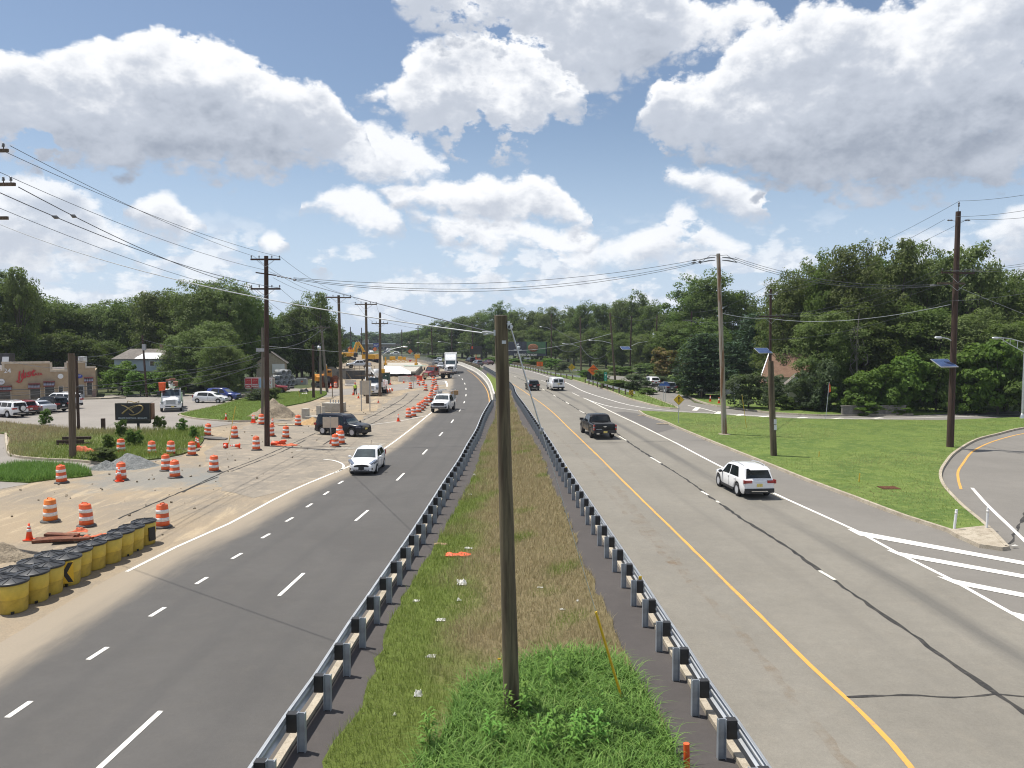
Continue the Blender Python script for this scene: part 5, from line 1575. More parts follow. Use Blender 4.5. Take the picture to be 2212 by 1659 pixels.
 def side_window(self, t, x0, x1, f0=.08, f1=.9, slant0=0.0, slant1=0.0, m=None, name='side_window'):
  for sg in (-1,1):
   mb = MB()
   n = 6
   vs = []
   for i in range(n + 1):
    u = i / n
    xa = x0 + (x1 - x0) * u
    xb = (x0 + slant0) + ((x1 + slant1) - (x0 + slant0)) * u
    vs.append(self.side_pt(xa, f0, sg))
    q = self.side_pt(xb, f1, sg)
    vs.append(q)
   fs = [(2 * i, 2 * i + 2,2 * i + 3,2 * i + 1) for i in range(n)]
   mb.add(vs, fs if sg < 0 else [f[::-1] for f in fs],0, True)
   mb.obj(name, m or M_GLASS, t)
 def top_window(self, t, x0, x1, w0=.9, w1=.9, m=None, name='windshield', off=.012):
  mb = MB()
  nx, ny = 4,6
  vs = []
  for i in range(nx + 1):
   u = i / nx
   x = x0 + (x1 - x0) * u
   w = w0 + (w1 - w0) * u
   for j in range(ny + 1):
    vs.append(self.top_pt(x, w * (2 * j / ny - 1), off))
  fs = [(i * (ny + 1) + j, (i + 1) * (ny + 1) + j, (i + 1) * (ny + 1) + j + 1, i * (ny + 1) + j + 1) for i in range(nx) for j in range(ny)]
  mb.add(vs, fs if x1 > x0 else [f[::-1] for f in fs],0, True)
  mb.obj(name, m or M_GLASSL, t)
def mirror_pair(t, x, y, z, m, s=1.0):
 for sg in (-1,1):
  mb = MB().blob((0,0,0),(.09 * s, .13 * s, .085 * s),1,.03,2)
  mb.box((0,-sg * .14 * s, -.04),(.05,.16 * s, .05))
  mb.obj('mirror', m, t, (x, sg * (y + .12 * s), z))
def lamp_boxes(t, x, y, z, size, m, name, rz=0.0, ry=0.0):
 for sg in (-1,1):
  mb = MB().box((0,0,0), size, (0, ry, sg * rz))
  mb.obj(name, m, t, (x, sg * y, z))
def handles(t, b, xs, z, m):
 for x in xs:
  for sg in (-1,1):
   MB().box((0,0,0),(.16,.03,.03)).obj('door_handle', m, t, (x, sg * (b.half(x) * .99 + .01), z))
def roof_rails(t, b, x0, x1, m):
 for sg in (-1,1):
  pts = [b.top_pt(x0, sg * .86,.0), b.top_pt(x0 - .15, sg * .86,.06), b.top_pt((x0 + x1) / 2, sg * .88,.075), b.top_pt(x1 + .15, sg * .86,.06), b.top_pt(x1, sg * .86,.0)]
  MB().tube(pts, .022,6).obj('roof_rail', m, t)
def plate(t, x, z, m, front=False):
 MB().box((0,0,0),(.02,.32,.16)).obj('license_plate', m, t, (x, 0, z))
def door_lines(t, b, xs):
 """door gaps as thin dark grooves down both sides"""
 mb = MB()
 for x in xs:
  for sg in (-1,1):
   s = b.section(x)
   pts = [(x, sg * (y + .004), z) for y, z in s[1:5]]
   mb.tube(pts, .007,4, smooth=False)
 mb.obj('door_gap', M_TRIM, t)
def suv(label, loc, rz, m, scale=1.0, kind='suv', plate_m=None, dark_rim=False, rails=True, group=None, wheel_r=.37, L=4.65, W=1.82, H=1.72, spare=False, cladding=True, mirror_m=None, glass=None, cat='suv', nm='suv'):
 t = thing(nm, label, cat, loc, rz, group, scale)
 h = L / 2
 ax = (h - .88 - .0,-h + .98)
 top = [(-h, .80),(-h + .03,.98),(-h + .10,1.04),(-h + .42, H - .10),(-h + .62, H - .035),(-h + 1.3, H),(-h + 2.1, H - .01),(h - 2.02, H - .075),(h - 1.78, H - .17),(h - 1.18,1.10),(h - .75,1.045),(h - .25,.93),(h - .08,.82),(h, .62)]
 if kind == 'boxy':
  top = [(-h, .9),(-h + .02,1.05),(-h + .05,1.12),(-h + .26, H - .10),(-h + .42, H - .03),(-h + 1.3, H),(-h + 2.4, H),(h - 2.15, H - .05),(h - 1.98, H - .14),(h - 1.45,1.18),(h - .95,1.14),(h - .2,1.06),(h - .06,.98),(h, .7)]
 belt = [(-h, 1.06 if kind != 'boxy' else 1.14),(0,1.0 if kind != 'boxy' else 1.12),(h - 1.2,.98 if kind != 'boxy' else 1.1),(h, .85)]
 b = Body(L, W, top, belt, .27, ax, wheel_r + .07, wheel_r)
 b.build(t, m)
 wheels(t, ax, W - .24, wheel_r, .23, dark_rim)
 gl = glass or M_GLASS
 b.top_window(t, h - 1.24, h - 1.76,.93,.90, M_GLASSL)
 if kind == 'boxy':
  b.top_window(t, -h + .245,-h + .075,.88,.93, gl, 'rear_window')
  b.side_window(t, h - 2.75, h - 1.75, slant1=-.32)
  b.side_window(t, h - 3.75, h - 2.83, name='side_window')
  b.side_window(t, -h + .35, h - 3.83, slant0=.06, name='side_window')
 else:
  b.top_window(t, -h + .40,-h + .13,.86,.94, gl, 'rear_window')
  b.side_window(t, h - 2.5, h - 1.48, slant1=-.48)
  b.side_window(t, -h + .80, h - 2.58, slant0=.34)
 for sg in (-1,1):
  w = b.half(-h + .06)
  MB().box((0,0,0),(.42,.10,.2),(0,0,-sg * .25)).box((-.15,-sg * .2,.0),(.12,.38,.15),(0,0,0)).obj('taillight', M_TAIL, t, (-h + .17, sg * (w - .0),.95 if kind != 'boxy' else 1.0))
  wf = b.half(h - .2)
  MB().box((0,0,0),(.42,.12,.13),(0,.12, sg * -.42)).obj('headlight', M_HEAD, t, (h - .26, sg * (wf - .07),.80 if kind != 'boxy' else .88))
 MB().box((0,0,0),(.06, W * .52,.24 if kind != 'boxy' else .3)).box((.01,0,-.30),(.06, W * .66,.12)).obj('grille', M_TRIM, t, (h - .03,0,.72 if kind != 'boxy' else .84))
 bmm = M_TRIM if cladding else m
 MB().box((-h + .06,0,.46),(.18, W * .9,.24)).obj('rear_bumper', bmm, t)
 MB().box((h - .09,0,.40),(.2, W * .78,.16)).obj('front_bumper', bmm, t)
 MB().box((-h - .022,0,.43),(.03, W * .5,.035)).obj('bumper_trim', M_CHROME, t)
 if cladding:
  for sg in (-1,1):
   MB().box((0,0,0),(ax[0] - ax[1] - .9,.05,.13)).obj('sill', M_TRIM, t, ((ax[0] + ax[1]) / 2, sg * (W / 2 - .02),.33))
 if plate_m: plate(t, -h - .012 if kind != 'boxy' else -h - .01,.76, plate_m)
 MB().box((-h + .08,0, H - .1),(.3, W * .6,.025),(0,-.1,0)).box((-h - .005,0,.9),(.02, W * .34,.035)).obj('spoiler', m, t)
 mirror_pair(t, h - 1.55, b.half(h - 1.55),1.05 if kind != 'boxy' else 1.2, mirror_m or m)
 handles(t, b, (h - 2.45,-h + 1.3),.93, m)
 door_lines(t, b, (h - 1.5, h - 2.54,-h + 1.1))
 if rails: roof_rails(t, b, h - 2.1,-h + .7, M_ALU if m is P_WHITE else M_TRIM)
 return t
def hatchback(label, loc, rz, m, L=4.07, W=1.72, H=1.48, scale=1.0, front_plate=None, group=None, wagon=False, sedan=False, cat='car', nm='hatchback_car', plate_m=None):
 t = thing(nm, label, cat, loc, rz, group, scale)
 h = L / 2
 ax = (h - .82,-h + .76) if not sedan else (h - .92,-h + 1.02)
 if sedan:
  top = [(-h, .72),(-h + .03,.92),(-h + .12,1.0),(-h + .62,1.04),(-h + 1.22, H - .13),(-h + 1.5, H - .03),(-h + 2.0, H),(h - 2.2, H - .03),(h - 1.95, H - .10),(h - 1.12,.98),(h - .7,.92),(h - .2,.80),(h, .58)]
 else:
  top = [(-h, .74),(-h + .03,.94),(-h + .10,1.0),(-h + .42, H - .17),(-h + .66, H - .07),(-h + 1.3, H),(-h + 1.75, H - .005),(h - 1.82, H - .03),(h - 1.66, H - .08),(h - .94,.95),(h - .5,.85),(h - .2,.74),(h - .05,.64),(h, .5)]
  if wagon: top = [(-h, .74),(-h + .03,.98),(-h + .09,1.06),(-h + .4, H - .15),(-h + .62, H - .06),(-h + 1.4, H),(-h + 2.2, H),(h - 1.95, H - .10),(h - 1.6, H - .22),(h - .85,1.0),(h - .55,.9),(h - .18,.76),(h, .55)]
 belt = [(-h, 1.03),(0,.93),(h - .9,.90),(h, .7)]
 b = Body(L, W, top, belt, .22, ax, .36,.30, nose=.26)
 b.build(t, m)
 wheels(t, ax, W - .22,.305,.2)
 wx = h - 1.95 if sedan else (h - 1.6 if wagon else h - 1.68)
 bx = h - 1.12 if sedan else (h - .92 if wagon else h - .91)
 b.top_window(t, bx - .06, wx + .03,.93,.88, M_GLASSL)
 if sedan:
  b.top_window(t, -h + 1.2,-h + .68,.86,.92, M_GLASS, 'rear_window')
  b.side_window(t, h - 2.5, h - 1.5, slant1=-.55)
  b.side_window(t, -h + 1.12, h - 2.58, slant0=.35)
 else:
  b.top_window(t, -h + .40,-h + .13,.84,.92, M_GLASS, 'rear_window')
  b.side_window(t, h - 2.25, h - 1.22, slant1=-.5)
  b.side_window(t, -h + .75, h - 2.33, slant0=.15, f1=.86)
 for sg in (-1,1):
  w = b.half(-h + .06)
  MB().box((0,0,0),(.22,.10,.30 if not sedan else .16),(0,0,-sg * .3)).obj('taillight', M_TAIL, t, (-h + .15, sg * (w - .01),.92 if not sedan else .86))
  wf = b.half(h - .3)
  MB().box((0,0,0),(.58,.2,.15),(0,.34, sg * -.55)).obj('headlight', M_HEAD, t, (h - .36, sg * (wf - .085),.755))
  MB().box((0,0,0),(.08,.28,.12),(0,0, sg * -.45)).obj('fog_light', M_TRIM, t, (h - .09, sg * (b.half(h - .08) - .12),.41))
 g = MB().lathe([(.33,-.03),(.36,0),(.33,.03)],(0,0,0),16, axis='X')
 g.v = [(x, y * 1.35, z * .36) for x, y, z in g.v]
 g.obj('grille', M_TRIM, t, (h - .035,0,.56))
 MB().box((h - .06,0,.33),(.12, W * .58,.09)).obj('front_bumper', M_TRIM, t)
 MB().box((-h + .05,0,.4),(.14, W * .7,.14)).obj('rear_bumper', M_TRIM, t)
 MB().box((h - .02,0,.24),(.1, W * .8,.05)).obj('front_lip', M_TRIM, t)
 if front_plate: MB().box((h + .015,0,.46),(.02,.34,.18)).obj('license_plate', front_plate, t)
 if plate_m: plate(t, -h - .012,.72, plate_m)
 mirror_pair(t, h - 1.22, b.half(h - 1.22),1.0, m, .95)
 handles(t, b, (h - 2.2,-h + 1.05),.84, m)
 door_lines(t, b, (h - 1.2, h - 2.3,-h + .8))
 MB().tube([(-h + .9,0, H + .0),(-h + .75,0, H + .28)],.012,4).obj('antenna', M_TRIM, t)
 MB().box((-h + .2,0, H - .14),(.26, W * .6,.025),(0,-.2,0)).obj('spoiler', m, t) if not sedan else None
 return t
def pickup(label, loc, rz, m, scale=1.0, L=5.85, W=2.03, H=1.93, group=None, plate_m=None, cover=True, chrome=False, cat='pickup truck', nm='pickup_truck', wheel_r=.42):
 t = thing(nm, label, cat, loc, rz, group, scale)
 h = L / 2
 ax = (h - 1.0,-h + 1.25)
 cb = -h + 1.78
 top = [(-h, 1.0),(-h + .02,1.24),(-h + .06,1.27),(cb - .06,1.30),(cb, 1.32),(cb + .14, H - .14),(cb + .3, H - .03),(cb + .9, H),(h - 2.45, H - .03),(h - 2.22, H - .12),(h - 1.62,1.34),(h - 1.2,1.30),(h - .2,1.2),(h - .06,1.1),(h, .8)]
 belt = [(-h, 1.22),(cb, 1.25),(h - 1.6,1.24),(h, 1.05)]
 b = Body(L, W, top, belt, .46, ax, wheel_r + .09, wheel_r, nose=.14, tail=.05, roof_in=.22)
 b.build(t, m)
 wheels(t, ax, W - .28, wheel_r, .27, True)
 b.top_window(t, h - 1.68, h - 2.2,.93,.88, M_GLASSL)
 b.top_window(t, cb + .13, cb + .015,.80,.88, M_GLASS, 'rear_window', off=.02)
 b.side_window(t, h - 3.0, h - 1.98, slant1=-.4)
 b.side_window(t, cb + .18, h - 3.08, slant0=.08)
 MB().box((0,0,0),(1.62, W * .80,.04)).obj('cargo_bed', M_TRIM, t, (-h + .94,0,1.285))
 for sg in (-1,1):
  MB().box((0,0,0),(.18,.14,.46),(0,0,0)).box((-.06,0,.0),(.09,.15,.1), None, 1).obj('taillight', [M_TAIL, M_HEAD], t, (-h + .07, sg * (b.half(-h + .05) - .055),1.02))
  MB().box((0,0,0),(.3,.3,.22),(0,0, sg * -.25)).obj('headlight', M_HEAD, t, (h - .15, sg * (b.half(h - .1) - .16),.97))
  MB().box((0,0,0),(.12,.34,.20)).obj('mirror', M_TRIM, t, (h - 1.9, sg * (W / 2 + .16),1.36))
  MB().box((0,0,0),(.06,.24,.10)).obj('exhaust_tip', M_CHROME, t, (-h - .08, sg * .62,.50))
 MB().box((-h - .03,0,.66),(.22, W * .93,.20)).obj('rear_bumper', M_TRIM, t)
 MB().box((h - .02,0,.66),(.2, W * .9,.22)).obj('front_bumper', M_TRIM, t)
 MB().box((h - .01,0,1.0),(.06, W * .6,.34)).obj('grille', M_TRIM, t)
 e = MB().box((0,0,0),(.02,.30,.05)).box((0,0,0),(.022,.13,.10), None)
 e.obj('badge', M_CHROME, t, (-h - .012,0,1.08))
 MB().box((-h - .006,.5,.86),(.012,.5,.05)).obj('tailgate_trim', M_GREYMETAL, t)
 if plate_m: plate(t, -h - .15,.64, plate_m)
 handles(t, b, (h - 2.95, cb + .5),1.12, m)
 door_lines(t, b, (h - 2.0, h - 3.04, cb + .1))
 return t
def van(label, loc, rz, m, scale=1.0, L=5.7, W=2.0, H=2.08, plate_m=None):
 t = thing('cargo_van', label, 'van', loc, rz, None, scale)
 h = L / 2
 ax = (h - .95,-h + 1.3)
 top = [(-h, 1.2),(-h + .015,1.3),(-h + .12, H - .12),(-h + .25, H - .03),(-h + .6, H),(0, H),(h - 1.9, H - .05),(h - 1.65, H - .2),(h - 1.0,1.28),(h - .3,1.12),(h - .06,1.0),(h, .7)]
 belt = [(-h, 1.28),(0,1.22),(h - 1.1,1.15),(h, .95)]
 b = Body(L, W, top, belt, .40, ax, .45,.37, nose=.2, tail=.05, roof_in=.18)
 b.build(t, m)
 wheels(t, ax, W - .26,.37,.24)
 b.top_window(t, h - 1.06, h - 1.62,.92,.88, M_GLASSL)
 b.side_window(t, h - 2.3, h - 1.4, slant1=-.3)
 for sg in (-1,1):
  MB().box((0,0,0),(.02,.62,.50)).obj('rear_window', M_GLASS, t, (-h + .045, sg * .40,1.58),(0,.13,0))
  MB().box((0,0,0),(.12,.09,.55)).obj('taillight', M_TAIL, t, (-h + .10, sg * (b.half(-h + .1) - .06),1.25 + .1))
  MB().box((0,0,0),(.2,.34,.2)).obj('headlight', M_HEAD, t, (h - .15, sg * .72,.88))
  MB().box((0,0,0),(.12,.22,.28)).obj('mirror', M_TRIM, t, (h - 1.4, sg * (W / 2 + .12),1.35))
 MB().box((-h + .0,0,.56),(.24, W * .94,.2)).obj('rear_bumper', M_TRIM, t)
 MB().box((h - .03,0,.55),(.2, W * .9,.2)).obj('front_bumper', M_TRIM, t)
 MB().box((-h - .0,0,1.05),(.012,.02,1.3),(0,.05,0)).box((-h + .01,0,1.93),(.05,.4,.05)).obj('door_gap', M_TRIM, t)
 MB().box((0,0,0),(.03,.44,.22)).obj('license_plate_holder', M_TRIM, t, (-h - .01,-.38,1.12))
 plate(t, -h - .035,1.12, plate_m or M_PLATE)
 t.children[-1].location.y = -.38
 MB().box((h - .01,0,.85),(.06,1.0,.3)).obj('grille', M_TRIM, t)
 handles(t, b, (h - 2.2,0),1.05, M_TRIM)
 door_lines(t, b, (h - 1.35, h - 2.35,.1))
 return t
def head(a, b):
 return math.atan2(b[1] - a[1], b[0] - a[0])
def mid(a, b, f=.5):
 return (a[0] + (b[0] - a[0]) * f, a[1] + (b[1] - a[1]) * f)
hd = R(-90.6)
f_ = mid((-9.95,47.65),(-8.59,47.81))
hatchback('white hatchback coming towards us on the new road', (f_[0] + .02, f_[1] + 1.22), hd, P_WHITE, front_plate=M_TRIM)
def conventional(name, label, cat, loc, rz, m, scale=1.0, W=2.3, zr=2.75, zh=1.75, hood=1.35, wr=.5, frame_len=6.0, front_ax=0.9, rear_ax=(-3.6,), cab_mat=None, grille=None, bumper=None, hood_mat=None):
 """medium truck: the cab back sits at x=0, bonnet in front, chassis behind"""
 t = thing(name, label, cat, loc, rz, None, scale)
 nose_x = 1.75 + hood
 cab = MB().xzprism([(0,.75),(0, zr - .08),(.1, zr),(1.0, zr),(1.18, zr - .06),(1.75, zh + .02),(1.75,.75)],-W * .43, W * .43)
 cab.obj('cab', m, t)
 hd_ = MB()
 n = 6
 rings = []
 for k in range(n + 1):
  f = k / n
  xx = 1.75 + hood * f
  w = W * (.40 - .07 * f)
  zt = zh - .22 * f ** 1.6 - (.10 if k == n else 0)
  rings.append([(xx, -w, .85),(xx, -w, zt - .14),(xx, -w * .78, zt),(xx, 0, zt + .04),(xx, w * .78, zt),(xx, w, zt - .14),(xx, w, .85)])
 kk = len(rings[0])
 hd_.add([p for r_ in rings for p in r_],[(i * kk + j + 1, i * kk + j, (i + 1) * kk + j, (i + 1) * kk + j + 1) for i in range(n) for j in range(kk - 1)],0, True)
 hd_.add(rings[-1],[tuple(range(kk))],0)
 hd_.obj('hood', hood_mat or m, t)
 for sg in (-1,1):
  MB().xzprism([(front_ax + 1.0 - .85,.5),(front_ax + 1.0 - .78,.92),(front_ax + 1.0 - .4,1.16),(front_ax + 1.0 + .4,1.16),(front_ax + 1.0 + .78,.98),(front_ax + 1.0 + .8,.6),(front_ax + 1.0 + .62,.6),(front_ax + 1.0 + .5,.9),(front_ax + 1.0,1.04),(front_ax + 1.0 - .5,.9),(front_ax + 1.0 - .62,.5)], sg * W * .33, sg * W * .495).obj('fender', m, t)
  MB().box((0,0,0),(.34,.34,.2),(0,0, sg * -.4)).obj('headlight', M_HEAD, t, (nose_x - .22, sg * W * .385,1.12))
  MB().box((0,0,0),(.10,.25,.52)).tube([(0,0,.2),(0,-sg * .3,.25)],.025,5).obj('mirror', M_TRIM, t, (1.55, sg * (W * .5 + .18), zh + .42))
  MB().box((0,0,0),(.75,.02,.55)).obj('side_window', M_GLASS, t, (.75, sg * (W * .43 + .005), zr - .55))
  MB().box((0,0,0),(.9,.25,.35)).obj('fuel_tank', M_ALU, t, (.4, sg * W * .38,.65))
 dx, dz = .57,(zr - .06) - (zh + .02)
 MB().box((0,0,0),(math.hypot(dx, dz) * .86, W * .78,.03)).obj('windshield', M_GLASSL, t, (1.475,0,(zr + zh) / 2 - .0),(0, math.atan2(dz, dx),0))
 MB().box((nose_x + .0,0,1.18),(.06, W * .42,.52)).obj('grille', grille or M_CHROME, t)
 MB().box((nose_x + .12,0,.66),(.22, W * .94,.32)).obj('bumper', bumper or m, t)
 MB().box((nose_x + .235,0,.66),(.02, W * .5,.12)).obj('bumper_slot', M_TRIM, t)
 fr = MB()
 for sg in (-1,1):
  fr.beam((nose_x - .2, sg * .42,.72),(-frame_len, sg * .42,.72),.1,.24)
 fr.obj('chassis', M_DARKSTEEL, t)
 xs = [front_ax + 1.0]
 wheels(t, xs, W - .3, wr, .27)
 for ra in rear_ax:
  wheels(t, [ra], W - .3, wr, .27, False, dual=True)
 MB().box((0,.2,0),(.02,.3,.15)).obj('license_plate', M_PLATE, t, (nose_x + .24,0,.62))
 rl = MB()
 for k in range(5):
  rl.box((1.05,(k - 2) * W * .17, zr + .03),(.1,.12,.06))
 rl.obj('clearance_light', M_AMBER, t)
 return t
f_ = mid((-8.63,87.61),(-7.19,88.17))
t = pickup('white work pickup with a ladder rack and black grille coming towards us', (f_[0] - .1, f_[1] + 1.9), R(-96), P_WHITE, L=5.9, W=2.03, H=1.98, chrome=False, plate_m=None, wheel_r=.41)
rk = MB()
for x in (-2.7,-1.2,.4):
 for sg in (-1,1):
  rk.beam((x, sg * .92,1.25 if x < 0 else 1.95),(x, sg * .92,2.25),.05)
 rk.beam((x, -.95,2.25),(x, .95,2.25),.05)
for sg in (-1,1):
 rk.beam((-2.9, sg * .93,2.27),(.9, sg * .93,2.27),.05)
rk.obj('ladder_rack', M_ALU, t)
MB().xzprism([(-2.85,1.3),(-2.85,2.2),(-1.35,2.2),(-1.35,1.3)],-.98,-.72).obj('tool_box', M_GREYMETAL, t)
MB().xzprism([(-2.85,1.3),(-2.85,1.85),(-1.35,1.85),(-1.35,1.3)],.70,.98).obj('tool_box', M_GREYMETAL, t)
MB().box((0,0,0),(.08,1.5,.07)).obj('front_bumper_bar', P_WHITE, t, (3.07,0,.72))
tag(MB().xzprism([(-.5,0),(-.5,.5),(.5,.5),(.5,0)],-.16,.16).obj('cardboard_box', plain('cardboard', (0.36,0.22,0.10),0.9), None, Vector((f_[0] + 1.0, f_[1] + 3.6,1.75))), 'tan box strapped high on the white work pickup', 'box')
ld = MB()
for sg in (-.2,.2):
 ld.beam((-1.9, sg, 0),(1.9, sg, 0),.05)
for k in range(11):
 ld.beam((-1.8 + k * .36,-.2,0),(-1.8 + k * .36,.2,0),.03)
o = ld.obj('ladder', M_ALU, None, Vector((f_[0] - .35, f_[1] + 2.7,2.40)),(0, R(-2), R(-96)))
tag(o, 'aluminium ladder lying on the rack of the white work pickup', 'ladder')
t = conventional('tow_truck', 'dark red flatbed tow truck turning out of the work zone', 'tow truck', ((-15.98,156.03)[0] - .2,(-15.98,156.03)[1] + 4.2), R(-118), P_RED, 1.04, zr=2.55, zh=1.72, hood=1.3, frame_len=6.6, rear_ax=(-4.4,), grille=M_CHROME, bumper=M_CHROME)
MB().box((0,0,0),(6.4,2.45,.14)).obj('flat_bed', plain('worn bed steel', (0.30,0.20,0.16),0.6,0.3), t, (-3.5,0,1.22))
bs_ = MB()
for sg in (-1,1):
 bs_.box((-3.5, sg * 1.2,1.33),(6.4,.06,.1))
for k in range(8):
 for sg in (-1,1):
  bs_.box((-6.3 + k * .8, sg * 1.235,1.2),(.1,.04,.16))
bs_.obj('bed_rail', M_DARKSTEEL, t)
MB().beam((-.15,-1.1,1.2),(-.15,-1.1,2.5),.08).beam((-.15,1.1,1.2),(-.15,1.1,2.5),.08).beam((-.15,-1.1,2.5),(-.15,1.1,2.5),.08).box((-.1,0,1.8),(.05,2.1,.9)).obj('headboard', M_ALU, t)
MB().box((0,0,0),(.3,1.5,.14)).obj('light_bar', M_AMBER, t, (.5,0,2.66))
MB().box((0,0,0),(1.2,.5,.6)).obj('tool_box', M_ALU, t, (-2.2,-.95,.8))
f_ = (-14.39,183.83)
t = conventional('box_truck', 'white tractor truck hauling a tall box body round the bend', 'truck', (f_[0] - .6, f_[1] + 4.0), R(-86), P_WHITE, 1.2, W=2.45, zr=2.7, zh=1.85, hood=1.15, frame_len=9.5, rear_ax=(-1.8,-7.6), wr=.52, grille=M_TRIM, bumper=P_WHITE)
MB().xzprism([(-9.6,1.15),(-9.6,4.05),(-.75,4.05),(-.75,1.15)],-1.27,1.27).obj('box_body', plain('white box panel', (0.70,0.70,0.69),0.45), t)
MB().xzprism([(-.7,2.6),(-.6,3.85),(-.2,3.8),(.55,3.35),(1.15,2.78),(1.1,2.65)],-1.05,1.05).obj('roof_fairing', plain('fairing silver white', (0.62,0.64,0.66),0.3), t)
MB().beam((3.0 - .02,-.42,.95),(3.0 - .02,.42,1.42),.03,.05).obj('grille_bar', M_CHROME, t)
mm = MB()
for k in range(3):
 mm.box((-3.4 - k * .9,-1.285,2.7 - .25 * k),(.35,.02,1.0 - .2 * k))
mm.obj('side_graphic', plain('red print', (0.5,0.03,0.03),0.5), t)
suv('grey blue suv following the white box truck on the left', ((-24.51,245.28)[0],(-24.51,245.28)[1] + 2.0), R(-88), P_GREY, 1.1, plate_m=None, rails=False, W=1.95)
suv('silver suv half hidden behind the white box truck', ((-20,215.03)[0],(-20,215.03)[1] + 1.5), R(-92), P_SILVER, 1.0, rails=False)
hatchback('silver blue car farthest back behind the white box truck', ((-26.13,268.91)[0],(-26.13,268.91)[1] + 8), R(-86), P_SILVER, sedan=True, L=4.8, W=1.85, scale=1.15, nm='sedan_car')
f_ = mid((6.65,64.97),(8.2,65.15))
t = pickup('black pickup truck driving away on the old road', (f_[0] + .02, f_[1] + 1.78), R(96.5), P_BLACK, L=5.85, W=2.04, H=1.92, plate_m=M_PLATE)
f_ = mid((11.99,40.83),(13.5,40.83))
suv('white suv driving away on the right edge of the old road', (f_[0] + .02, f_[1] + 1.36), R(95.5), P_WHITE, .97, plate_m=M_PLATE, mirror_m=M_TRIM)
f_ = (7.48,124.03)
van('white cargo van with two black rear windows driving away', (f_[0] - .35, f_[1] + 2.75), R(97.5), P_WHITE, 1.03)
f_ = (3.63,124.25)
suv('black suv driving away to the left of the white van', (f_[0] - .3, f_[1] + 2.3), R(98), P_BLACK, 1.0, plate_m=M_PLATEW, rails=False, mirror_m=M_TRIM)
suv('dark suv leaving on the far old road beside the message board', ((-14.29,262.34)[0],(-14.29,262.34)[1] + 2), R(112), P_NAVY, 1.2, kind='boxy', rails=False, L=4.9)
suv('dark grey suv leaving on the far old road behind the timber rail', ((-10.7,236.95)[0],(-10.7,236.95)[1] + 2), R(112), P_GREY, 1.12, rails=False)
hatchback('maroon sedan leaving on the far bend of the old road', ((-7.82,247.45)[0],(-7.82,247.45)[1] + 2), R(118), P_MAROON, sedan=True, L=4.8, W=1.85, scale=1.1, nm='sedan_car')
f_ = (24.98,134.99)
suv('white suv on the side road under the pines', (f_[0] - .2, f_[1] + 2.3), R(104), P_WHITE, 1.0, plate_m=M_TAIL, rails=False, mirror_m=M_TRIM)
f_ = (24.67,119.24)
suv('grey suv on the side road behind the blue street sign', (f_[0] - .2, f_[1] + 2.2), R(100), P_GREY, .98, plate_m=M_PLATEW, rails=True)
f_ = (29.32,110.69)
van('white van parked in deep shade under the pines', (f_[0] + .3, f_[1] + 2.0), R(150), P_WHITE, .92)
f_ = (-15.02,66.54)
t = suv('black full size suv turning out of the work zone', (f_[0] + .2, f_[1] + .7), R(-27), P_NAVY, .94, kind='boxy', L=5.3, W=2.0, H=1.94, wheel_r=.40, plate_m=None, cladding=False)
MB().box((2.67,0,.72),(.02,.32,.16)).obj('license_plate', M_PLATE, t)
MB().box((2.64,0,.98),(.03,1.0,.04)).box((2.64,0,.88),(.03,1.0,.04)).obj('grille_bar', M_CHROME, t)
f_ = mid((-40.15,88.17),(-38.53,88.74))
def bucket_truck(label, loc, rz, body_m, scale, boom):
 t = conventional('bucket_truck', label, 'bucket truck', loc, rz, P_WHITE, scale, W=2.4, zr=2.6, zh=1.72, hood=1.25, frame_len=5.6, rear_ax=(-3.5,), grille=M_GREYMETAL, bumper=P_WHITE)
 MB().box((-2.9,0,1.15),(5.2,2.3,.16)).obj('deck', body_m, t)
 for sg in (-1,1):
  MB().box((-1.6, sg * .98,1.5),(2.3,.42,.95)).obj('tool_locker', body_m, t)
  MB().box((-4.4, sg * .98,1.45),(1.6,.42,.6)).obj('tool_locker', body_m, t)
  MB().xzprism([(-4.1,.55),(-4.1,1.1),(-2.9,1.1),(-2.9,.55),(-3.0,.55),(-3.1,1.0),(-3.9,1.0),(-4.0,.55)], sg * .8, sg * 1.2).obj('fender', body_m, t)
 MB().lathe([(.35,1.2),(.3,2.6),(.4,2.65),(.4,3.0)],(-2.7,0,0),12).obj('turret', P_WHITE, t)
 return t
t = bucket_truck('white bucket truck with pale green body parked by the corner lawn', (f_[0] - 2.75 * math.cos(R(-68)), f_[1] - 2.75 * math.sin(R(-68))), R(-68), P_GREEN, .98,0)
M_ORANGE = plain('safety orange', (0.75,0.10,0.02),0.5,0,0.12,4)
bm_ = MB().beam((-4.6,.3,3.05),(1.7,.3,3.2),.26,.3).beam((-2.7,-.2,3.2),(1.3,-.2,3.35),.22,.26).lathe([(.22,0),(.22,.7)],(-2.7,-.35,2.9),10, axis='Y')
bm_.obj('boom', plain('boom grey', (0.30,0.29,0.28),0.5), t)
MB().lathe([(.34,-.55),(.40,.4),(.44,.45)],(1.5,-.95,2.95),12).obj('bucket', M_ORANGE, t)
MB().box((.9,.5,3.2),(1.6,.5,.5)).obj('boom_gear', plain('rusty gear', (0.22,0.09,0.05),0.7), t)
MB().beam((-4.4,-.3,3.35),(-.8,-.3,3.4),.14).box((-4.2,0,3.45),(.5,.7,.35)).box((-1.6,-.4,3.42),(.9,.5,.3)).obj('boom_gear', plain('rusty gear', (0.22,0.09,0.05),0.7), t)
MB().beam((-4.9,-.8,1.7),(-1.7,-.8,1.9),.12).obj('pole_on_deck', plain('yellow pole', (0.65,0.42,0.05),0.5), t)
f_ = mid((-21.82,113.4),(-19.86,113.12))
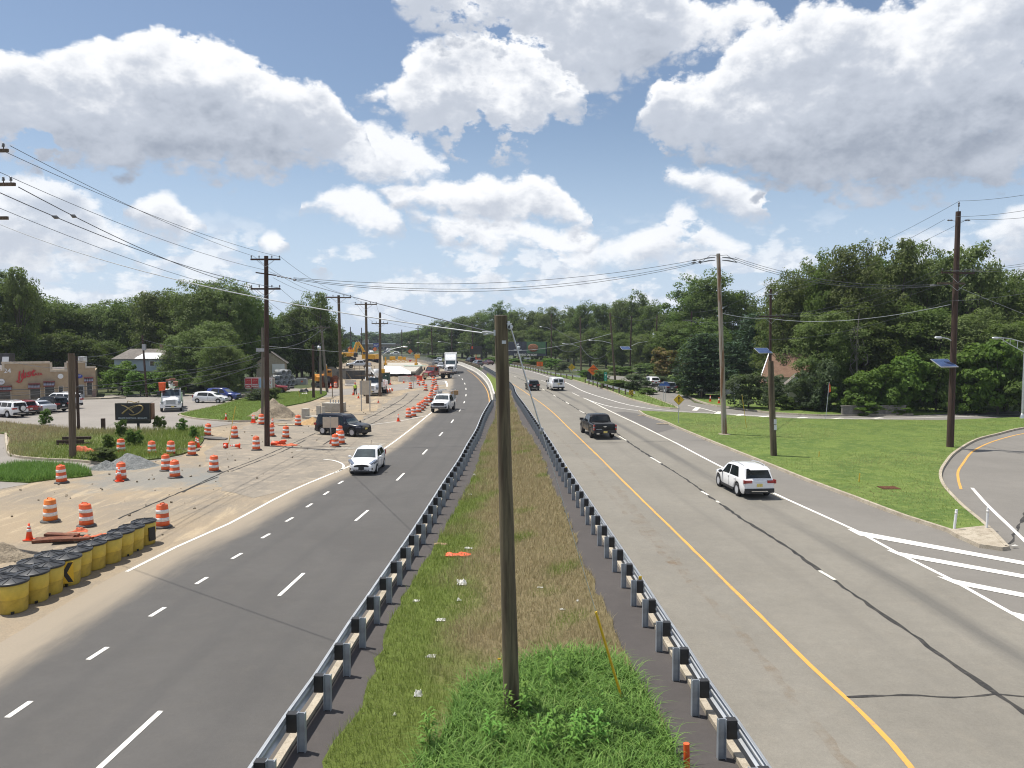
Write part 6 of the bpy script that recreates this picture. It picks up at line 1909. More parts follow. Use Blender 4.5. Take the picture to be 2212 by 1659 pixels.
t = bucket_truck('white bucket truck facing us behind the tall sign back', (f_[0] - 2.75 * math.cos(R(-90)), f_[1] + 2.75), R(-90), P_WHITE, 1.05,1)
MB().beam((-2.6,.1,2.9),(1.0,.35,3.3),.3).beam((-2.6,-.3,2.9),(.9,-.5,3.9),.26).lathe([(.36,0),(.42,1.0)],(1.3,.6,2.75),10).lathe([(.36,0),(.42,1.0)],(1.3,-.6,3.0),10).obj('boom', P_WHITE, t)
MB().box((-2.2,.9,3.3),(.9,.5,.6)).obj('boom_gear', plain('machine yellow', (0.70,0.36,0.02),0.45,0,0.15,2), t)
f_ = mid((-40.95,100.65),(-38.56,100.29))
hatchback('white wagon parked at the edge of the lot behind the corner lawn', (f_[0], f_[1] + .75), R(-6), P_WHITE, wagon=True, L=4.6, W=1.78, H=1.58, scale=.95, nm='wagon_car')
f_ = (-39.31,104.05)
suv('dark blue suv parked behind the white wagon', (f_[0] - .2, f_[1] + 1.0), R(-10), P_BLUE, 1.0, rails=True)
PK = [
 ('white boxy suv with a spare wheel cover parked at the left edge', (-53.36,81.91), R(156), P_WHITE, 'boxy', 1.0),
 ('dark red suv parked between the white boxy suv and the silver sedan', (-53.55,84.41), R(152), P_RED, 'suv', .95),
 ('black suv parked in front of the plaza beside the silver sedan', (-52.51,88.17), R(158), P_BLACK, 'suv', 1.02),
 ('large white suv parked nearest the plaza wall', (-53.77,92.28), R(165), P_WHITE, 'boxy', 1.1)]
for lab, p, a, m, kd, sc in PK:
 o = suv(lab, (p[0] - 1.3, p[1] + 1.0), a, m, sc, kind=kd, group=None, plate_m=M_PLATEW, L=4.8 if kd == 'boxy' else 4.6)
 if 'spare' in lab:
  sp = MB().lathe([(.2,-.1),(.36,-.1),(.40,0),(.36,.1),(.2,.1)],(0,0,0),18, axis='X').obj('spare_wheel', M_TYRE, o, (-2.5,-.1,1.0))
  MB().lathe([(.27,-.105),(.27,.0)],(0,0,0),16, axis='X').obj('cover', P_WHITE, sp)
p = (-52.83,86.25)
hatchback('silver sedan parked between the red and black suvs', (p[0] - 1.3, p[1] + 1.0), R(154), P_SILVER, sedan=True, L=4.85, W=1.85, H=1.45, scale=1.0, nm='sedan_car')
p = (-37.27,115.28)
pickup('dark red pickup half hidden behind the red business sign', (p[0], p[1] + 3), R(8), P_RED, .95)
p = (-35.79,179.61)
pickup('grey pickup parked up on the raised fill beside the excavator', (p[0], p[1],1.6), R(200), P_SILVER, .95)
far = [('white van far up the highway below the diner', (-142.84,682.87), P_WHITE),('white car at the far crossing right of the blue sign', (-85.44,538.31), P_WHITE),('white car far behind the tall excavator', (-82.22,399.76), P_WHITE),('maroon car far left of the excavators', (-101.53,466.47), P_MAROON),('white pickup far behind the deck fence', (-80.46,437.28), P_WHITE),('dark car far behind the deck fence', (-70.68,430.55), P_GREY),('white car far up the road right of the deck fence', (-60.82,399.76), P_WHITE)]
M_FARB = None
for k, (lab, p, m) in enumerate(far):
 t = thing('distant_car', lab, 'car', p, R(-20 + 35 * k), 'cars far up the highway', 1.15)
 b = Body(4.6,1.9,[(-2.3,.8),(-2.2,1.05),(-1.6,1.55),(0.2,1.6),(1.0,1.05),(2.1,.9),(2.3,.6)],[(-2.3,1.0),(2.3,.85)],.25,(1.4,-1.4),.42,.34)
 b.build(t, m)
 wheels(t, (1.4,-1.4),1.65,.34)
 b.top_window(t, .95,.3,.9,.9)
 b.side_window(t, -1.3,.6, slant1=-.3)
F_DARK = foliage('maple leaves', (0.055,0.090,0.020),(0.140,0.190,0.050))
F_MID = foliage('locust leaves', (0.080,0.112,0.032),(0.185,0.225,0.080))
F_LIGHT = foliage('bright shrub leaves', (0.065,0.125,0.02),(0.15,0.235,0.045))
F_GREYG = foliage('grey green leaves', (0.050,0.072,0.034),(0.11,0.14,0.07))
F_PINE = foliage('pine needles', (0.030,0.058,0.032),(0.075,0.125,0.07), trans=0.2)
F_RUST = foliage('rust coloured leaves', (0.16,0.075,0.035),(0.12,0.12,0.04))
F_HAZE = foliage('distant leaves', (0.045,0.075,0.03),(0.085,0.125,0.05))
M_BARK = wood_pole('bark', (0.045,0.036,0.028),(0.10,0.082,0.064))
def leaf_quads(C, N, size, rs, aspect=1.5, fold=0.0):
 """one quad per centre, lying across its normal"""
 n = len(C)
 N = N / np.maximum(1e-6, np.linalg.norm(N, axis=1, keepdims=True))
 r = rs.normal(size=(n, 3))
 t = np.cross(N, r)
 t /= np.maximum(1e-6, np.linalg.norm(t, axis=1, keepdims=True))
 b = np.cross(N, t)
 s = size[:, None]
 a = t * s * aspect * .5
 c = b * s * .5
 V = np.stack([C - a, C - c, C + a, C + c],1).reshape(-1,3)
 return V, np.arange(n * 4).reshape(-1,4)
def crown_mesh(name, seed, material, lobes=9, clumps=150, leaves=62, size=.021, base=.1, rx=.30, top_bias=1.0, ragged=.5, spiky=0.0):
 """crown of a tree one unit tall, a few big lobes carrying many leaf clumps"""
 rs = np.random.RandomState(seed)
 L = []
 for i in range(lobes):
  f = (i + .5) / lobes
  z = base + (1 - base) * (.16 + .72 * f ** top_bias) + rs.uniform(-.04,.04)
  prof = math.sin(math.pi * min(.97, max(.08,.16 + .78 * (z - base) / (1 - base)))) ** .75
  a = i * 2.4 + rs.uniform(-.6,.6)
  d = rx * prof * rs.uniform(.25,.72)
  r = rx * rs.uniform(.42,.66) * (.65 + .4 * prof)
  zz = min(z, 1 - r * .75)
  L.append((d * math.cos(a), d * math.sin(a), zz, r, r * rs.uniform(.65,.95)))
 CC, NN = [],[]
 for k in range(clumps):
  lx, ly, lz, lr, lh = L[rs.randint(lobes)]
  v = rs.normal(size=3)
  v[2] += .25
  v /= np.linalg.norm(v)
  q = rs.uniform(.55,1.0) ** .6
  if rs.uniform() < ragged * .3: q *= rs.uniform(1.0,1.22)
  c = np.array([lx + v[0] * lr * q, ly + v[1] * lr * q, lz + v[2] * lh * q])
  if c[2] < base * .6: c[2] = base * .6 + rs.uniform(0,.05)
  cr = rs.uniform(.045,.10) * (rx / .3) ** .9
  m = int(leaves * rs.uniform(.7,1.3))
  p = rs.normal(size=(m, 3))
  p /= np.linalg.norm(p, axis=1, keepdims=True)
  p *= rs.uniform(.25,1,(m, 1)) ** .5
  p *= np.array([cr, cr, cr * .62])
  CC.append(c + p)
  NN.append(p / cr * .9 + v * .5 + np.array([0,0,.8]) + rs.normal(size=(m, 3)) * .55)
 C, N = np.concatenate(CC), np.concatenate(NN)
 V, F_ = leaf_quads(C, N, size * rs.uniform(.65,1.35, len(C)), rs)
 me = np_mesh(name, V, F_, material)
 return me, L
def trunk_mesh(L, seed, base, r=.017):
 rs = random.Random(seed)
 mb = MB()
 zt = .62
 pts = [(0,0,-.02),(rs.uniform(-.01,.01), rs.uniform(-.01,.01), zt * .35),(rs.uniform(-.025,.025), rs.uniform(-.025,.025), zt * .7),(rs.uniform(-.03,.03), rs.uniform(-.03,.03), zt)]
 mb.tube(pts, [r * 1.5, r, r * .75, r * .35],7)
 for l in L:
  z0 = min(max(.12, l[2] * rs.uniform(.35,.65)), zt * .9)
  p0 = Vector((0,0, z0))
  p2 = Vector(l[:3])
  p1 = p0.lerp(p2,.5) + Vector((0,0,.03))
  mb.tube([p0, p1, p2],[r * .6, r * .4, r * .15],5)
 return mb.mesh('trunk', M_BARK)
TREES = {}
def tree_kind(key, material, seed, **kw):
 me, L = crown_mesh('crown', seed, material, **kw)
 TREES[key] = (me, trunk_mesh(L, seed, kw.get('base', .1)), kw.get('rx', .3))
for i in range(3):
 tree_kind('dark%d' % i, F_DARK, 10 + i, lobes=14, clumps=250, leaves=80, size=.0145, base=.05, rx=.31, ragged=.6)
for i in range(3):
 tree_kind('mid%d' % i, F_MID, 20 + i, lobes=15, clumps=270, leaves=84, size=.0122, base=.06, rx=.30, ragged=.9)
for i in range(2):
 tree_kind('open%d' % i, F_MID, 30 + i, lobes=12, clumps=150, leaves=56, size=.0155, base=.2, rx=.30, top_bias=.7, ragged=1.0)
for i in range(2):
 tree_kind('far%d' % i, F_HAZE, 40 + i, lobes=9, clumps=110, leaves=40, size=.034, base=.04, rx=.36)
for i in range(3):
 tree_kind('bush%d' % i, F_LIGHT, 50 + i, lobes=7, clumps=100, leaves=64, size=.044, base=.0, rx=.50, ragged=.8)
for i in range(2):
 tree_kind('dbush%d' % i, F_DARK, 60 + i, lobes=7, clumps=100, leaves=60, size=.042, base=.0, rx=.50, ragged=.8)
for i in range(2):
 tree_kind('gbush%d' % i, F_GREYG, 70 + i, lobes=8, clumps=110, leaves=60, size=.036, base=.0, rx=.52, ragged=.8)
tree_kind('rust0', F_RUST, 80, lobes=8, clumps=90, leaves=48, size=.045, base=.05, rx=.48, ragged=.8)
def pine_mesh(seed, material):
 rs = np.random.RandomState(seed)
 C, N, S = [],[],[]
 mb = MB()
 mb.tube([(0,0,-.02),(.005,0,.5),(0,0,.97)],[.022,.014,.004],7)
 z = .10
 while z < .97:
  nb = rs.randint(5,8)
  a0 = rs.uniform(0,6.28)
  Lb = (.40 * (1 - z) ** .62 * (1 - .55 * math.exp(-((z - .08) / .12) ** 2)) + .03)
  for k in range(nb):
   a = a0 + k * 6.28 / nb + rs.uniform(-.3,.3)
   ln = Lb * rs.uniform(.65,1.15)
   d = np.array([math.cos(a), math.sin(a), rs.uniform(.02,.30)])
   p0 = np.array([0,0, z])
   mb.tube([p0, p0 + d * ln * .6, p0 + d * ln + np.array([0,0,.01])],[.005,.003,.001],4)
   m = int(26 + 200 * ln)
   f = rs.uniform(.25,1.0, m)
   wdt = .055 * (1.1 - f * .5) + .01
   c = p0 + np.outer(f * ln, d) + np.stack([rs.normal(size=m) * wdt, rs.normal(size=m) * wdt, rs.normal(size=m) * .012 + .012],1)
   C.append(c)
   N.append(rs.normal(size=(m, 3)) * .7 + np.array([0,0,.9]))
  z += rs.uniform(.045,.065)
 C, N = np.concatenate(C), np.concatenate(N)
 V, F_ = leaf_quads(C, N, .017 * rs.uniform(.7,1.3, len(C)), rs, aspect=3.0)
 return np_mesh('crown', V, F_, material), mb.mesh('trunk', M_BARK)
for i in range(2):
 c_, t_ = pine_mesh(90 + i, F_PINE)
 TREES['pine%d' % i] = (c_, t_, .40)
def tree(key, spec, label, group=None, name='tree', cat='tree', seed=0, z=0.0):
 x, y, h, w = spec
 me, tr, rx = TREES[key]
 t = thing(name, label, cat, (x, y, z), random.Random(int(x * 13 + y * 7 + seed)).uniform(0,6.28), group)
 sx = w / (2 * rx)
 h -= z
 c = link(me, 'crown', t)
 b = link(tr, 'trunk', t)
 c.scale = b.scale = (sx, sx, h)
 return t
LW = 'trees in the woods behind the plaza and the work zone'
LWL = 'leafy deciduous tree in the dense dark woods along the left skyline'
left_trees = [
 ('mid1', (-86.86,128,20.38,11.55)),('dark0', (-85.52,132,19.43,9.53)),('open0', (-80.39,126,20.12,6.06)),('dark1', (-87.26,142,15.19,9.4)),('dark2', (-86.68,148,15.83,9.8)),('dark0', (-83.23,150,14.5,9.93)),('mid0', (-79.07,150,15.31,9.03)),('dark1', (-74.28,148,15.66,8.9)),
 ('open1', (-68.91,145,17.06,7.85)),('mid2', (-64.65,142,17.9,9.4)),('dark2', (-59.13,138,16.97,8.3)),('mid1', (-53.35,132,18.8,10.32)),('mid0', (-48.81,130,18.8,9.39)),('dark0', (-46.98,134,17.52,8.06)),('dark1', (-52.04,158,16.33,8.56)),('mid2', (-49.94,162,12.67,7.8)),('dark2', (-48.15,166,14.76,7.99)),('mid1', (-45.33,166,17.03,7.99)),('dark0', (-40.88,168,14.43,7.08)),
 ('dark1', (-104.72,165,17.47,12.91)),('dark2', (-103.1,172,17.35,13.45)),('dark0', (-99.15,175,16.98,13.69)),('dark1', (-91.79,172,16.63,13.45)),('mid0', (-80.61,165,17.47,12.91)),('dark0', (-70.97,160,17.67,12.52)),('dark2', (-59.2,152,18.57,12.8)),('dark1', (-53.57,158,15.68,11.41)),('dark0', (-49.56,165,13.54,10.92)),('mid2', (-44.41,170,15.72,11.25)),('dark2', (-40.23,172,12.73,6.21)),
 ('mid0', (-52.55,124,9.66,8.21)),('mid1', (-47.63,122,11.47,8.81)),('dark1', (-49.04,136,11.01,9)),('dark0', (-52.45,160,9.55,8.66)),('mid2', (-50.46,166,8.1,7.99)),('dark1', (-46.47,166,7.8,7.99)),('dark0', (-41.98,166,8.1,6.99)),('dark0', (-80.39,128,9.32,8.47)),('dark2', (-76.95,130,9.72,8.6)),('dark1', (-81.54,124,10.78,7.46)),('dark2', (-72.62,132,8.72,7.94)),('dark0', (-72.2,138,8.15,6.64))]
LL = ['tree cut by the left edge of the woods', 'tall dark tree above the left end of the plaza', 'open crowned tall tree at the far left over the plaza roof hood', 'tree above the number 24 on the plaza', 'tree above the red script of the plaza', 'tree directly behind the cut off pole', 'tree above the right corner of the plaza', 'tree left of the blue grey house roof', 'open crowned tree above the blue grey house', 'broad pale tree right above the house chimney', 'dark tree right of the leaning house pole', 'broad tall tree above the bucket truck', 'tall tree above the white wagon', 'dark tree just left of the tall dark pole', 'tree right behind the tall dark pole', 'low tree just right of the tall dark pole', 'tree left of the open crowned tree with bare limbs', 'tree behind the open crowned tree with bare limbs', 'last tree of the left woods behind the first crossarm pole']
for i, (k, s_) in enumerate(left_trees):
 tree(k, s_, LL[i] if i < len(LL) else LWL, LW, seed=i)
tree('open0', (-41.03,164,18.39,7.7), 'tall open crowned tree with bare limbs left of the first crossarm pole', seed=3)
tree('mid1', (-41.12,112,7.53,4.72), 'yellowish green young tree just behind the dark blue suv', seed=4)
tree('mid0', (-43.16,113,8.67,6.46), 'dense bushy tree overhanging the bucket truck', seed=5)
RW = 'trees in the woods beyond the bend of the highway'
RWL = 'leafy deciduous tree in the dense woods beyond the far guardrails'
mid_trees = [
 ('dark0', (-50.66,400,13.19,14.44)),('dark1', (-41.27,380,15.23,13.72)),('dark2', (-31.25,352,17.25,14.83)),('dark0', (-22.02,340,18.98,14.32)),('mid0', (-12.74,322,20.73,12.79)),('dark1', (-5.79,312,23.14,12.39)),('dark2', (1.09,304,20.04,11.71)),('dark0', (7.81,296,19.73,11.75)),('mid1', (14.49,288,20.8,11.78)),('dark1', (20.47,280,19.79,11.12)),('dark2', (25.71,270,21.32,11.7)),('dark0', (30.75,258,20.74,11.49)),('mid2', (35.2,246,21.63,11.25)),('dark1', (39.07,240,23.03,10.11)),('dark2', (42.57,230,19.4,10.52)),('dark0', (45.36,220,16.82,10.06)),
 ('dark1', (-48.14,420,15.19,17.69)),('dark0', (-18.05,350,17.2,16.85)),('dark2', (-2.18,330,20.25,15.88)),('dark0', (12.08,315,19.33,15.16)),('dark1', (24.99,300,19.89,14.44)),('dark2', (37.39,285,20.67,15.43)),('dark0', (46.68,265,19.81,15.94)),
 ('dark0', (14.78,262,11.54,9.46)),('mid0', (19.79,246,10.91,8.88)),('dark1', (23.84,235,11.22,9.05)),('dark2', (27.19,222,10.66,8.55)),('dark0', (29.84,208,10.39,8.26)),('mid1', (32.83,196,9.81,8.49)),('dark1', (36.39,190,9.99,8.46)),('dark2', (8.91,275,12.35,9.93)),('mid2', (2.42,288,11.85,9.36)),('dark0', (-3.78,300,11.46,9.03)),('dark1', (-10.69,318,11.45,10.33)),('dark2', (-19.02,330,11.56,11.91)),('dark0', (-26.9,342,10.45,12.35)),('mid0', (-36.08,362,10.14,11.76))]
for i, (k, s_) in enumerate(mid_trees):
 tree(k, s_, RWL, RW, seed=i)
tree('dark1', (38.37,168,21.84,12.13), 'big dark rounded tree left of the two tone pole', seed=1)
tree('dark2', (43.32,164,22.49,12.83), 'big dark rounded tree right behind the two tone pole', seed=2)
tree('dark0', (49.46,166,19.31,9.99), 'dark tree sloping down right of the big rounded pair', seed=3)
tree('dark1', (37.25,150,12.17,11.73), 'dark lower tree below the big rounded pair', seed=4)
tree('dark0', (33.97,160,12.42,8.66), 'dark lower tree left of the pines', seed=5)
tree('pine0', (27.21,110,9.06,10.59), 'broad bluish pine with layered boughs by the side road', name='pine_tree', cat='pine tree')
tree('pine1', (39.05,122,12.49,11.01), 'taller bluish pine behind the dark solar pole', name='pine_tree', cat='pine tree')
tree('pine0', (33.61,118,7.83,8.52), 'low bluish pine between the two taller pines', name='pine_tree', cat='pine tree')
tree('rust0', (30.11,150,6.6,7.4), 'small rust and orange leaved tree beside the side road', cat='tree')
tree('gbush1', (28.37,92,4.31,5.09), 'weeping grey green shrub beside the brown roofed house', name='weeping_shrub', cat='shrub')
BW = 'tall trees of the wood behind the lawn'
BWL = 'tall leafy tree in the wood across the lane from the lawn'
right_trees = [('mid0', (37.62,106,17.88,7.65)),('mid1', (41.01,108,19.34,7.8)),('dark1', (41.64,102,19.58,7.36)),('mid2', (43.67,99,21.24,7.74)),('dark0', (50.22,106,20.4,7.65)),('open0', (50.69,101,21.5,7.29)),('mid1', (54.64,103,21.88,8.06)),('dark2', (58.9,105,20.1,7.58)),('open1', (59.74,100,20.9,8.42)),('mid0', (66.83,106,19.14,7.65)),('dark1', (63.58,96,16.42,7.51)),('mid2', (66.74,96,17.67,8.09)),
 ('dark0', (36.91,92,10.71,5.54)),('mid1', (38.81,94,12,8.48)),('dark2', (43.93,96,13.11,8.66)),('dark1', (48.75,97,12.87,8.75)),('dark0', (52.57,96,12.53,8.66)),('mid0', (55.39,93,12.13,8.39)),('dark2', (57.33,89,10.64,8.03)),('dark1', (59.01,86,10.56,7.76)),
 ('dark2', (43.79,112,17.22,10.11)),('dark0', (49.3,114,19.07,10.97)),('dark1', (56.4,116,19.26,11.17)),('dark2', (62.63,116,19.6,11.17)),('dark0', (67.01,114,19.07,10.97)),('dark1', (73.2,114,17.38,10.97)),('dark2', (40.56,116,14.78,8.38))]
RL = ['leftmost tall tree of the right wood, above the brown roofed house', 'second tall tree of the right wood, right of the brown roof', 'dark tall tree above the flagged rod', 'feathery tall tree above the bare dead tree', 'dark tall tree right of the bare dead tree', 'open topped tall tree in the middle of the right wood', 'tall pale tree just left of the top of the right dark pole', 'dark tree directly behind the right dark pole', 'open topped tree just right of the right dark pole', 'feathery tall tree above the street light arm', 'dark tree at the right edge above the street light', 'tree cut by the right edge']
for i, (k, s_) in enumerate(right_trees):
 tree(k, s_, RL[i] if i < len(RL) else BWL, BW, seed=i)
SG = 'shrubs along the lane in front of the wood'
for i, (k, s_, lab) in enumerate([
 ('gbush0', (35.99,88.5,6.06,4.58), 'grey green shrub left of the low concrete wall'),('bush0', (38.42,86.2,4.25,4.15), 'bright shrub spilling over the left part of the concrete wall'),('bush1', (41.65,86.6,5.38,4.69), 'pointed bright shrub above the middle of the concrete wall'),('bush2', (45.45,88,6.82,5.82), 'tall bright shrub left of the right dark pole'),('dbush0', (48.64,88,6.29,5.29), 'dark shrub right behind the right dark pole'),('bush0', (51.16,86.5,7.36,6.25), 'large bright shrub right of the right dark pole'),('bush1', (53.82,85,8.2,6.14), 'large bright shrub near the street light'),('dbush1', (55.81,83,7.75,5.49), 'dark shrub at the right edge behind the street light'),
 ('bush2', (39.42,84.6,1.57,3.56), 'low bright creeper hanging over the middle of the concrete wall'),('bush0', (42.69,85,1.23,2.25), 'low bright creeper over the right end of the concrete wall'),('gbush0', (32.39,95,3.94,3.54), 'grey green shrub hiding the wall of the brown roofed house'),('dbush1', (32.25,90,1.68,2.71), 'small dark shrub beside the greenish cut off pole'),('bush2', (34.54,90,1.13,2.71), 'low bright weeds by the flagged stake'),('gbush1', (34.64,90,3.91,3.79), 'grey green shrub under the white gable'),('dbush0', (42.47,91,2.48,6.02), 'dark undergrowth behind the concrete wall')]):
 tree(k, s_, lab, SG, name='shrub', cat='shrub', seed=i)
VG = 'shrubs on the roadside verge below the woods'
for i, (k, s_, lab) in enumerate([
 ('gbush0', (20.09,124,2.73,4.77), 'tall mixed shrub right of the leaning far pole'),('bush0', (18.37,127,1.52,4.28), 'bright weeds left of the tall mixed shrub'),('bush1', (16.45,130,1.05,3.44), 'bright weeds at the foot of the green mile sign'),('bush2', (20.42,116,1,2.79), 'low bright shrub behind the striped end marker'),('dbush0', (17.52,150,2.27,3.61), 'dark shrub right of the orange diamond sign'),('bush0', (15.78,168,1.53,3.44), 'bright weeds left of the orange diamond sign'),('gbush1', (13.21,196,2.51,4.72), 'olive shrub left of the small yellow diamond sign'),('bush1', (10.71,212,3.05,5.36), 'bright shrub behind the first far lamp pole'),('bush2', (6.14,232,2.27,6.14), 'bright shrub below the pizza billboard'),('bush0', (1.78,246,2.05,5.92), 'bright shrub left below the billboard'),('bush1', (-6.93,262,2.11,5.68), 'bright shrub right of the dark message board'),('bush2', (25.35,180,2.13,6.5), 'bright shrub under the dark far solar pole'),('dbush1', (30.96,175,2.83,7.37), 'dark shrub at the bend of the side road'),('dbush0', (28.51,130,1.91,4.69), 'dark shrub behind the grey suv'),('bush2', (25.72,112,1.46,2.29), 'bright shrub under the broad pine'),('bush0', (-29.5,292,2.09,7.03), 'bright shrubs beside the thin far lamp pole'),('gbush0', (27.32,140,1.67,5.05), 'dark hedge beside the white suv on the side road')]):
 tree(k, s_, lab, VG, name='shrub', cat='shrub', seed=i)
HG = 'shrubs in front of the blue grey house'
for i, (k, s_, lab) in enumerate([('bush1', (-58.91,116,4.92,4.61), 'bright leafy shrub left of the blue grey house'),('bush2', (-54.7,113,3.78,4.08), 'bright leafy shrub under the house windows'),('bush0', (-51.79,113,3.24,4.08), 'bright leafy shrub right of the leaning black pole'),('dbush0', (-49.97,114,3.74,4.12), 'dark shrub behind the bucket truck'),('bush1', (-64.2,122,3.41,3.23), 'bright shrub beside the plaza corner')]):
 tree(k, s_, lab, HG, name='shrub', cat='shrub', seed=i)
tree('gbush0', (*(-34.47,104.05),1.6,3.6), 'brownish round shrub under the red business sign', name='shrub', cat='shrub')
tree('dbush1', (*(-32.89,105.63),1.7,2.6), 'dark shrub right of the red business sign', name='shrub', cat='shrub')
tree('dbush0', (*(-27.76,51.78),1.0,1.9), 'dark green weed bush beside the orange mesh roll', name='shrub', cat='shrub')
WG = 'tall weeds in the kerbed bed'
WL = ['weed clump at the left end of the bed near the parked cars', 'weed clump left below the black sign', 'weed clump just right of the black sign post', 'weed clump right of the black sign', 'weed clump left of the second drum of the bed', 'widest weed clump below the black sign', 'weed clump at the right end of the bed']
for i, (p, h, w) in enumerate([((-45.65,74.82),1.3,1.8),((-33.34,65.28),1.3,1.6),((-32.34,70.26),1.2,1.6),((-29.47,68.52),1.1,1.5),((-30.16,57.16),1.1,1.6),((-29.47,59.63),1.2,1.9),((-26.72,64.36),.9,1.2)]):
 tree('bush%d' % (i % 3),(p[0], p[1], h * 1.15, w * .62), WL[i], WG, name='weed_clump', cat='weed', seed=i)
FG = 'far trees on the skyline above the work zone'
for i, (k, s_) in enumerate([('far0', (-113.6,520,15.88,18.77)),('far1', (-112.31,560,11.09,18.87)),('far0', (-115.25,640,15.69,25.42)),('far1', (-108.61,680,12.48,24.55)),('far0', (-87.09,620,14.34,20.89)),('far1', (-69.24,560,15.11,16.85)),('far0', (-163.92,780,13.08,37.55)),('far1', (-144.57,860,15.62,46.57)),('far0', (-103.73,800,16.07,43.32)),('far1', (-138.32,600,13.43,21.66)),('far0', (-136.49,560,13.77,20.22)),('far1', (-66.28,452,4.6,9.25)),('far0', (-57.36,430,5.82,9.31)),('far1', (-48.77,410,6.92,8.88)),('far0', (-101.09,470,6.71,10.18)),('far1', (-97.65,430,6.85,8.8)),('far0', (-186.74,1000,14.39,72.2)),('far1', (-147.7,1000,15.59,72.2))]):
 tree(k, s_, 'hazy distant tree on the skyline above the work zone', FG, seed=i)
sn = MB()
rs_ = random.Random(5)
for k in range(9):
 p = Vector((rs_.uniform(-.6,.6), rs_.uniform(-.3,.3), rs_.uniform(6,11)))
 pts = [p]
 for j in range(5):
  p = p + Vector((rs_.uniform(-.6,.6), rs_.uniform(-.2,.2), rs_.uniform(-1.0,-.2)))
  pts.append(p)
 sn.tube(pts, [.03,.04,.05,.05,.06,.07],5)
sn.tube([(0,0,0),(.1,0,4),(0,.1,8),(.2,0,11.5)],[.14,.11,.08,.03],6)
x_, y_, h_, w_ = (40.95,90,13.35,0.54)
t = thing('dead_tree', 'bare grey twisted dead tree in front of the right wood', 'dead tree', (x_, y_ + 1.5,0))
sn.obj('branches', plain('bleached dead wood', (0.22,0.20,0.17),0.9), t)
M_STUCCO = ground_mat('tan stucco', [(0.40,0.31,0.21),(0.37,0.285,0.19),(0.33,0.25,0.165)],(0.4,2.0),(20.0,0.08), rough=0.9, bump=0.1, bdist=0.01)
M_CORNICE = plain('pale stucco trim', (0.50,0.43,0.34),0.85)
M_DARKGLASS = plain('shop glass', (0.03,0.035,0.04),0.08,0,0.4,1.0, spec=0.7)
M_WHITEP = plain('white panel', (0.72,0.73,0.74),0.5,0,0.06,2)
M_REDSIGN = plain('red sign face', (0.42,0.025,0.03),0.5,0,0.1,3)
M_BLUESIGN = plain('blue sign face', (0.03,0.05,0.30),0.5)
M_STONE = ground_mat('reddish stone base', [(0.25,0.16,0.13),(0.20,0.14,0.12),(0.30,0.22,0.18)],(1.5,4.0),(12.0,0.2))
M_ROOFGREY = ground_mat('grey shingle roof', [(0.16,0.145,0.13),(0.20,0.18,0.16),(0.12,0.11,0.10)],(0.6,3.0),(14.0,0.15))
bR = (-58.99,109,0.06)
PL = thing('plaza_building', 'tan stucco shopping plaza with stepped parapet and red script sign', 'building', (bR[0], bR[1],0), R(27))
fx = [(-26,0),(-26,4.3),(-11.4,4.3),(-11.4,4.1),(-11.15,4.1),(-11.15,5.2),(-5.6,5.32),(-5.6,4.15),(-3.55,4.15),(-3.55,5.3),(-1.3,5.3),(-1.3,4.55),(-.1,4.5),(-.1,0)]
MB().xzprism(fx, 0,.35).obj('front_wall', M_STUCCO, PL)
MB().box((-13.05,6.2,1.95),(25.9,11.6,3.9)).obj('main_block', M_STUCCO, PL)
cor = MB()
for (xa, xb, z) in ((-11.2,-5.55,5.16),(-3.6,-1.25,5.18),(-1.3,-.0,4.4),(-5.6,-3.5,4.0),(-26,-11.3,4.18)):
 cor.box(((xa + xb) / 2,-.06, z),(xb - xa, .14,.3))
cor.box((-5.45,-.06,4.6),(.3,.13,1.1)).box((-11.0,-.06,4.6),(.3,.13,1.0)).box((-3.7,-.06,4.6),(.3,.13,1.0))
cor.obj('cornice', M_CORNICE, PL)
MB().box((-4.55,1.2,4.2),(2.2,.2,.5)).box((-12.0,1.4,4.4),(1.5,.2,.8)).obj('roof_coping', M_WHITEP, PL)
for (xa, xb, za, zb) in ((-11.9,-10.3,.25,1.35),(-8.0,-6.85,.15,1.6),(-6.25,-5.15,.3,1.85),(-1.15,-.55,.5,2.3)):
 w = MB().box(((xa + xb) / 2,-.03,(za + zb) / 2),(xb - xa + .22,.10, zb - za + .2)).obj('window', M_CORNICE, PL)
 MB().box(((xa + xb) / 2,-.07,(za + zb) / 2),(xb - xa, .06, zb - za)).obj('pane', M_DARKGLASS, w)
w = MB().box((-4.35,-.03,1.4),(.7,.1,.95)).obj('window', M_CORNICE, PL)
MB().box((-4.35,-.07,1.4),(.46,.06,.75)).obj('pane', M_DARKGLASS, w)
d_ = MB().box((-1.95,-.04,1.0),(.9,.1,1.9)).obj('door', M_GREYMETAL, PL)
MB().box((-1.95,-.08,1.2),(.6,.06,1.2)).obj('pane', M_DARKGLASS, d_)
M_AWN = plain('awning red brown', (0.20,0.05,0.045),0.7)
M_AWNG = plain('awning glazing', (0.42,0.45,0.55),0.4)
for (xa, xb, z) in ((-12.2,-10.1,1.95),(-8.2,-6.8,2.2),(-6.4,-5.05,2.45),(-1.5,-.35,2.9)):
 aw = MB()
 aw.xzprism([(xa, z),(xb, z),(xb, z + .12),(xa, z + .12)],-.9,-.05)
 aw.box(((xa + xb) / 2,-.42, z - .3),(xb - xa, .95,.06),(R(38),0,0))
 o = aw.obj('awning', M_AWN, PL)
 g_ = MB()
 for k in range(4):
  g_.box((xa + (xb - xa) * (k + .5) / 4,-.55, z - .26),((xb - xa) / 4 - .06,.55,.05),(R(38),0,0))
 g_.obj('awning_panel', M_AWNG, o)
MB().xzprism([(-13,0),(-13,.7),(-.12,.7),(-.12,0)],-.06,0).obj('plinth', M_STUCCO, PL)
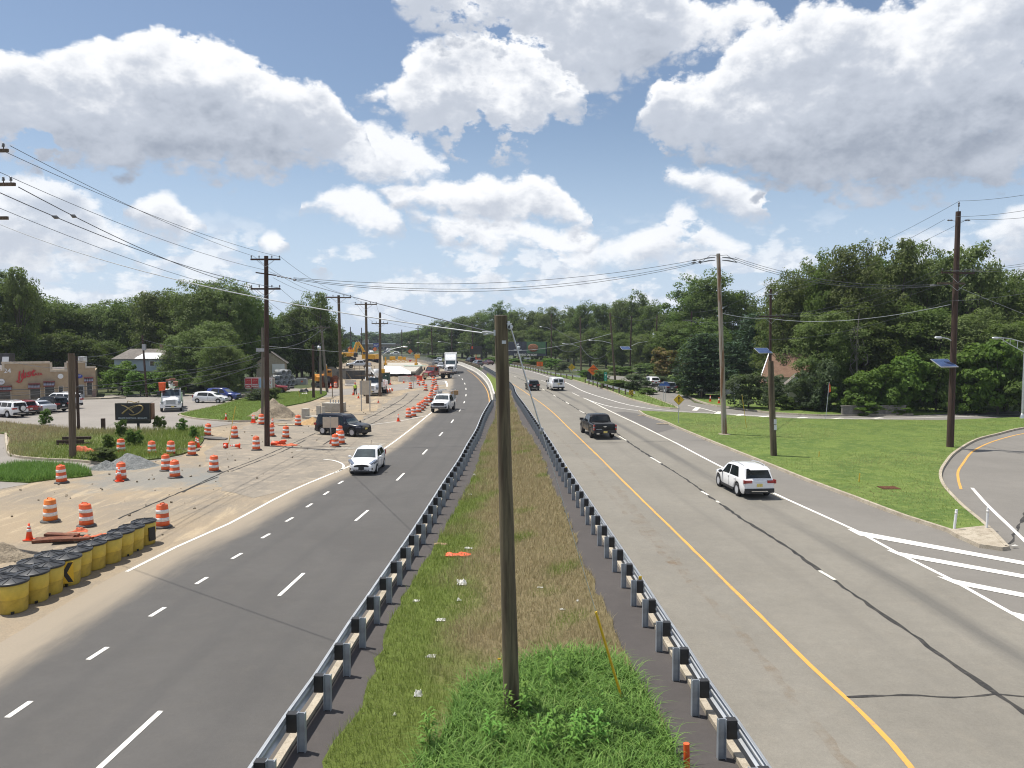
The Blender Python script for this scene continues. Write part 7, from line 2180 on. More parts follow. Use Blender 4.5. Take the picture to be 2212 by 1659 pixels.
MB().box((-.35,-.05,.55),(.5,.1,1.1)).obj('stone_base', M_STONE, PL)
text('24', .85, M_WHITEP, PL, (-10.55,-.05,4.05),(R(90),0,0), ext=.03, bold=.01)
text('Just', 1.45, M_REDSIGN, PL, (-8.5,-.07,3.55),(R(90), R(-14),0), ext=.06, shear=.35, bold=.03)
sw = MB().tube([(-9.5,-.08,2.75),(-9.3,-.08,2.45),(-9.0,-.08,2.55),(-8.75,-.08,3.2),(-8.7,-.08,4.2)],[.05,.09,.08,.07,.06],6)
sw.obj('script_stroke', M_REDSIGN, PL)
text('PLAZA', .46, M_REDSIGN, PL, (-7.2,-.05,3.55),(R(90),0,0), ext=.04, bold=.015)
MB().lathe([(.4,-.06),(.4,.06)],(-11.3,-.08,2.62),20, axis='Y').obj('round_sign', M_WHITEP, PL)
text('Pizza', .24, M_SIGNBLK, PL, (-11.3,-.16,2.62),(R(90),0,0))
MB().lathe([(.34,-.06),(.34,.06)],(-4.35,-.08,3.2),20, axis='Y').obj('round_sign', M_WHITEP, PL)
bl = MB().lathe([(.36,-.05),(.36,.05)],(0,0,0),22, axis='Y')
bl.v = [(x * 1.5, y, z * .8) for x, y, z in bl.v]
bl.obj('oval_sign', M_BLUESIGN, PL, (-2.2,-.08,3.15))
text('INDIA', .24, M_WHITEP, PL, (-2.2,-.15,3.22),(R(90),0,0))
rt = thing('rooftop_unit', 'white rooftop ventilator above the plaza roof edge', 'roof vent', Vector(PL.matrix_world.translation) + Vector((0,0,0)))
rt.location = (bR[0] - 2.0, bR[1] + .3,4.4)
MB().box((0,0,1.1),(.85,.8,.8)).box((0,0,.45),(.7,.7,.9)).obj('housing', M_WHITEP, rt)
MB().box((.05,-.41,1.1),(.55,.04,.5)).obj('grille', M_GREYMETAL, rt)
rt = thing('rooftop_hood', 'dark rooftop exhaust hood with a pale panel on the plaza', 'exhaust hood', (bR[0] - 10.6, bR[1] - 3.0,3.9))
MB().box((0,0,1.7),(1.5,1.2,1.6)).box((0,0,.5),(1.1,1.1,1.2)).obj('housing', M_DARKSTEEL, rt)
MB().box((.25,-.64,1.75),(.9,.05,.95),(R(-12),0,0)).obj('panel', M_WHITEP, rt)
MB().box((.35,-.6,.95),(.3,.05,.15)).obj('sticker', M_SIGNYEL, rt)
MB().box((0,0,.1),(.06,.06,.1)).obj('ridge', M_DARKSTEEL, rt)
o = MB().box((0,0,.1),(6,1.2,.2)).obj('pavement_kerb', M_KERB, None, (bR[0] + 1.5, bR[1] - 1.5,0),(0,0, R(20)))
structure(o)
hx = (-64.6,125,-0.1)
H1 = thing('blue_house', 'blue grey two storey house with a patched grey roof among the trees', 'house', (hx[0],125,0), R(2))
M_SIDING = plain('blue grey siding', (0.36,0.42,0.48),0.7,0,.06,1.0)
sd = MB()
for k in range(11):
 z = 3.2 + k * .185
 sd.box((3.8,-.02, z + .09),(7.6,.05 + .02 * (k % 2),.18))
sd.obj('siding', M_SIDING, H1)['kind'] = 'stuff'
MB().box((3.8,3.5,4.2),(7.55,6.9,2.0)).obj('upper_wall', M_SIDING, H1)
MB().box((3.9,3.5,1.6),(7.3,6.6,3.2)).obj('lower_wall', plain('grey block wall', (0.24,0.22,0.20),0.9,0,.15,1.5), H1)
rf = MB()
rf.add([(-.3,-.5,5.15),(8.0,-.5,5.15),(7.2,3.6,6.75),(1.0,3.6,6.75),(8.0,7.6,5.15),(-.3,7.6,5.15)],[(0,1,2,3),(4,5,3,2),(1,4,2),(5,0,3)])
rf.add([(-.3,-.5,5.05),(8.0,-.5,5.05),(8.0,-.5,5.15),(-.3,-.5,5.15)],[(0,1,2,3)])
roof = rf.obj('roof', M_ROOFGREY, H1)
MB().add([(3.4,-.42,5.21),(7.3,-.42,5.21),(7.0,1.9,6.1),(4.0,1.9,6.12),(3.7,.8,5.68),(3.5,.3,5.5)],[(0,1,2,3,4,5)]).obj('white_patch', M_WHITEP, roof)
MB().box((6.2,3.5,7.0),(.5,.5,1.0)).obj('chimney', M_STONE, H1)
for x in (1.65,6.1):
 w = MB().box((x, -.07,4.4),(.85,.1,.9)).obj('window', M_WHITEP, H1)
 MB().box((x, -.11,4.4),(.68,.06,.72)).obj('pane', M_DARKGLASS, w)
w = MB().box((6.3,.18,1.9),(.8,.1,1.3)).obj('window', M_WHITEP, H1)
MB().box((6.3,.13,1.9),(.5,.06,1.0)).obj('pane', M_DARKGLASS, w)
gx = (-47.03,150,-1.17)
H2 = thing('garage', 'small beige gabled garage behind the concrete pipes', 'garage', (gx[0],150,0), R(14), None, 1.17)
MB().add([(-2.3,0,0),(2.3,0,0),(2.3,0,3.3),(0,0,4.9),(-2.3,0,3.3),(-2.3,6,0),(2.3,6,0),(2.3,6,3.3),(0,6,4.9),(-2.3,6,3.3)],[(0,1,2,3,4),(9,8,7,6,5),(1,6,7,2),(5,0,4,9)]).obj('wall', plain('beige siding', (0.42,0.36,0.28),0.8), H2)
MB().add([(-2.7,-.3,3.05),(0,-.3,5.05),(2.7,-.3,3.05),(-2.7,6.3,3.05),(0,6.3,5.05),(2.7,6.3,3.05)],[(0,1,4,3),(1,2,5,4)]).obj('roof', M_ROOFGREY, H2)
MB().box((1.2,-.05,2.2),(2.0,.08,1.6)).obj('door', M_WHITEP, H2)
M_BROWNROOF = ground_mat('brown shingle roof', [(0.20,0.125,0.085),(0.17,0.105,0.072),(0.23,0.145,0.10)],(0.8,3.0),(16.0,0.2))
hx = (34.76,101,-0.61)
H3 = thing('brown_roofed_house', 'house with a steep brown shingled roof half buried in trees', 'house', (hx[0],101,0), R(-24))
MB().box((1.5,3.0,1.8),(6.4,5.4,3.6)).obj('wall', plain('cream siding', (0.52,0.48,0.42),0.8), H3)
rf = MB()
rf.add([(-1.9,-.2,3.4),(5.2,-.2,3.4),(4.7,2.9,6.5),(-1.2,2.9,6.5),(5.2,6.2,3.4),(-1.9,6.2,3.4)],[(0,1,2,3),(4,5,3,2),(1,4,2)])
roof = rf.obj('roof', M_BROWNROOF, H3)
MB().add([(-1.8,.0,3.4),(-1.8,6.0,3.4),(-1.2,2.9,6.45)],[(0,2,1)]).obj('gable', M_WHITEP, H3)
MB().beam((-1.95,-.22,3.38),(-1.25,2.9,6.5),.12).beam((-1.95,6.2,3.38),(-1.25,2.9,6.5),.12).obj('gable_trim', M_WHITEP, H3)
w = MB().box((-1.75,2.8,4.3),(.12,1.6,1.0)).obj('window', M_WHITEP, H3)
MB().box((-1.82,2.8,4.3),(.06,1.3,.8)).obj('pane', M_DARKGLASS, w)
MB().add([(-3.4,-.6,2.6),(.2,-.6,2.6),(.2,2.5,3.4),(-2.6,2.5,3.4)],[(0,1,2,3)]).obj('porch_roof', M_BROWNROOF, H3)
MB().box((3.2,2.9,6.75),(.6,.6,.6)).obj('chimney', M_STONE, H3)
hx = (36.08,97,-0.25)
H4 = thing('white_gabled_porch', 'white trimmed porch gable showing between shrubs', 'porch', (hx[0],97,0), R(-15))
MB().add([(-1.3,0,2.7),(1.3,0,2.7),(0,0,3.9)],[(0,1,2)]).box((-1.1,.1,1.35),(.16,.16,2.7)).box((1.1,.1,1.35),(.16,.16,2.7)).box((0,.05,2.68),(2.6,.12,.14)).obj('gable', M_WHITEP, H4)
MB().add([(-1.5,-.1,2.6),(0,-.1,4.0),(1.5,-.1,2.6),(-1.5,3,2.6),(0,3,4.0),(1.5,3,2.6)],[(0,1,4,3),(1,2,5,4)]).obj('roof', M_ROOFGREY, H4)
wl, wr_ = Vector((36.19,83.9)), Vector((43.53,84.67))
M_WALLG = ground_mat('shade darkened stained concrete', [(0.20,0.19,0.17),(0.15,0.14,0.125),(0.25,0.23,0.2)],(0.6,2.0),(10.0,0.2))  # all tones darkened to carry the shadow on the wall, blotches as stains
t = thing('concrete_wall', 'low grey concrete wall at the foot of the wood', 'wall', (wl.x, wl.y, 0), math.atan2(wr_.y - wl.y, wr_.x - wl.x))
ln = (wr_ - wl).length
for k in range(3):
 MB().box((ln * (k + .5) / 3,.2,.45),(ln / 3 - .03,.3,1.1)).obj('wall_panel', M_WALLG, t)
MB().box((ln / 2,.2,1.04),(ln + .1,.4,.08)).obj('coping', M_WALLG, t)
dx_ = (-97.94,556,0.06)
D = thing('diner_building', 'long low building with a white roof band under a blue EAT sign', 'building', (dx_[0],556,0), R(-3))
MB().box((0,6,2.3),(30,12,4.6)).obj('wall', plain('dull brown wall', (0.22,0.18,0.16),0.8), D)
MB().box((1.5,-.5,4.9),(25,1.2,.7)).obj('roof_band', M_WHITEP, D)
MB().box((-14,-.5,3.9),(4,1.2,2.0)).obj('red_roof', plain('red roof', (0.30,0.05,0.05),0.7), D)
for k in range(9):
 w = MB().box((-10 + k * 2.8,-.08,1.7),(2.0,.15,1.9)).obj('window', M_GREYMETAL, D)
 MB().box((-10 + k * 2.8,-.18,1.7),(1.7,.1,1.6)).obj('pane', M_DARKGLASS, w)
MB().box((-9,2,4.0),(5,4,8)).obj('tower', plain('pale block', (0.45,0.44,0.42),0.8), D)
sx_ = (-95.26,540,1.92)
t = thing('eat_sign', 'blue EAT sign on a post in front of the far diner', 'sign', (sx_[0],540,0))
MB().box((0,0,4.0),(3.9,.4,2.7)).obj('face', M_BLUESIGN, t)
MB().box((-1,.1,1.4),(.3,.3,2.8)).box((1,.1,1.4),(.3,.3,2.8)).obj('post', M_GREYMETAL, t)
text('EAT', 1.9, M_WHITEP, t, (.1,-.23,4.0),(R(90),0,0), ext=.03, bold=.03)
hx = (-61.3,470,3.32)
t = thing('far_house', 'tiny cream gabled house among the far trees', 'house', (hx[0],470,0), R(30))
MB().box((0,0,2.5),(4,6,5)).obj('wall', plain('cream house', (0.62,0.57,0.45),0.8), t)
MB().add([(-2.4,-3.2,4.8),(0,-3.2,8.0),(2.4,-3.2,4.8),(-2.4,3.2,4.8),(0,3.2,8.0),(2.4,3.2,4.8)],[(0,1,4,3),(1,2,5,4),(0,2,1)]).obj('roof', plain('cream gable', (0.55,0.5,0.4),0.8), t)
q0, q1 = Vector((-1.2,250,5.25)), Vector((10.51,238,5.4))
t = thing('billboard', 'dark roadside billboard with a pizza on its green half', 'billboard', (q0.x, q0.y, 0), math.atan2(q1.y - q0.y, q1.x - q0.x))
ln = (Vector((q1.x, q1.y)) - Vector((q0.x, q0.y))).length
zt, zb = (4.98,244,7.52)[2],(4.99,244,3.86)[2]
M_BBDARK = plain('billboard dark blue', (0.012,0.016,0.03),0.5,0,.4,.8)
MB().box((ln / 2,.25,(zt + zb) / 2 - .4),(ln, .4, zt - zb + .8)).obj('board', M_BBDARK, t)
MB().box((ln * .745,.03,(zt + zb) / 2),(ln * .49,.06, zt - zb)).obj('green_panel', plain('billboard green', (0.025,0.085,0.03),0.5,0,.15,.5), t)
pz = MB().lathe([(1.95,-.02),(2.0,.03),(1.7,.07),(0,.09)], n=24, axis='Y')
pz.v = [(x * 1.15,-y, z * .62) for x, y, z in pz.v]
pz.obj('pizza_print', ground_mat('pizza print', [(0.18,0.08,0.04),(0.24,0.13,0.07),(0.13,0.04,0.03)],(1.5,3.0),(4.0,0.3)), t, (ln * .67,-.02,(zt + zb) / 2 - .1))
fg = MB().blob((0,0,.8),(.35,.08,.45),1,.1,1).blob((0,0,-.2),(.95,.08,.7),2,.2,1).box((-.2,0,-.85),(3.6,.1,.25))
fg.obj('figure_print', plain('pale print', (0.40,0.43,0.46),0.6,0,.3,2), t, (ln * .27,-.0,(zt + zb) / 2))
text('JUST AHEAD ON RIGHT', .95, plain('cream letters', (0.6,0.6,0.55),0.6), t, (ln * .47,-.0, zb - .55),(R(90),0,0), ext=.02)
ps = MB()
for f in (.12,.5,.88):
 ps.box((ln * f, .6, zb / 2 - .3),(.35,.35, zb))
ps.obj('post', M_DARKSTEEL, t)
MB().box((ln * .55,-.4, zb - 1.6),(2.8,.15,.45)).box((ln * .12,-.4, zb - 1.7),(.8,.15,.4)).obj('plate', M_GREYMETAL, t)
M_DRUM = plain('drum orange', (0.66,0.105,0.022),0.5,0,0.14,5)
M_DRUM_FADED = plain('faded drum orange', (0.70,0.19,0.03),0.55,0,0.14,5)
M_BAND = plain('reflective white band', (0.72,0.70,0.68),0.4,0,0.14,12)
M_RUBBER = plain('dusty rubber base', (0.10,0.095,0.09),0.9,0,0.3,6)
def make_drum(m=None, crushed=False):
 t = thing('traffic_drum', 'x', 'traffic drum', (0,0,0))
 m = m or M_DRUM
 MB().lathe([(.40,0),(.41,.03),(.36,.07),(.28,.085)], n=20).obj('base', M_RUBBER, t)
 seg = [(.295,.07),(.285,.27),(.28,.275),(.272,.44),(.268,.445),(.262,.61),(.256,.615),(.25,.78),(.245,.785),(.235,.95),(.20,.99)]
 MB().lathe(seg, n=20).obj('body', m, t)
 for (z0, z1, r0, r1) in ((.275,.435,.288,.278),(.615,.775,.266,.258)):
  MB().lathe([(r0 - .01, z0),(r0, z0 + .004),(r1, z1 - .004),(r1 - .01, z1)], n=20).obj('reflective_band', M_BAND, t)
 hd_ = MB().tube([(-.12,0,.98),(-.10,0,1.05),(.10,0,1.05),(.12,0,.98)],.022,6)
 hd_.obj('handle', m, t)
 if crushed:
  for ch in t.children:
   if ch.name.startswith(('body', 'handle', 'reflective')):
    me = ch.data
    for v in me.vertices:
     k = max(0, v.co.z - .55)
     v.co.x += -.10 * k + .06 * k * math.sin(9 * v.co.y)
     v.co.z -= .35 * k * max(0, v.co.x + .1)
 return t
DRUM = make_drum()
DRUM2 = make_drum(M_DRUM_FADED)
DRUM3 = make_drum(None, True)
DG = 'orange and white traffic drums in the work zone'
drums = [
 (DRUM2,(-21.32,34.98), 'faded orange drum at the far left of the dirt, left of the crushed drum'),
 (DRUM3,(-19.17,34.11), 'crushed leaning drum on the dirt behind the yellow barrels'),
 (DRUM, (-15.65,33.9), 'drum beside the last yellow barrel at the road edge'),
 (DRUM, (-26.38,44.54), 'drum in front of the rank grass patch'),
 (DRUM, (-23.35,45.42), 'drum before the gravel heap with a cone leaning on it'),
 (DRUM, (-22.13,48.7), 'left drum of the pair on the gravel right of the heap'),
 (DRUM, (-20.49,46.26), 'right drum of the pair on the gravel right of the heap'),
 (DRUM, (-18.95,48.4), 'lone drum on the gravel farthest right'),
 (DRUM, (-28.82,56.21), 'leftmost drum along the front of the weed bed'),
 (DRUM, (-26.14,55.37), 'second drum from the left along the front of the weed bed'),
 (DRUM, (-24.65,55.09), 'third drum from the left along the front of the weed bed'),
 (DRUM, (-23.18,55.2), 'drum beside the standing cones at the right end of the weed bed'),
 (DRUM, (-26.63,66.74), 'tilted drum on broken kerb behind the weed bed'),
 (DRUM, (-23.5,64.72), 'drum beside the yellow stake'),
 (DRUM, (-24.61,75.16), 'drum beside the two cones below the corner lawn'),
 (DRUM, (-20.81,65.99), 'drum half hidden behind the dark pole'),
 (DRUM, (-19.21,64.84), 'drum right of the dark pole'),
 (DRUM, (-19.36,57.76), 'drum left of the foot of the dark pole'),
 (DRUM, (-20.76,74.16), 'drum at the end of the two planks before the black suv'),
 (DRUM, (-13.8,59.62), 'front left drum of the three at the sign stand'),
 (DRUM, (-13.7,61.13), 'right drum of the three at the sign stand'),
 (DRUM, (-14.63,64.69), 'rear drum of the three at the sign stand'),
 (DRUM, (-11.03,81.54), 'first drum of the taper row, nearest the edge line'),
 (DRUM, (-10.67,82.99), 'second drum of the taper row'),
 (DRUM, (-10.69,87.68), 'third drum of the taper row'),
 (DRUM, (-10.64,90.09), 'fourth drum of the taper row'),
 (DRUM, (-10.75,92.94), 'fifth drum of the taper row'),
 (DRUM, (-10.83,96.46), 'sixth drum of the taper row'),
 (DRUM, (-10.87,101.36), 'seventh drum of the taper row, left of the work pickup'),
 (DRUM, (-11.15,105.77), 'eighth drum of the taper row, left of the work pickup roof'),
 (DRUM, (-11.39,113.54), 'ninth drum of the taper row, behind the work pickup'),
 (DRUM, (-12.12,123.78), 'tenth drum of the taper row, above the work pickup roof'),
 (DRUM, (-12.72,122.48), 'drum left of the top of the taper row'),
 (DRUM, (-14.03,124.66), 'drum alone between the taper row and the octagonal sign back'),
 (DRUM, (-16.05,139), 'drum in front of the tow truck bumper beside the small cone'),
 (DRUM, (-17.38,142.38), 'drum left of the small cone before the tow truck'),
 (DRUM, (-17.16,129.5), 'drum beside the post of the octagonal sign back'),
 (DRUM, (-14.31,139.55), 'left drum of the pair at the tow truck wheel'),
 (DRUM, (-14.21,142.38), 'right drum of the pair at the tow truck wheel'),
 (DRUM, (-15.38,149.52), 'rear drum at the tow truck wheel'),
 (DRUM, (-30.19,131.32), 'drum in front of the rusty trench box'),
]
first = {}
rr = random.Random(12)
for proto, p, lab in drums:
 d = math.hypot(*p)
 loc = (p[0], p[1] + .12,-.01)
 rz = rr.uniform(0,6.28)
 if id(proto) not in first:
  first[id(proto)] = 1
  t = proto
  t.location = loc
  t.rotation_euler = (0,0, rz)
 else:
  t = copy_tree(proto)
  t.location = loc
  t.rotation_euler = (0,0, rz)
 t['label'] = lab
 t['group'] = DG
 sc = rr.uniform(.98,1.06)
 t.scale = (sc, sc, sc * rr.uniform(.97,1.04))
 if proto is not DRUM3: t.rotation_euler = (rr.uniform(-.03,.03), rr.uniform(-.03,.03), rz)
 if 'tilted' in lab: t.rotation_euler = (0,.12,0)
 if proto is DRUM3: t.rotation_euler = (0,0,.2)
t = copy_tree(DRUM)
p = (-19.1,119.55)
t.location = (p[0] - .5, p[1],.28)
t.rotation_euler = (0, R(78), R(15))
t['label'] = 'drum lying on its side between the bucket truck and the taper row'
t['group'] = DG
M_CONE = plain('cone orange', (0.80,0.085,0.02),0.5,0,.1,6)
def make_cone():
 t = thing('traffic_cone', 'x', 'traffic cone', (0,0,0))
 MB().box((0,0,.02),(.36,.36,.04)).lathe([(.14,.04),(.035,.7),(.0,.71)], n=14).obj('body', M_CONE, t)
 for (z0, z1) in ((.36,.48),(.53,.60)):
  f = lambda z: .14 - .105 * (z - .04) / .66 + .006
  MB().lathe([(f(z0) - .01, z0),(f(z0), z0),(f(z1), z1),(f(z1) - .01, z1)], n=14).obj('collar', M_BAND, t)
 return t
CONE = make_cone()
cones = [
 ((-20.19,31.63), 'weathered cone on the dirt at the left edge behind the barrels', 0,1.0),
 ((-23.19,44.91), 'cone leaning against the drum before the gravel heap', 0,1.2),
 ((-24.36,59.2), 'right cone of the pair standing at the end of the weed bed', 0,1.05),
 ((-24.75,59.84), 'left cone of the pair standing at the end of the weed bed', 0,1.05),
 ((-29.31,78.38), 'cone standing on the kerb of the corner lawn', 0,1.0),
 ((-22.14,59.02), 'fallen cone pointing at the road beside the yellow stake', 1,1.05),
 ((-20.94,58.7), 'fallen cone lying left of the foot of the dark pole', 2,1.05),
 ((-25.74,75.88), 'left cone of the pair below the corner lawn', 0,1.1),
 ((-25.55,75.78), 'right cone of the pair below the corner lawn', 0,1.1),
 ((-23.03,73.48), 'cone just right of the dark pole', 0,1.1),
 ((-11.61,78.11), 'cone standing alone at the end of the taper row', 0,1.05),
 ((-23.79,114.94), 'cone at the feet of the worker', 0,1.1),
 ((-21.78,108.69), 'small cone right of the worker', 0,1.0),
 ((-17.67,101.22), 'tiny cone on the pavement edge below the leaning drum', 0,.7),
 ((-22.34,140.95), 'cone at the corner of the green portable toilet', 0,1.1),
 ((-20.69,146.86), 'cone in front of the white water barriers', 0,1.0),
 ((-16.63,138.18), 'cone between the two drums before the tow truck', 0,1.1),
 ((-30.82,130.46), 'cone left of the drum at the rusty trench box', 0,1.2),
 ((26.71,98.85), 'cone at the kerb in front of the shaded yard', 0,1.1),
 ((26.33,101.73), 'faded cone in the shaded yard under the pines', 0,1.1),
]
for i, (p, lab, fall, sc) in enumerate(cones):
 t = CONE if i == 0 else copy_tree(CONE)
 t.location = (p[0], p[1] + .12,0.0)
 t.scale = (sc,) * 3
 t.rotation_euler = (0,0, i * .7)
 if p[1] > 60 and 'lawn' in lab: t.location.z = .1
 if 'yard' in lab: t.location.z = .1
 if fall == 1:
  t.rotation_euler = (R(88),0, R(10)); t.location.z = .18
 if fall == 2:
  t.rotation_euler = (R(85),0, R(-60)); t.location.z = .18
 t['label'] = lab
 t['group'] = 'traffic cones in the work zone'
for (p, lab, s) in (((-18.79,60.6), 'crumpled orange cone base right of the dark pole', 1),((-18.42,61.13), 'crushed orange cone heap beside the planks of the dark pole', 2)):
 mb = MB().blob((0,0,.12),(.32,.25,.2), s, .4,2)
 tag(mb.obj('crushed_cone', M_CONE, None, (p[0], p[1],0)), lab, 'traffic cone')
M_SAND = plain('yellow sand barrel', (0.60,0.44,0.06),0.5,0,.14,2.2)
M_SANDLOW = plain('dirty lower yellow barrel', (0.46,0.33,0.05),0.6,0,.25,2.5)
M_LID = plain('black barrel lid', (0.022,0.023,0.025),0.42,0,.25,4)
def make_barrel():
 t = thing('sand_barrel', 'x', 'sand barrel', (0,0,0))
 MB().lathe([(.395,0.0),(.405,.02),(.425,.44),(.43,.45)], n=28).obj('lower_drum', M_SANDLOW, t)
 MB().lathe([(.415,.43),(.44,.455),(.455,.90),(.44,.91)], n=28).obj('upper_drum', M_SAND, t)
 lid = MB().lathe([(.47,.89),(.49,.90),(.49,.95),(.46,.965),(.0,1.045)], n=28)
 for k in range(8):
  a = k * math.pi / 4
  lid.beam((.04 * math.cos(a),.04 * math.sin(a),1.046),(.455 * math.cos(a),.455 * math.sin(a),.972),.022,.022)
 lid.obj('lid', M_LID, t)
 MB().box((.2,-.36,.05),(.07,.09,.07)).obj('drain_plug', M_SIGNBLK, t)
 return t
BAR = make_barrel()
BG = 'yellow sand barrels guarding the work zone'
ordn = ['first', 'second', 'third', 'fourth', 'fifth', 'sixth', 'seventh', 'eighth', 'ninth', 'tenth']
front = [(-15.49,23.44),(-15.43,24.39),(-15.41,25.15),(-15.35,26.1),(-15.47,27),(-15.41,27.86),(-15.24,28.68),(-15.24,29.61),(-15.2,30.37),(-15.14,31.28)]
back = [(-16.15,23.79),(-16.17,24.66),(-16.14,25.55),(-16.09,26.41)]
for i, p in enumerate(front + back):
 t = BAR if i == 0 else copy_tree(BAR)
 t.location = (p[0], p[1],-.015)
 t.rotation_euler = (rr.uniform(-.02,.02), rr.uniform(-.02,.02), rr.uniform(-.6,.6))
 if i < 10:
  t['label'] = '%s yellow barrel with black lid counted from the near end of the front row' % ordn[i]
 else:
  t['label'] = '%s yellow barrel with black lid from the left in the back row' % ordn[i - 10]
 t['group'] = BG
 if i == 3:
  t['label'] = 'yellow barrel in the front row carrying a black and yellow chevron plate'
  t.rotation_euler = (0,0,0)
  cp = MB().box((0,0,0),(.36,.02,.72)).obj('chevron_plate', M_SIGNYEL, t, (.27,-.42,.50),(0,0, R(30)))
  ch = MB()
  for sg in (-1,1):
   ch.add([(.17,-.014, sg * .34),(.02,-.014, sg * .34),(-.16,-.014,0),(-.01,-.014,0)],[(0,1,2,3) if sg > 0 else (3,2,1,0)])
  ch.obj('chevron', M_SIGNBLK, cp)
 if i == 9:
  MB().box((0,0,0),(.05,.3,.55)).obj('side_plate', M_SIGNBLK, t, (.46,0,.45))
def heap(name, label, cat, c, rx, ry, h, material, seed, z=-.03, n=34, rz=0.0):
 rs = np.random.RandomState(seed)
 g = np.linspace(-1.25,1.25, n)
 X, Y = np.meshgrid(g, g)
 rad = np.sqrt(X ** 2 + Y ** 2) * (1 + .18 * smooth_noise(X, Y, .5, seed))
 Z = h * np.clip(1.15 * (1 - rad),0, None) ** 1.15 + .08 * h * smooth_noise(X, Y, .13, seed + 1) * (rad < 1.05) + rs.normal(size=X.shape) * .02 * h
 Z = np.where(rad > 1.08,-.08, Z)
 V = np.stack([X.ravel() * rx, Y.ravel() * ry, Z.ravel()],1)
 i = np.arange(n * n).reshape(n, n)
 F_ = np.stack([i[:-1, :-1].ravel(), i[:-1,1:].ravel(), i[1:, 1:].ravel(), i[1:, :-1].ravel()],1)
 o = link(np_mesh(name, V, F_, material, smooth=True), name, None, (c[0], c[1], z),(0,0, rz))
 return tag(o, label, cat)
M_GRAVEL = ground_mat('crushed blue stone', [(0.16,0.17,0.165),(0.21,0.22,0.215),(0.27,0.275,0.265)],(1.5,6.0),(16.0,0.45), bump=1.0, bdist=0.06)
M_SOIL = ground_mat('heaped soil', [(0.27,0.225,0.165),(0.22,0.18,0.13),(0.33,0.275,0.20)],(0.8,3.0),(10.0,0.3), bump=1.0, bdist=0.08)
M_SANDY = ground_mat('orange sand', [(0.42,0.27,0.13),(0.36,0.24,0.12),(0.46,0.32,0.17)],(0.8,3.0),(12.0,0.2), bump=0.8, bdist=0.05)
heap('gravel_heap', 'heap of crushed blue grey stone behind the drum with the cone', 'gravel heap', (-25.31,50.39),1.95,1.4,.85, M_GRAVEL, 3)
heap('gravel_heap', 'low dark shoulder of the stone heap beside the grass patch', 'gravel heap', (-26.28,49.49),1.2,.8,.5, M_GRAVEL, 8)
heap('soil_heap', 'big heap of grey brown soil right behind the dark pole', 'soil heap', (-25.79,82.89),2.6,2.2,1.7, M_SOIL, 4)
heap('sand_heap', 'low orange sand mound behind the black suv', 'sand heap', (-19.86,76.11),1.5,1.2,.6, M_SANDY, 5)
heap('soil_heap', 'low soil hump at the left edge behind the yellow barrels', 'soil heap', (-19.66,29.23),1.2,1.0,.55, M_SOIL, 6)
heap('soil_heap', 'long soil bank in front of the retaining wall', 'soil heap', (-38.81,164.41),5.5,7,2.2, M_SOIL, 7)
heap('soil_heap', 'rubble bank beside the green portable toilet', 'soil heap', (-23.73,154.46),4.0,2.0,.8, M_SOIL, 9)
def crumple(name, label, cat, c, sx, sy, h, material, seed, z=0.0, n=14, rz=0.0):
 rs = np.random.RandomState(seed)
 g = np.linspace(-1,1, n)
 X, Y = np.meshgrid(g, g)
 edge = np.clip(1.25 - np.maximum(np.abs(X), np.abs(Y)) ** 2,0.1,1)
 Z = h * (.45 + .5 * smooth_noise(X, Y, .35, seed) + .35 * smooth_noise(X, Y, .16, seed + 3)) * edge
 Xd = X * (1 + .25 * smooth_noise(X, Y, .5, seed + 1))
 Yd = Y * (1 + .25 * smooth_noise(X, Y, .5, seed + 2))
 V = np.stack([Xd.ravel() * sx / 2, Yd.ravel() * sy / 2, np.maximum(Z, .01).ravel()],1)
 i = np.arange(n * n).reshape(n, n)
 F_ = np.stack([i[:-1, :-1].ravel(), i[:-1,1:].ravel(), i[1:, 1:].ravel(), i[1:, :-1].ravel()],1)
 o = link(np_mesh(name, V, F_, material), name, None, (c[0], c[1], z),(0,0, rz))
 return tag(o, label, cat)
M_ORNET = plain('orange plastic mesh', (0.72,0.10,0.03),0.6,0,.25,6)
M_ORNETD = plain('dull orange mesh', (0.48,0.10,0.035),0.75,0,.35,6)
M_RAG = plain('white plastic rag', (0.55,0.54,0.50),0.6,0,.25,5)
M_CARD = plain('brown card', (0.34,0.24,0.14),0.9,0,.2,4)
M_RUST = ground_mat('rusty steel', [(0.16,0.06,0.035),(0.11,0.045,0.03),(0.22,0.10,0.055)],(1.0,4.0),(14.0,0.25), rough=0.8)
crumple('orange_mesh', 'roll of orange safety mesh beside the cut off pole', 'safety mesh', (-31.68,56.61),1.7,.8,.45, M_ORNETD, 2,.05)
crumple('orange_mesh', 'orange safety mesh draped behind the yellow barrels', 'safety mesh', (-17.8,32.15),1.3,.4,.22, M_ORNETD, 4,0, rz=.3)
crumple('orange_mesh', 'orange mesh scrap on the rusty steel plates', 'safety mesh', (-18.55,32.54),.7,.4,.2, M_ORNETD, 5,.15)
crumple('orange_mesh', 'orange mesh scrap beside the foot of the dark pole', 'safety mesh', (-17.66,60.34),1.5,.5,.15, M_ORNETD, 6,0)
crumple('orange_wrapper', 'orange and white torn wrapper lying on the median grass', 'litter', (-2.11,29.06),.95,.35,.12, M_ORNET, 9,.12)
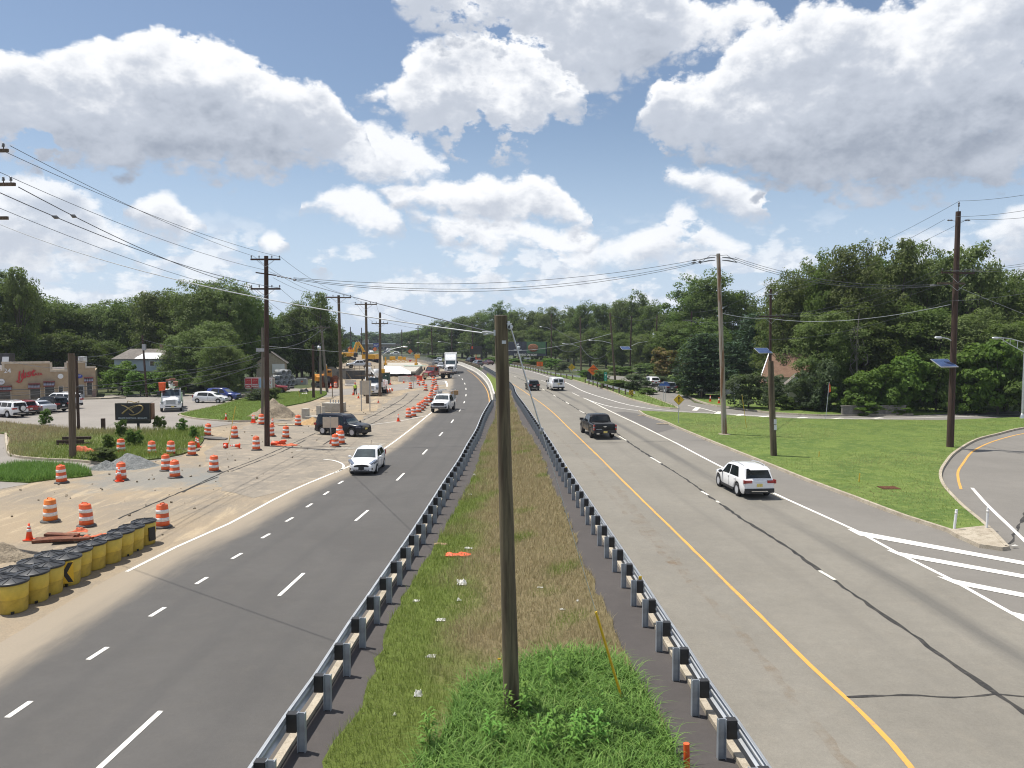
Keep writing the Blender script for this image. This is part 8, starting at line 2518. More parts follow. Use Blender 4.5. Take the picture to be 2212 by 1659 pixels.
for k, (p, sx, sy, h, m, lab) in enumerate([
 ((-1.72,25.76),.5,.6,.25, M_RAG, 'largest white plastic bag on the median grass left of the bare pole'),
 ((-1.69,24.01),.25,.2,.12, M_RAG, 'small white scrap just below the largest plastic bag'),
 ((-2.12,22.33),.4,.3,.12, M_RAG, 'pale torn paper on the edge between green and dry grass'),
 ((-2.12,19.72),.35,.25,.1, M_RAG, 'pale crumpled scrap in the green grass by the guardrail'),
 ((-2.2,17.53),.28,.3,.18, M_RAG, 'cream crumpled bag low in the green median grass'),
 ((-2.6,16.58),.1,.15,.1, M_RAG, 'tiny white scrap nearest the guardrail'),
 ((-3.03,24.01),.3,.25,.06, M_RAG, 'thin white loop of plastic in the green grass'),
 ((0.94,25.3),.28,.16,.08, M_RAG, 'pale blue scrap right of the bare pole'),
 ((1.55,23.22),.26,.12,.06, M_RAG, 'white pieces in the dry grass right of the bare pole'),
 ((2.08,23.98),.14,.1,.08, M_RAG, 'little white scrap nearest the guy cable'),
 ((-2.9,30.77),.75,.3,.08, M_CARD, 'brown cardboard piece by the left guardrail'),
 ((-2.3,46.52),.3,.3,.15, M_RAG, 'small white bag far up the median'),
 ((-2.26,40.69),.35,.25,.12, M_RAG, 'white rag halfway up the median'),
 ((-1.73,30.1),.45,.25,.15, M_RAG, 'white plastic near the orange wrapper'),
 ((-2.37,29.06),.3,.22,.18, M_RAG, 'white lump in the torn orange wrapper'),
 ((20.23,30.53),.35,.15,.08, M_RAG, 'white scrap at the tip of the concrete nose'),
 ((-31.14,115.88),1.6,1.0,.4, M_RAG, 'white sheet lying on the far edge of the corner lawn'),
 ((-29.45,90.7),.8,.5,.3, M_RAG, 'white plastic behind the dark pole on the corner lawn')]):
 crumple('litter', lab, 'litter', p, sx * .7, sy * .7, h * .7, m, 20 + k, .09 if p[0] > -8 else .02)
crumple('litter', 'dark bundle beside the white sheet on the corner lawn', 'litter', (-32.21,118.83),1.4,.8,.7, M_SIGNBLK, 55,.1)
mb = MB()
rs_ = random.Random(3)
for k in range(420):
 u = rs_.random()
 x, y = rs_.uniform(-40,-15), rs_.uniform(20,95)
 if not inside(dirt_poly, [x],[y])[0] or inside(lot, [x],[y])[0] or inside(lawn_left, [x],[y])[0]: continue
 s = rs_.uniform(.03,.11)
 mb.box((x, y, s * .3 - .02),(s * 1.4, s, s * .8),(rs_.uniform(0,3), rs_.uniform(0,3), rs_.uniform(0,3)), taper=.7)
tag(mb.obj('rubble', M_SOIL), 'scattered stones and clods over the dirt of the work zone', 'rubble', kind='stuff')
t = thing('steel_plate_stack', 'rusty steel plates lying in the dirt behind the yellow barrels', 'steel plates', (-18.69,31.69), R(12))
MB().box((-.4,0,.08),(1.5,.5,.12),(.05,-.03,0)).obj('plate', M_RUST, t)
MB().box((.35,-.35,.12),(1.4,.42,.10),(-.08,.04,.1)).obj('plate', M_RUST, t)
MB().box((-.2,.35,.16),(1.3,.35,.10),(0,.06,-.1)).obj('plate', M_RUST, t)
t = thing('timber_stack', 'stack of old dark timbers beside the cut off pole', 'timber stack', (-34.58,59.97), R(5))
for (x, y, z, l) in ((0,0,.12,2.2),(.1,.4,.12,2.4),(-.1,.1,.36,2.0),(.3,.3,.6,2.1)):
 MB().box((x, y, z),(l, .24,.22)).obj('timber', W_DARK, t)
for lab, p, l, w, a in (('pale plank lying left below the soil heap', (-23.04,75.78),1.4,.35,.1),('pale plank lying right below the soil heap', (-21.76,74.48),2.0,.3,-.05),('concrete pipe stub beside the lawn trench', (-25.82,107.02),2.2,.22,.9)):
 tag(MB().box((0,0,.04),(l, w, .06)).obj('plank', plain('new plank', (0.52,0.42,0.27),0.8), None, (p[0], p[1],0),(0,0, a)), lab, 'plank')
for lab, p, l, a in (('broken kerb slab by the tilted drum', (-25.46,64.49),1.8,.2),('broken asphalt slab right of the tilted drum', (-24.68,63.97),1.6,-.1),('broken slab left of the fallen cones', (-24.35,57.49),1.5,.1)):
 tag(MB().box((0,0,.07),(l, .6,.12),(.1,.06,0)).obj('broken_slab', M_PATCH, None, (p[0], p[1],0),(0,0, a)), lab, 'broken slab')
t = thing('concrete_block', 'large concrete foundation block with four bolt sleeves on top', 'concrete block', (-20.63,88.97), R(-8))
MB().box((0,0,.5),(2.3,1.6,1.0)).obj('block', M_CONC, t)
for x in (-.5,-.15,.25,.6):
 MB().tube([(x, .1 - .25 * (x > 0),.98),(x, .1 - .25 * (x > 0),1.35)],.07,8).obj('bolt_sleeve', M_GREYMETAL, t)
t = thing('precast_chamber', 'open precast concrete chamber with upright walls behind the black suv', 'concrete chamber', (-21.18,81.21), R(-6))
MB().box((.35,0,.12),(1.9,1.2,.24)).obj('slab', M_CONC, t)
MB().box((-.75,.1,.5),(.62,.7,1.0)).obj('wall', M_CONC, t)
MB().box((.45,.75,.65),(.4,.35,1.2)).obj('wall', M_CONC, t)
MB().box((1.05,.55,.6),(.32,.35,1.15)).obj('wall', M_CONC, t)
t = thing('fire_hydrant', 'yellow fire hydrant behind the precast chamber', 'fire hydrant', (-22.02,87.57))
MB().lathe([(.14,0),(.14,.1),(.10,.12),(.10,.55),(.13,.58),(.09,.7),(.03,.76)], n=10).obj('barrel', M_SIGNYEL, t)
MB().lathe([(.05,-.2),(.05,.2)],(0,0,.45),8, axis='X').obj('nozzle', M_SIGNYEL, t)
PIPE = MB().lathe([(.40,-1.2),(.52,-1.2),(.52,1.2),(.40,1.2),(.40,-1.2)], n=18, axis='X', caps=False).mesh('concrete_pipe', plain('grey concrete pipe', (0.33,0.345,0.355),0.8,0,.2,1.5))
c0 = Vector((*(-41.23,138.16),0))
ax_ = R(-38)
px, py = Vector((math.cos(ax_), math.sin(ax_),0)), Vector((-math.sin(ax_), math.cos(ax_),0))
k = 0
names_ = [('bottom', 4),('middle', 3),('top', 2)]
for lv, (nm_, n) in enumerate(names_):
 for j in range(n):
  c = c0 + py * ((j - (n - 1) / 2) * 1.05) + Vector((0,0,.52 + lv * .92)) + px * (.12 * ((j * 7 + lv * 3) % 3 - 1))
  o = link(PIPE, 'concrete_pipe', None, c, (0,0, ax_))
  tag(o, 'grey concrete pipe, %s from the near end in the %s layer of the pipe stack' % (ordn[j], nm_), 'concrete pipe', 'concrete pipes stacked in front of the garage')
o = link(PIPE, 'concrete_pipe', None, (*(-40.19,141.65),.55),(0,0, R(-70)))
tag(o, 'grey concrete pipe lying apart at the right of the pipe stack', 'concrete pipe', 'concrete pipes stacked in front of the garage')
p = (-37.81,129.24)
tag(MB().tube([(-1.3,-.2,.2),(1.0,.5,.25)],.22,10).obj('black_pipe', M_SIGNBLK, None, (p[0], p[1],0)), 'black plastic pipe lying in front of the concrete pipe stack', 'pipe')
t = thing('generator_box', 'low grey metal cabinet right of the concrete pipes', 'cabinet', (-38.72,141.37))
MB().box((0,0,.55),(2.0,1.0,1.05)).obj('cabinet', M_GREYMETAL, t)
MB().box((-.1,0,1.14),(1.6,1.1,.1)).obj('lid', M_GREYMETAL, t)
MB().box((.2,-.51,.6),(.3,.03,.3)).obj('warning_label', M_ORANGE, t)
t = thing('trench_box', 'rust brown steel trench box beside the leaning grey pole', 'trench box', (-31.57,132.29), R(-10))
for x in (-1.2,1.2):
 pn = MB().box((x, 0,1.05),(.8,.18,2.1)).box((x, .1,1.05),(.9,.1,.2)).obj('side_panel', M_RUST, t)
for z in (.4,1.8):
 MB().beam((-1.2,.3, z),(1.2,.3, z),.16).obj('spreader', M_RUST, t)
MB().box((0,1.2,.9),(2.6,.16,1.8)).obj('back_panel', M_RUST, t)
fillp = [(-36.48,161.46),(-27.37,164.32),((-38.69,232,-1.08)[0],232),((-55.59,330,-1.11)[0],330),((-75.45,330,-1.11)[0],330),((-50.86,220,-0.59)[0],220)]
structure(sheet('raised_fill', fillp, 1.6, M_SOIL, z0=-.05))
w0, w1 = Vector((-36.27,160.53)), Vector((-27.21,163.35))
t = thing('retaining_wall', 'dark new retaining wall at the front of the raised fill', 'retaining wall', (w0.x, w0.y, 0), math.atan2(w1.y - w0.y, w1.x - w0.x))
ln = (w1 - w0).length
M_WALLD = ground_mat('dark wet concrete', [(0.075,0.078,0.08),(0.10,0.10,0.10),(0.15,0.14,0.125)],(0.4,1.5),(8.0,0.2))  # darker tones, used for all but the first panel
M_WALLL = ground_mat('light new concrete', [(0.26,0.25,0.23),(0.23,0.22,0.2),(0.3,0.28,0.25)],(0.5,2.0),(8.0,0.15))
for k in range(6):
 MB().box((ln * (k + .5) / 6,-.3,.85),(ln / 6 - .05,.35,1.75)).obj('wall_panel', M_WALLL if k < 1 else M_WALLD, t)
MB().box((ln / 2,-.3,1.76),(ln, .55,.12)).obj('coping', M_WALLL, t)
rl_ = MB()
for k in range(9):
 rl_.beam((ln * (k + .2) / 9,.3,1.7),(ln * (k + .2) / 9,.3,2.7),.07)
rl_.beam((0,.3,2.65),(ln, .3,2.65),.06).beam((0,.3,2.2),(ln, .3,2.2),.06)
rl_.obj('guard_railing', M_TIMBER, t)
MB().beam((ln * .17,-.9,1.4),(ln * .26,-1.6,0),.18).beam((ln * .35,-1.2,.7),(ln * .95,-1.2,.75),.12).obj('brace', M_TIMBER, t)
dk = [(-27.06,163.35),(-20.94,166.28),(-24.36,208.59),((-27.58,228,0.45)[0],228),((-38.26,232,0.32)[0],232)]
t = thing('bridge_deck', 'new bridge deck slab under white curing sheets', 'bridge deck', (0,0,0))
MB().prism(dk, .95,1.38).obj('slab', M_CONC, t)
dk2 = [(p[0], p[1] + .5) for p in dk[:3]] + dk[3:]
MB().prism(dk2,-.05,.95).obj('girder', M_DARKSTEEL, t)
MB().box(((dk[0][0] + dk[1][0]) / 2, dk[0][1] - .8,.35),(5.4,.5,.3)).obj('timber_mat', M_TIMBER, t)
n = 30
rsn = np.random.RandomState(6)
U, Vv = np.meshgrid(np.linspace(0,1, n), np.linspace(0,1, n))
xl = dk[0][0] + (dk[4][0] - dk[0][0]) * Vv + .3
xr = dk[1][0] + (dk[3][0] - dk[1][0]) * Vv - .5
X = xl + (xr - xl) * U
Y = (dk[0][1] - .3) + 30 * Vv
Z = 1.42 + .10 * np.abs(smooth_noise(X, Y, .9,3)) + .05 * np.abs(smooth_noise(X, Y, .3,4)) - .5 * (Vv < .02)
i = np.arange(n * n).reshape(n, n)
F_ = np.stack([i[:-1, :-1].ravel(), i[:-1,1:].ravel(), i[1:, 1:].ravel(), i[1:, :-1].ravel()],1)
o = link(np_mesh('curing_sheet', np.stack([X.ravel(), Y.ravel(), Z.ravel()],1), F_, plain('white curing blanket', (0.80,0.80,0.80),0.6,0,.05,1)), 'curing_sheet')
tag(o, 'bright white sheet spread wrinkled over the new bridge deck', 'curing sheet')
xm = (dk[0][0] + dk[1][0]) / 2
o = MB().box((0,0,0),(5.5,2.0,.12)).obj('form_panel', plain('pale green form', (0.30,0.46,0.36),0.6), None, (xm - .5, dk[0][1] + 31,1.6))
tag(o, 'pale green form panel lying behind the white sheet', 'form panel')
M_MACH = plain('machine yellow', (0.70,0.36,0.02),0.45,0,0.15,2)
t = thing('deck_finisher', 'yellow truss deck finishing machine spanning the new deck', 'finishing machine', ((-29.76,206,0.97)[0],206,1.4))
tr_ = MB()
hw_ = 4.1
for y in (-.6,.6):
 for z in (.75,1.35):
  tr_.beam((-hw_, y, z),(hw_, y, z),.10)
 for k in range(12):
  xa = -hw_ + k * 2 * hw_ / 12
  tr_.beam((xa, y, .75 if k % 2 else 1.35),(xa + 2 * hw_ / 12, y, 1.35 if k % 2 else .75),.06)
tr_.obj('truss', M_MACH, t)
for x, z, s in ((-2.2,1.85,(1.4,1.0,.9)),(-.2,1.9,(1.0,1.0,.8)),(.9,1.8,(.8,.9,.7)),(4.4,2.4,(1.3,1.2,1.1))):
 MB().box((x, 0, z), s).obj('engine_box', M_MACH, t)
for sx in (-1,1):
 MB().beam((sx * hw_, -.6,0),(sx * hw_, -.6,2.2),.16).beam((sx * hw_, .6,0),(sx * hw_, .6,2.2),.16).box((sx * hw_, 0,.3),(.7,1.8,.5)).obj('leg', M_MACH, t)
MB().box((2.6,-.7,1.2),(.5,.3,.5)).obj('control_box', M_REDSIGN, t)
def excavator(label, loc, rz, scale, boom_pts, tone=None):
 t = thing('excavator', label, 'excavator', loc, rz, None, scale)
 m = tone or M_MACH
 for sg in (-1,1):
  MB().xzprism([(-1.9,.35),(-1.6,.02),(1.6,.02),(1.9,.35),(1.7,.78),(-1.7,.78)], sg * 1.25 - .28, sg * 1.25 + .28).obj('track', M_DARKSTEEL, t)
 MB().box((0,0,.75),(1.8,1.9,.45)).lathe([(.7,.95),(.7,1.1)], n=14).obj('undercarriage', M_DARKSTEEL, t)
 MB().xzprism([(-2.2,1.1),(-2.3,1.5),(-2.0,2.2),(-.2,2.2),(.1,1.9),(1.5,1.8),(1.5,1.1)],-1.25,1.25).obj('house', m, t)
 MB().xzprism([(.2,1.8),(.2,2.9),(.35,3.05),(1.25,3.05),(1.5,2.4),(1.5,1.8)],.35,1.25).obj('cab', m, t)
 MB().box((.85,1.26,2.5),(.75,.03,.6)).box((1.42,.8,2.55),(.05,.7,.8),(0,.4,0)).obj('cab_window', M_DARKGLASS, t)
 (a, b, c, d) = [Vector(q) for q in boom_pts]
 MB().beam(a, b, .34,.5).beam(b, c, .3,.42).obj('boom', m, t)
 st = MB().beam(c, d, .26,.36)
 st.obj('stick', m, t)
 MB().tube([a.lerp(b, .3) + Vector((.3,0,-.2)), b.lerp(c, .4) + Vector((0,0,-.3))],.09,6).tube([b.lerp(c, .5) + Vector((0,0,.3)), c + Vector((.1,0,.35))],.08,6).obj('hydraulic_ram', M_CHROME, t)
 bk = MB().xzprism([(d.x - .3, d.z),(d.x + .35, d.z - .1),(d.x + .5, d.z - .9),(d.x + .1, d.z - 1.15),(d.x - .5, d.z - .8),(d.x - .1, d.z - .7)],-.5,.5)
 bk.obj('bucket', M_DARKSTEEL, t)
 return t
p = (-40.9,212.74)
excavator('tall armed yellow excavator in the middle of the raised fill', (p[0] + 1.2, p[1] + 2,1.6), R(160),1.12,[(1.2,0,1.5),(1.9,0,3.4),(3.2,0,5.3),(3.9,0,2.6)])
p = (-52.3,244.74)
excavator('second yellow excavator with raised arm at the left of the fill', (p[0], p[1] + 2,1.6), R(25),1.1,[(1.2,0,1.5),(1.7,0,3.6),(2.3,0,5.2),(3.0,0,3.4)])
p = (-33.71,132.29)
excavator('orange yellow excavator partly hidden behind the short black pole', (p[0] + .6, p[1] + 2.0,0), R(-60),1.0,[(1.2,0,1.5),(1.8,0,2.9),(2.2,0,3.7),(2.5,0,2.0)], plain('orange yellow machine', (0.52,0.22,0.02),0.5,0,.2,2))
p = (-42.98,205.08)
heap('soil_heap', 'brown earth spoil between the two excavators', 'soil heap', p, 4,3,1.2, M_SOIL, 13, z=1.55)
p = (-39.25,212.74)
heap('soil_heap', 'flat spoil right of the tall excavator', 'soil heap', p, 3,3,.6, M_SOIL, 14, z=1.55)
M_LINK, nt, bs = new_mat('chain link')
nb = NB(nt)
tr = nt.nodes.new('ShaderNodeBsdfTransparent')
mx = nt.nodes.new('ShaderNodeMixShader')
mx.inputs[0].default_value = .55
bs.inputs['Base Color'].default_value = (0.13,0.14,0.15,1)
nt.links.new(tr.outputs[0], mx.inputs[1])
nt.links.new(bs.outputs[0], mx.inputs[2])
nt.links.new(mx.outputs[0], next(q for q in nt.nodes if q.type == 'OUTPUT_MATERIAL').inputs[0])
FP_ = densify([(-60.47,325.29),(-47.34,307.39),(-37.86,291.36),(-31.07,268.91),(-25.83,245.28),(-22.8,225.46),(-21.04,205.52),(-20.58,188.82)],4.0)
t = thing('chain_link_fence', 'grey chain link fence curving round the new deck', 'fence', (FP_[0].x, FP_[0].y, 0))
b0 = FP_[0].copy()
for a, b in zip(FP_[:-1], FP_[1:]):
 a, b = a - b0, b - b0
 MB().tube([(a.x, a.y, 0),(a.x, a.y, 2.3)],.05,5).obj('post', M_GREYMETAL, t)
 MB().add([(a.x, a.y, .05),(b.x, b.y, .05),(b.x, b.y, 2.2),(a.x, a.y, 2.2)],[(0,1,2,3)]).obj('mesh_panel', M_LINK, t)
for lab, p, m in (('dark green portable toilet by the bridge deck', (-23.35,142.38), plain('toilet green', (0.012,0.05,0.04),0.5)),('maroon portable toilet far behind on the fill', None, plain('toilet maroon', (0.09,0.02,0.025),0.5))):
 if p is None: p = (*(-41.89,237.1),1.6)
 t = thing('portable_toilet', lab, 'portable toilet', p, R(-8))
 MB().box((0,.5,1.05),(1.05,1.05,2.1)).obj('cabin', m, t)
 MB().box((0,-.04,1.05),(.8,.05,1.9)).obj('door', m, t)
 MB().box((0,.5,2.2),(1.15,1.15,.14), taper=.8).obj('roof', plain('toilet roof', (0.42,0.33,0.28),0.6), t)
 MB().lathe([(.11,-.01),(.11,.01)],(0,-.08,1.6),12, axis='Y').obj('emblem', M_WHITEP, t)
M_BARW = plain('white plastic barrier', (0.66,0.63,0.58),0.6,0,.12,3)
M_BARO = plain('orange plastic barrier', (0.62,0.07,0.03),0.5,0,.12,3)
for lab, p, m, a in (('long white barrier left of the worker', (-29,137.77), M_BARW, .05),('white barrier behind the bucket truck bonnet', (-23.88,140.11), M_BARW, .1),('left white barrier at the rubble bank', (-21.5,151.13), M_BARW, .35),('left orange barrier at the rubble bank', (-20.8,152.28), M_BARO, .3),('right white barrier at the rubble bank', (-19.58,149.52), M_BARW, .15),('right orange barrier beside the octagonal sign back', (-18.91,153.95), M_BARO, .1)):
 mb = MB().prism([(-.95,-.3),(.95,-.3),(.95,.3),(-.95,.3)],0,.12)
 mb.add([(-.95,-.28,.12),(.95,-.28,.12),(.95,-.12,.45),(-.95,-.12,.45),(-.95,-.09,1.05),(.95,-.09,1.05),(.95,.09,1.05),(-.95,.09,1.05),(-.95,.12,.45),(.95,.12,.45),(.95,.28,.12),(-.95,.28,.12)],
   [(0,1,2,3),(3,2,5,4),(4,5,6,7),(7,6,9,8),(8,9,10,11),(1,10,9,2),(2,9,6,5),(0,3,8,11),(3,4,7,8)])
 tag(mb.obj('water_barrier', m, None, (p[0], p[1] + .3,0),(0,0, a)), lab, 'barrier', 'plastic barriers in the work zone')
def diamond(label, base, zc, side, face, rz=0.0, border=True, posts=1, name='warning_sign', pm=None):
 t = thing(name, label, 'sign', (base[0], base[1],0), rz)
 for k in range(posts):
  x = 0 if posts == 1 else (-.3 + .6 * k)
  MB().box((x, .05, zc / 2),(.06,.05, zc)).obj('post', pm or M_GALV, t)
 h = side / math.sqrt(2)
 f = MB().add([(0,-.01, zc - h),(h, -.01, zc),(0,-.01, zc + h),(-h, -.01, zc),(0,.02, zc - h),(h, .02, zc),(0,.02, zc + h),(-h, .02, zc)],[(0,1,2,3),(7,6,5,4),(0,4,5,1),(1,5,6,2),(2,6,7,3),(3,7,4,0)])
 f.obj('face', face, t)
 if border:
  b = MB()
  q = h * .92
  pts = [(0,-.013, zc - q),(q, -.013, zc),(0,-.013, zc + q),(-q, -.013, zc)]
  for i in range(4):
   b.beam(pts[i], pts[(i + 1) % 4],.018,.004)
  b.obj('border', M_SIGNBLK, t)
 return t
M_SIGNOR = plain('sign orange', (1.0,0.17,0.012),0.45,0,.05,3)
M_SIGNGRN = plain('sign green', (0.015,0.30,0.20),0.5,0,.06,3)
M_SIGNBACK = plain('sign back', (0.40,0.39,0.36),0.5,0.2,.1,2)
M_CREAM = plain('cream sign back', (0.55,0.47,0.36),0.7,0,.08,2)
b_ = (16.44,75.59)
zc = (16.35,76,2.41)[2]
t = diamond('yellow diamond merge sign with black arrow on the lawn corner', b_, zc, .76, M_SIGNYEL)
ar = MB()
ar.box((.0,-.02, zc - .02),(.075,.008,.44)).add([(-.13,-.024, zc + .13),(.13,-.024, zc + .13),(0,-.024, zc + .32)],[(0,1,2)])
ar.beam((.18,-.02, zc - .24),(.02,-.02, zc - .06),.06,.008)
ar.obj('arrow', M_SIGNBLK, t)
b_ = (16.2,153.26)
zc = (16.68,158,2.17)[2]
t = diamond('large orange diamond road work sign above a dark board', b_, zc, 1.6, M_SIGNOR, posts=2)
for k, s_ in enumerate(('SHOULDER', 'WORK', 'AHEAD')):
 text(s_, .27, M_SIGNBLK, t, (0,-.03, zc + .32 - .32 * k),(R(90),0,0))
MB().box((-.15,.2,.95),(2.2,.15,1.9)).obj('dark_board', plain('dark board', (0.035,0.033,0.035),0.6), t)
b_ = (13.92,179.18)
zc = (13.84,180,1.82)[2]
t = diamond('small yellow diamond sign on the far shoulder', b_, zc, 1.2, M_SIGNYEL)
for k, s_ in enumerate(('BRIDGE', 'ICES', 'FIRST')):
 text(s_, .2, M_SIGNBLK, t, (0,-.03, zc + .24 - .24 * k),(R(90),0,0))
b_ = (7.54,208.59)
zc = (7.52,208,1.6)[2]
t = thing('warning_sign', 'orange rectangular road work sign above the timber rail', 'sign', b_)
MB().box((0,0, zc),(1.7,.05,1.2)).obj('face', M_SIGNOR, t)
MB().box((-.4,.06, zc / 2),(.07,.05, zc)).box((.4,.06, zc / 2),(.07,.05, zc)).obj('post', M_GALV, t)
for k, s_ in enumerate(('ROAD', 'WORK', 'AHEAD')):
 text(s_, .25, M_SIGNBLK, t, (0,-.035, zc + .28 - .28 * k),(R(90),0,0))
b_ = (16.69,137.15)
t = thing('mile_sign', 'narrow green mile marker sign reading 55', 'sign', b_)
zt_, zb_ = (16.84,138,2.53)[2],(16.85,138,0.88)[2]
MB().box((0,0,(zt_ + zb_) / 2),(.55,.04, zt_ - zb_)).obj('face', M_SIGNGRN, t)
MB().box((0,.05, zt_ / 2),(.06,.05, zt_)).obj('post', M_GALV, t)
for s_, z, sz in (('WEST', .92,.13),('MILE', .45,.15),('55', .25,.32),('4', .08,.24)):
 text(s_, sz, M_WHITEP, t, (0,-.03, zb_ + (zt_ - zb_) * z),(R(90),0,0))
MB().lathe([(.14,-.03),(.14,.03)],(0,0, zb_ + (zt_ - zb_) * .68),14, axis='Y').obj('shield', M_WHITEP, t)
b_ = (20.16,101.25)
zc = (20,101,2.37)[2]
t = thing('street_sign', 'blue street name blades on two slim posts at the island tip', 'street sign', b_, R(8))
MB().box((-.05,0, zc),(1.35,.03,.28)).obj('blade', plain('street blue', (0.05,0.13,0.42),0.5), t)
MB().box((.15,.06, zc + .25),(.9,.03,.24),(0,0,.7)).obj('blade', MATS['street blue'], t)
MB().tube([(-.14,.05,0),(-.14,.05, zc)],.03,6).obj('post', M_GALV, t)
MB().tube([(.14,.05,0),(.14,.05, zc + .3)],.03,6).obj('post', M_GALV, t)
b_ = (28.07,96.8)
zc = (27.82,96,2.09)[2]
t = thing('sign_back', 'grey sign back with a small one way plate by the weeping shrub', 'sign', b_)
MB().xzprism([(-.65, zc - .3),(.65, zc - .3),(.65, zc + .6),(-.55, zc + .7),(.55, zc + .7),(-.65, zc + .6)][:3] + [(.5, zc + .72),(-.5, zc + .72),(-.65, zc + .6)],0,.03).obj('face', M_SIGNBACK, t)
MB().box((0,-.02, zc + 1.0),(.55,.03,.3)).obj('arrow_plate', M_WHITEP, t)
MB().box((-.03,-.045, zc + 1.0),(.26,.01,.06)).add([(-.15,-.045, zc + .9),(-.15,-.045, zc + 1.1),(-.25,-.045, zc + 1.0)],[(0,2,1)]).obj('arrow', M_SIGNBLK, t)
MB().tube([(0,.05,0),(0,.05, zc + 1.15)],.035,6).obj('post', M_GALV, t)
b_ = (-14.54,61.47)
t = thing('folding_sign', 'cream back of a folded road work sign on a stand before the black suv', 'sign', b_)
z0_, z1_ = (-14.72,61.8,1.28)[2],(-14.71,61.8,2.13)[2]
MB().box((-.36,0,(z0_ + z1_) / 2),(.58,.03, z1_ - z0_)).obj('panel', M_CREAM, t)
MB().box((.28,0,(z0_ + z1_) / 2),(.62,.03, z1_ - z0_)).obj('panel', M_CREAM, t)
MB().tube([(0,.04,.0),(-.05,.04, z1_ + .05)],.03,6).box((-.05,-.02, z1_),(.12,.06,.1)).box((-.04,-.02, z0_),(.12,.06,.1)).obj('stand', M_GREYMETAL, t)
MB().box((0,0,.15),(.25,.25,.3), taper=.6).obj('foot', M_CONE, t)
b_ = mid((-17.26,89.08),(-16.84,89.65))
t = thing('tall_sign_back', 'tall narrow cream sign back on two long legs', 'sign', b_)
z0_, z1_ = (-17.12,89.5,1.91)[2],(-17.1,89.5,3.55)[2]
MB().box((0,0,(z0_ + z1_) / 2),(1.35,.04, z1_ - z0_)).obj('panel', M_CREAM, t)
for x in (-.5,.5):
 MB().box((x, -.03,(z1_) / 2),(.10,.05, z1_)).obj('leg', M_GREYMETAL, t)
b_ = (-16.62,129.74)
zc = (-17.52,136,1.74)[2]
t = thing('stop_sign_back', 'octagonal grey sign back on a post at the work zone exit', 'sign', b_)
MB().lathe([(.5,-.015),(.5,.015)],(-.12,0, zc),8, axis='Y').obj('panel', plain('octagon back', (0.48,0.46,0.38),0.6), t)
MB().tube([(0,.05,0),(0,.05, zc + .5)],.04,6).obj('post', M_GREYMETAL, t)
p = (-13.57,285.4)
t = thing('message_board', 'dark portable message board with orange corner behind the far traffic', 'message board', (p[0], p[1] + 5,0))
MB().box((0,0,4.1),(4.6,.35,3.2)).obj('panel', plain('message panel', (0.035,0.03,0.025),0.6), t)
MB().box((-1.4,-.2,5.1),(.6,.1,1.0)).obj('lamp_block', M_ORANGE, t)
MB().tube([(0,.2,.6),(0,.2,3)],.14,8).obj('mast', M_ORANGE, t)
MB().box((0,.2,.6),(3.4,1.6,.6)).obj('trailer', M_ORANGE, t)
for lab, p, s_ in (('far orange sign left of the excavators', (*(-91.9,437.28),0),3.0),('far orange sign above the fence', (*(-48.72,368.16),0),2.4),('far orange sign at the diner crossing', (*(-77.83,437.28),0),2.6)):
 t = thing('far_sign', lab, 'sign', p)
 MB().xzprism([(0,1.2),(s_ * .5,1.2 + s_ * .5),(0,1.2 + s_),(-s_ * .5,1.2 + s_ * .5)],0,.1).obj('face', M_SIGNOR, t)
 MB().box((0,.1,.6),(.15,.1,1.3)).obj('post', M_GREYMETAL, t)
p = (-95.08,466.47)
t = thing('far_green_sign', 'far green direction sign left of the diner', 'sign', p)
MB().box((0,0,4.6),(3.2,.2,3.8)).obj('face', M_SIGNGRN, t)
MB().box((-1,.2,1.4),(.2,.2,2.8)).box((1,.2,1.4),(.2,.2,2.8)).obj('post', M_GREYMETAL, t)
b_ = (-34.09,69.75)
t = thing('business_sign', 'black business sign with a gold monogram above the weed bed', 'sign', b_, R(2))
YB = 70.3
zt_, zb_ = (-34.3,70.3,2.56)[2],(-34.34,70.3,1.05)[2]
zl_ = (-34.35,70.3,0.73)[2]
xa, xb = (-35.95,70.3,1.84)[0] - b_[0],(-32.87,70.3,1.84)[0] - b_[0]
M_NAVY = plain('black navy sign', (0.008,0.012,0.02),0.35,0,.2,2)
M_GOLD = plain('dull gold', (0.36,0.27,0.12),0.5,0.3,.15,4)
MB().box(((xa + xb) / 2,.12,(zt_ + zb_) / 2),(xb - xa, .7, zt_ - zb_)).obj('cabinet', M_NAVY, t)
fr_ = MB()
for (a, b) in (((xa, zt_),(xb, zt_)),((xa, zb_),(xb, zb_)),((xa, zb_),(xa, zt_)),((xb, zb_),(xb, zt_))):
 fr_.beam((a[0],-.24, a[1]),(b[0],-.24, b[1]),.05)
fr_.obj('frame', plain('sign edge', (0.10,0.085,0.06),0.5), t)
MB().box((xb + .1,.12,(zt_ + zb_) / 2),(.12,.6, zt_ - zb_ - .05)).obj('side_trim', plain('brown edge', (0.20,0.10,0.055),0.6), t)
MB().box(((xa + xb) / 2 + .1,.12,(zb_ + zl_) / 2 - .02),((xb - xa) * .83,.5, zb_ - zl_)).obj('lower_box', M_SIGNBLK, t)
MB().box((0,.12, zl_ / 2),(.18,.18, zl_)).obj('post', M_SIGNBLK, t)
zc, hx_ = (zt_ + zb_) / 2 + .13,.5
cx_ = (xa + xb) / 2
lg = MB()
wS, hS = xb - xa, zt_ - zb_
def sp(u, v):
 return (xa + u * wS, -.27, zt_ - v * hS)
el = []
for k in range(25):
 a = math.radians(165 - 318 * k / 24)
 ex, ez = .20 * math.cos(a),.30 * math.sin(a)
 el.append(sp(.60 + ex * .94 + ez * .25,.41 - ez * .95 - ex * .25))
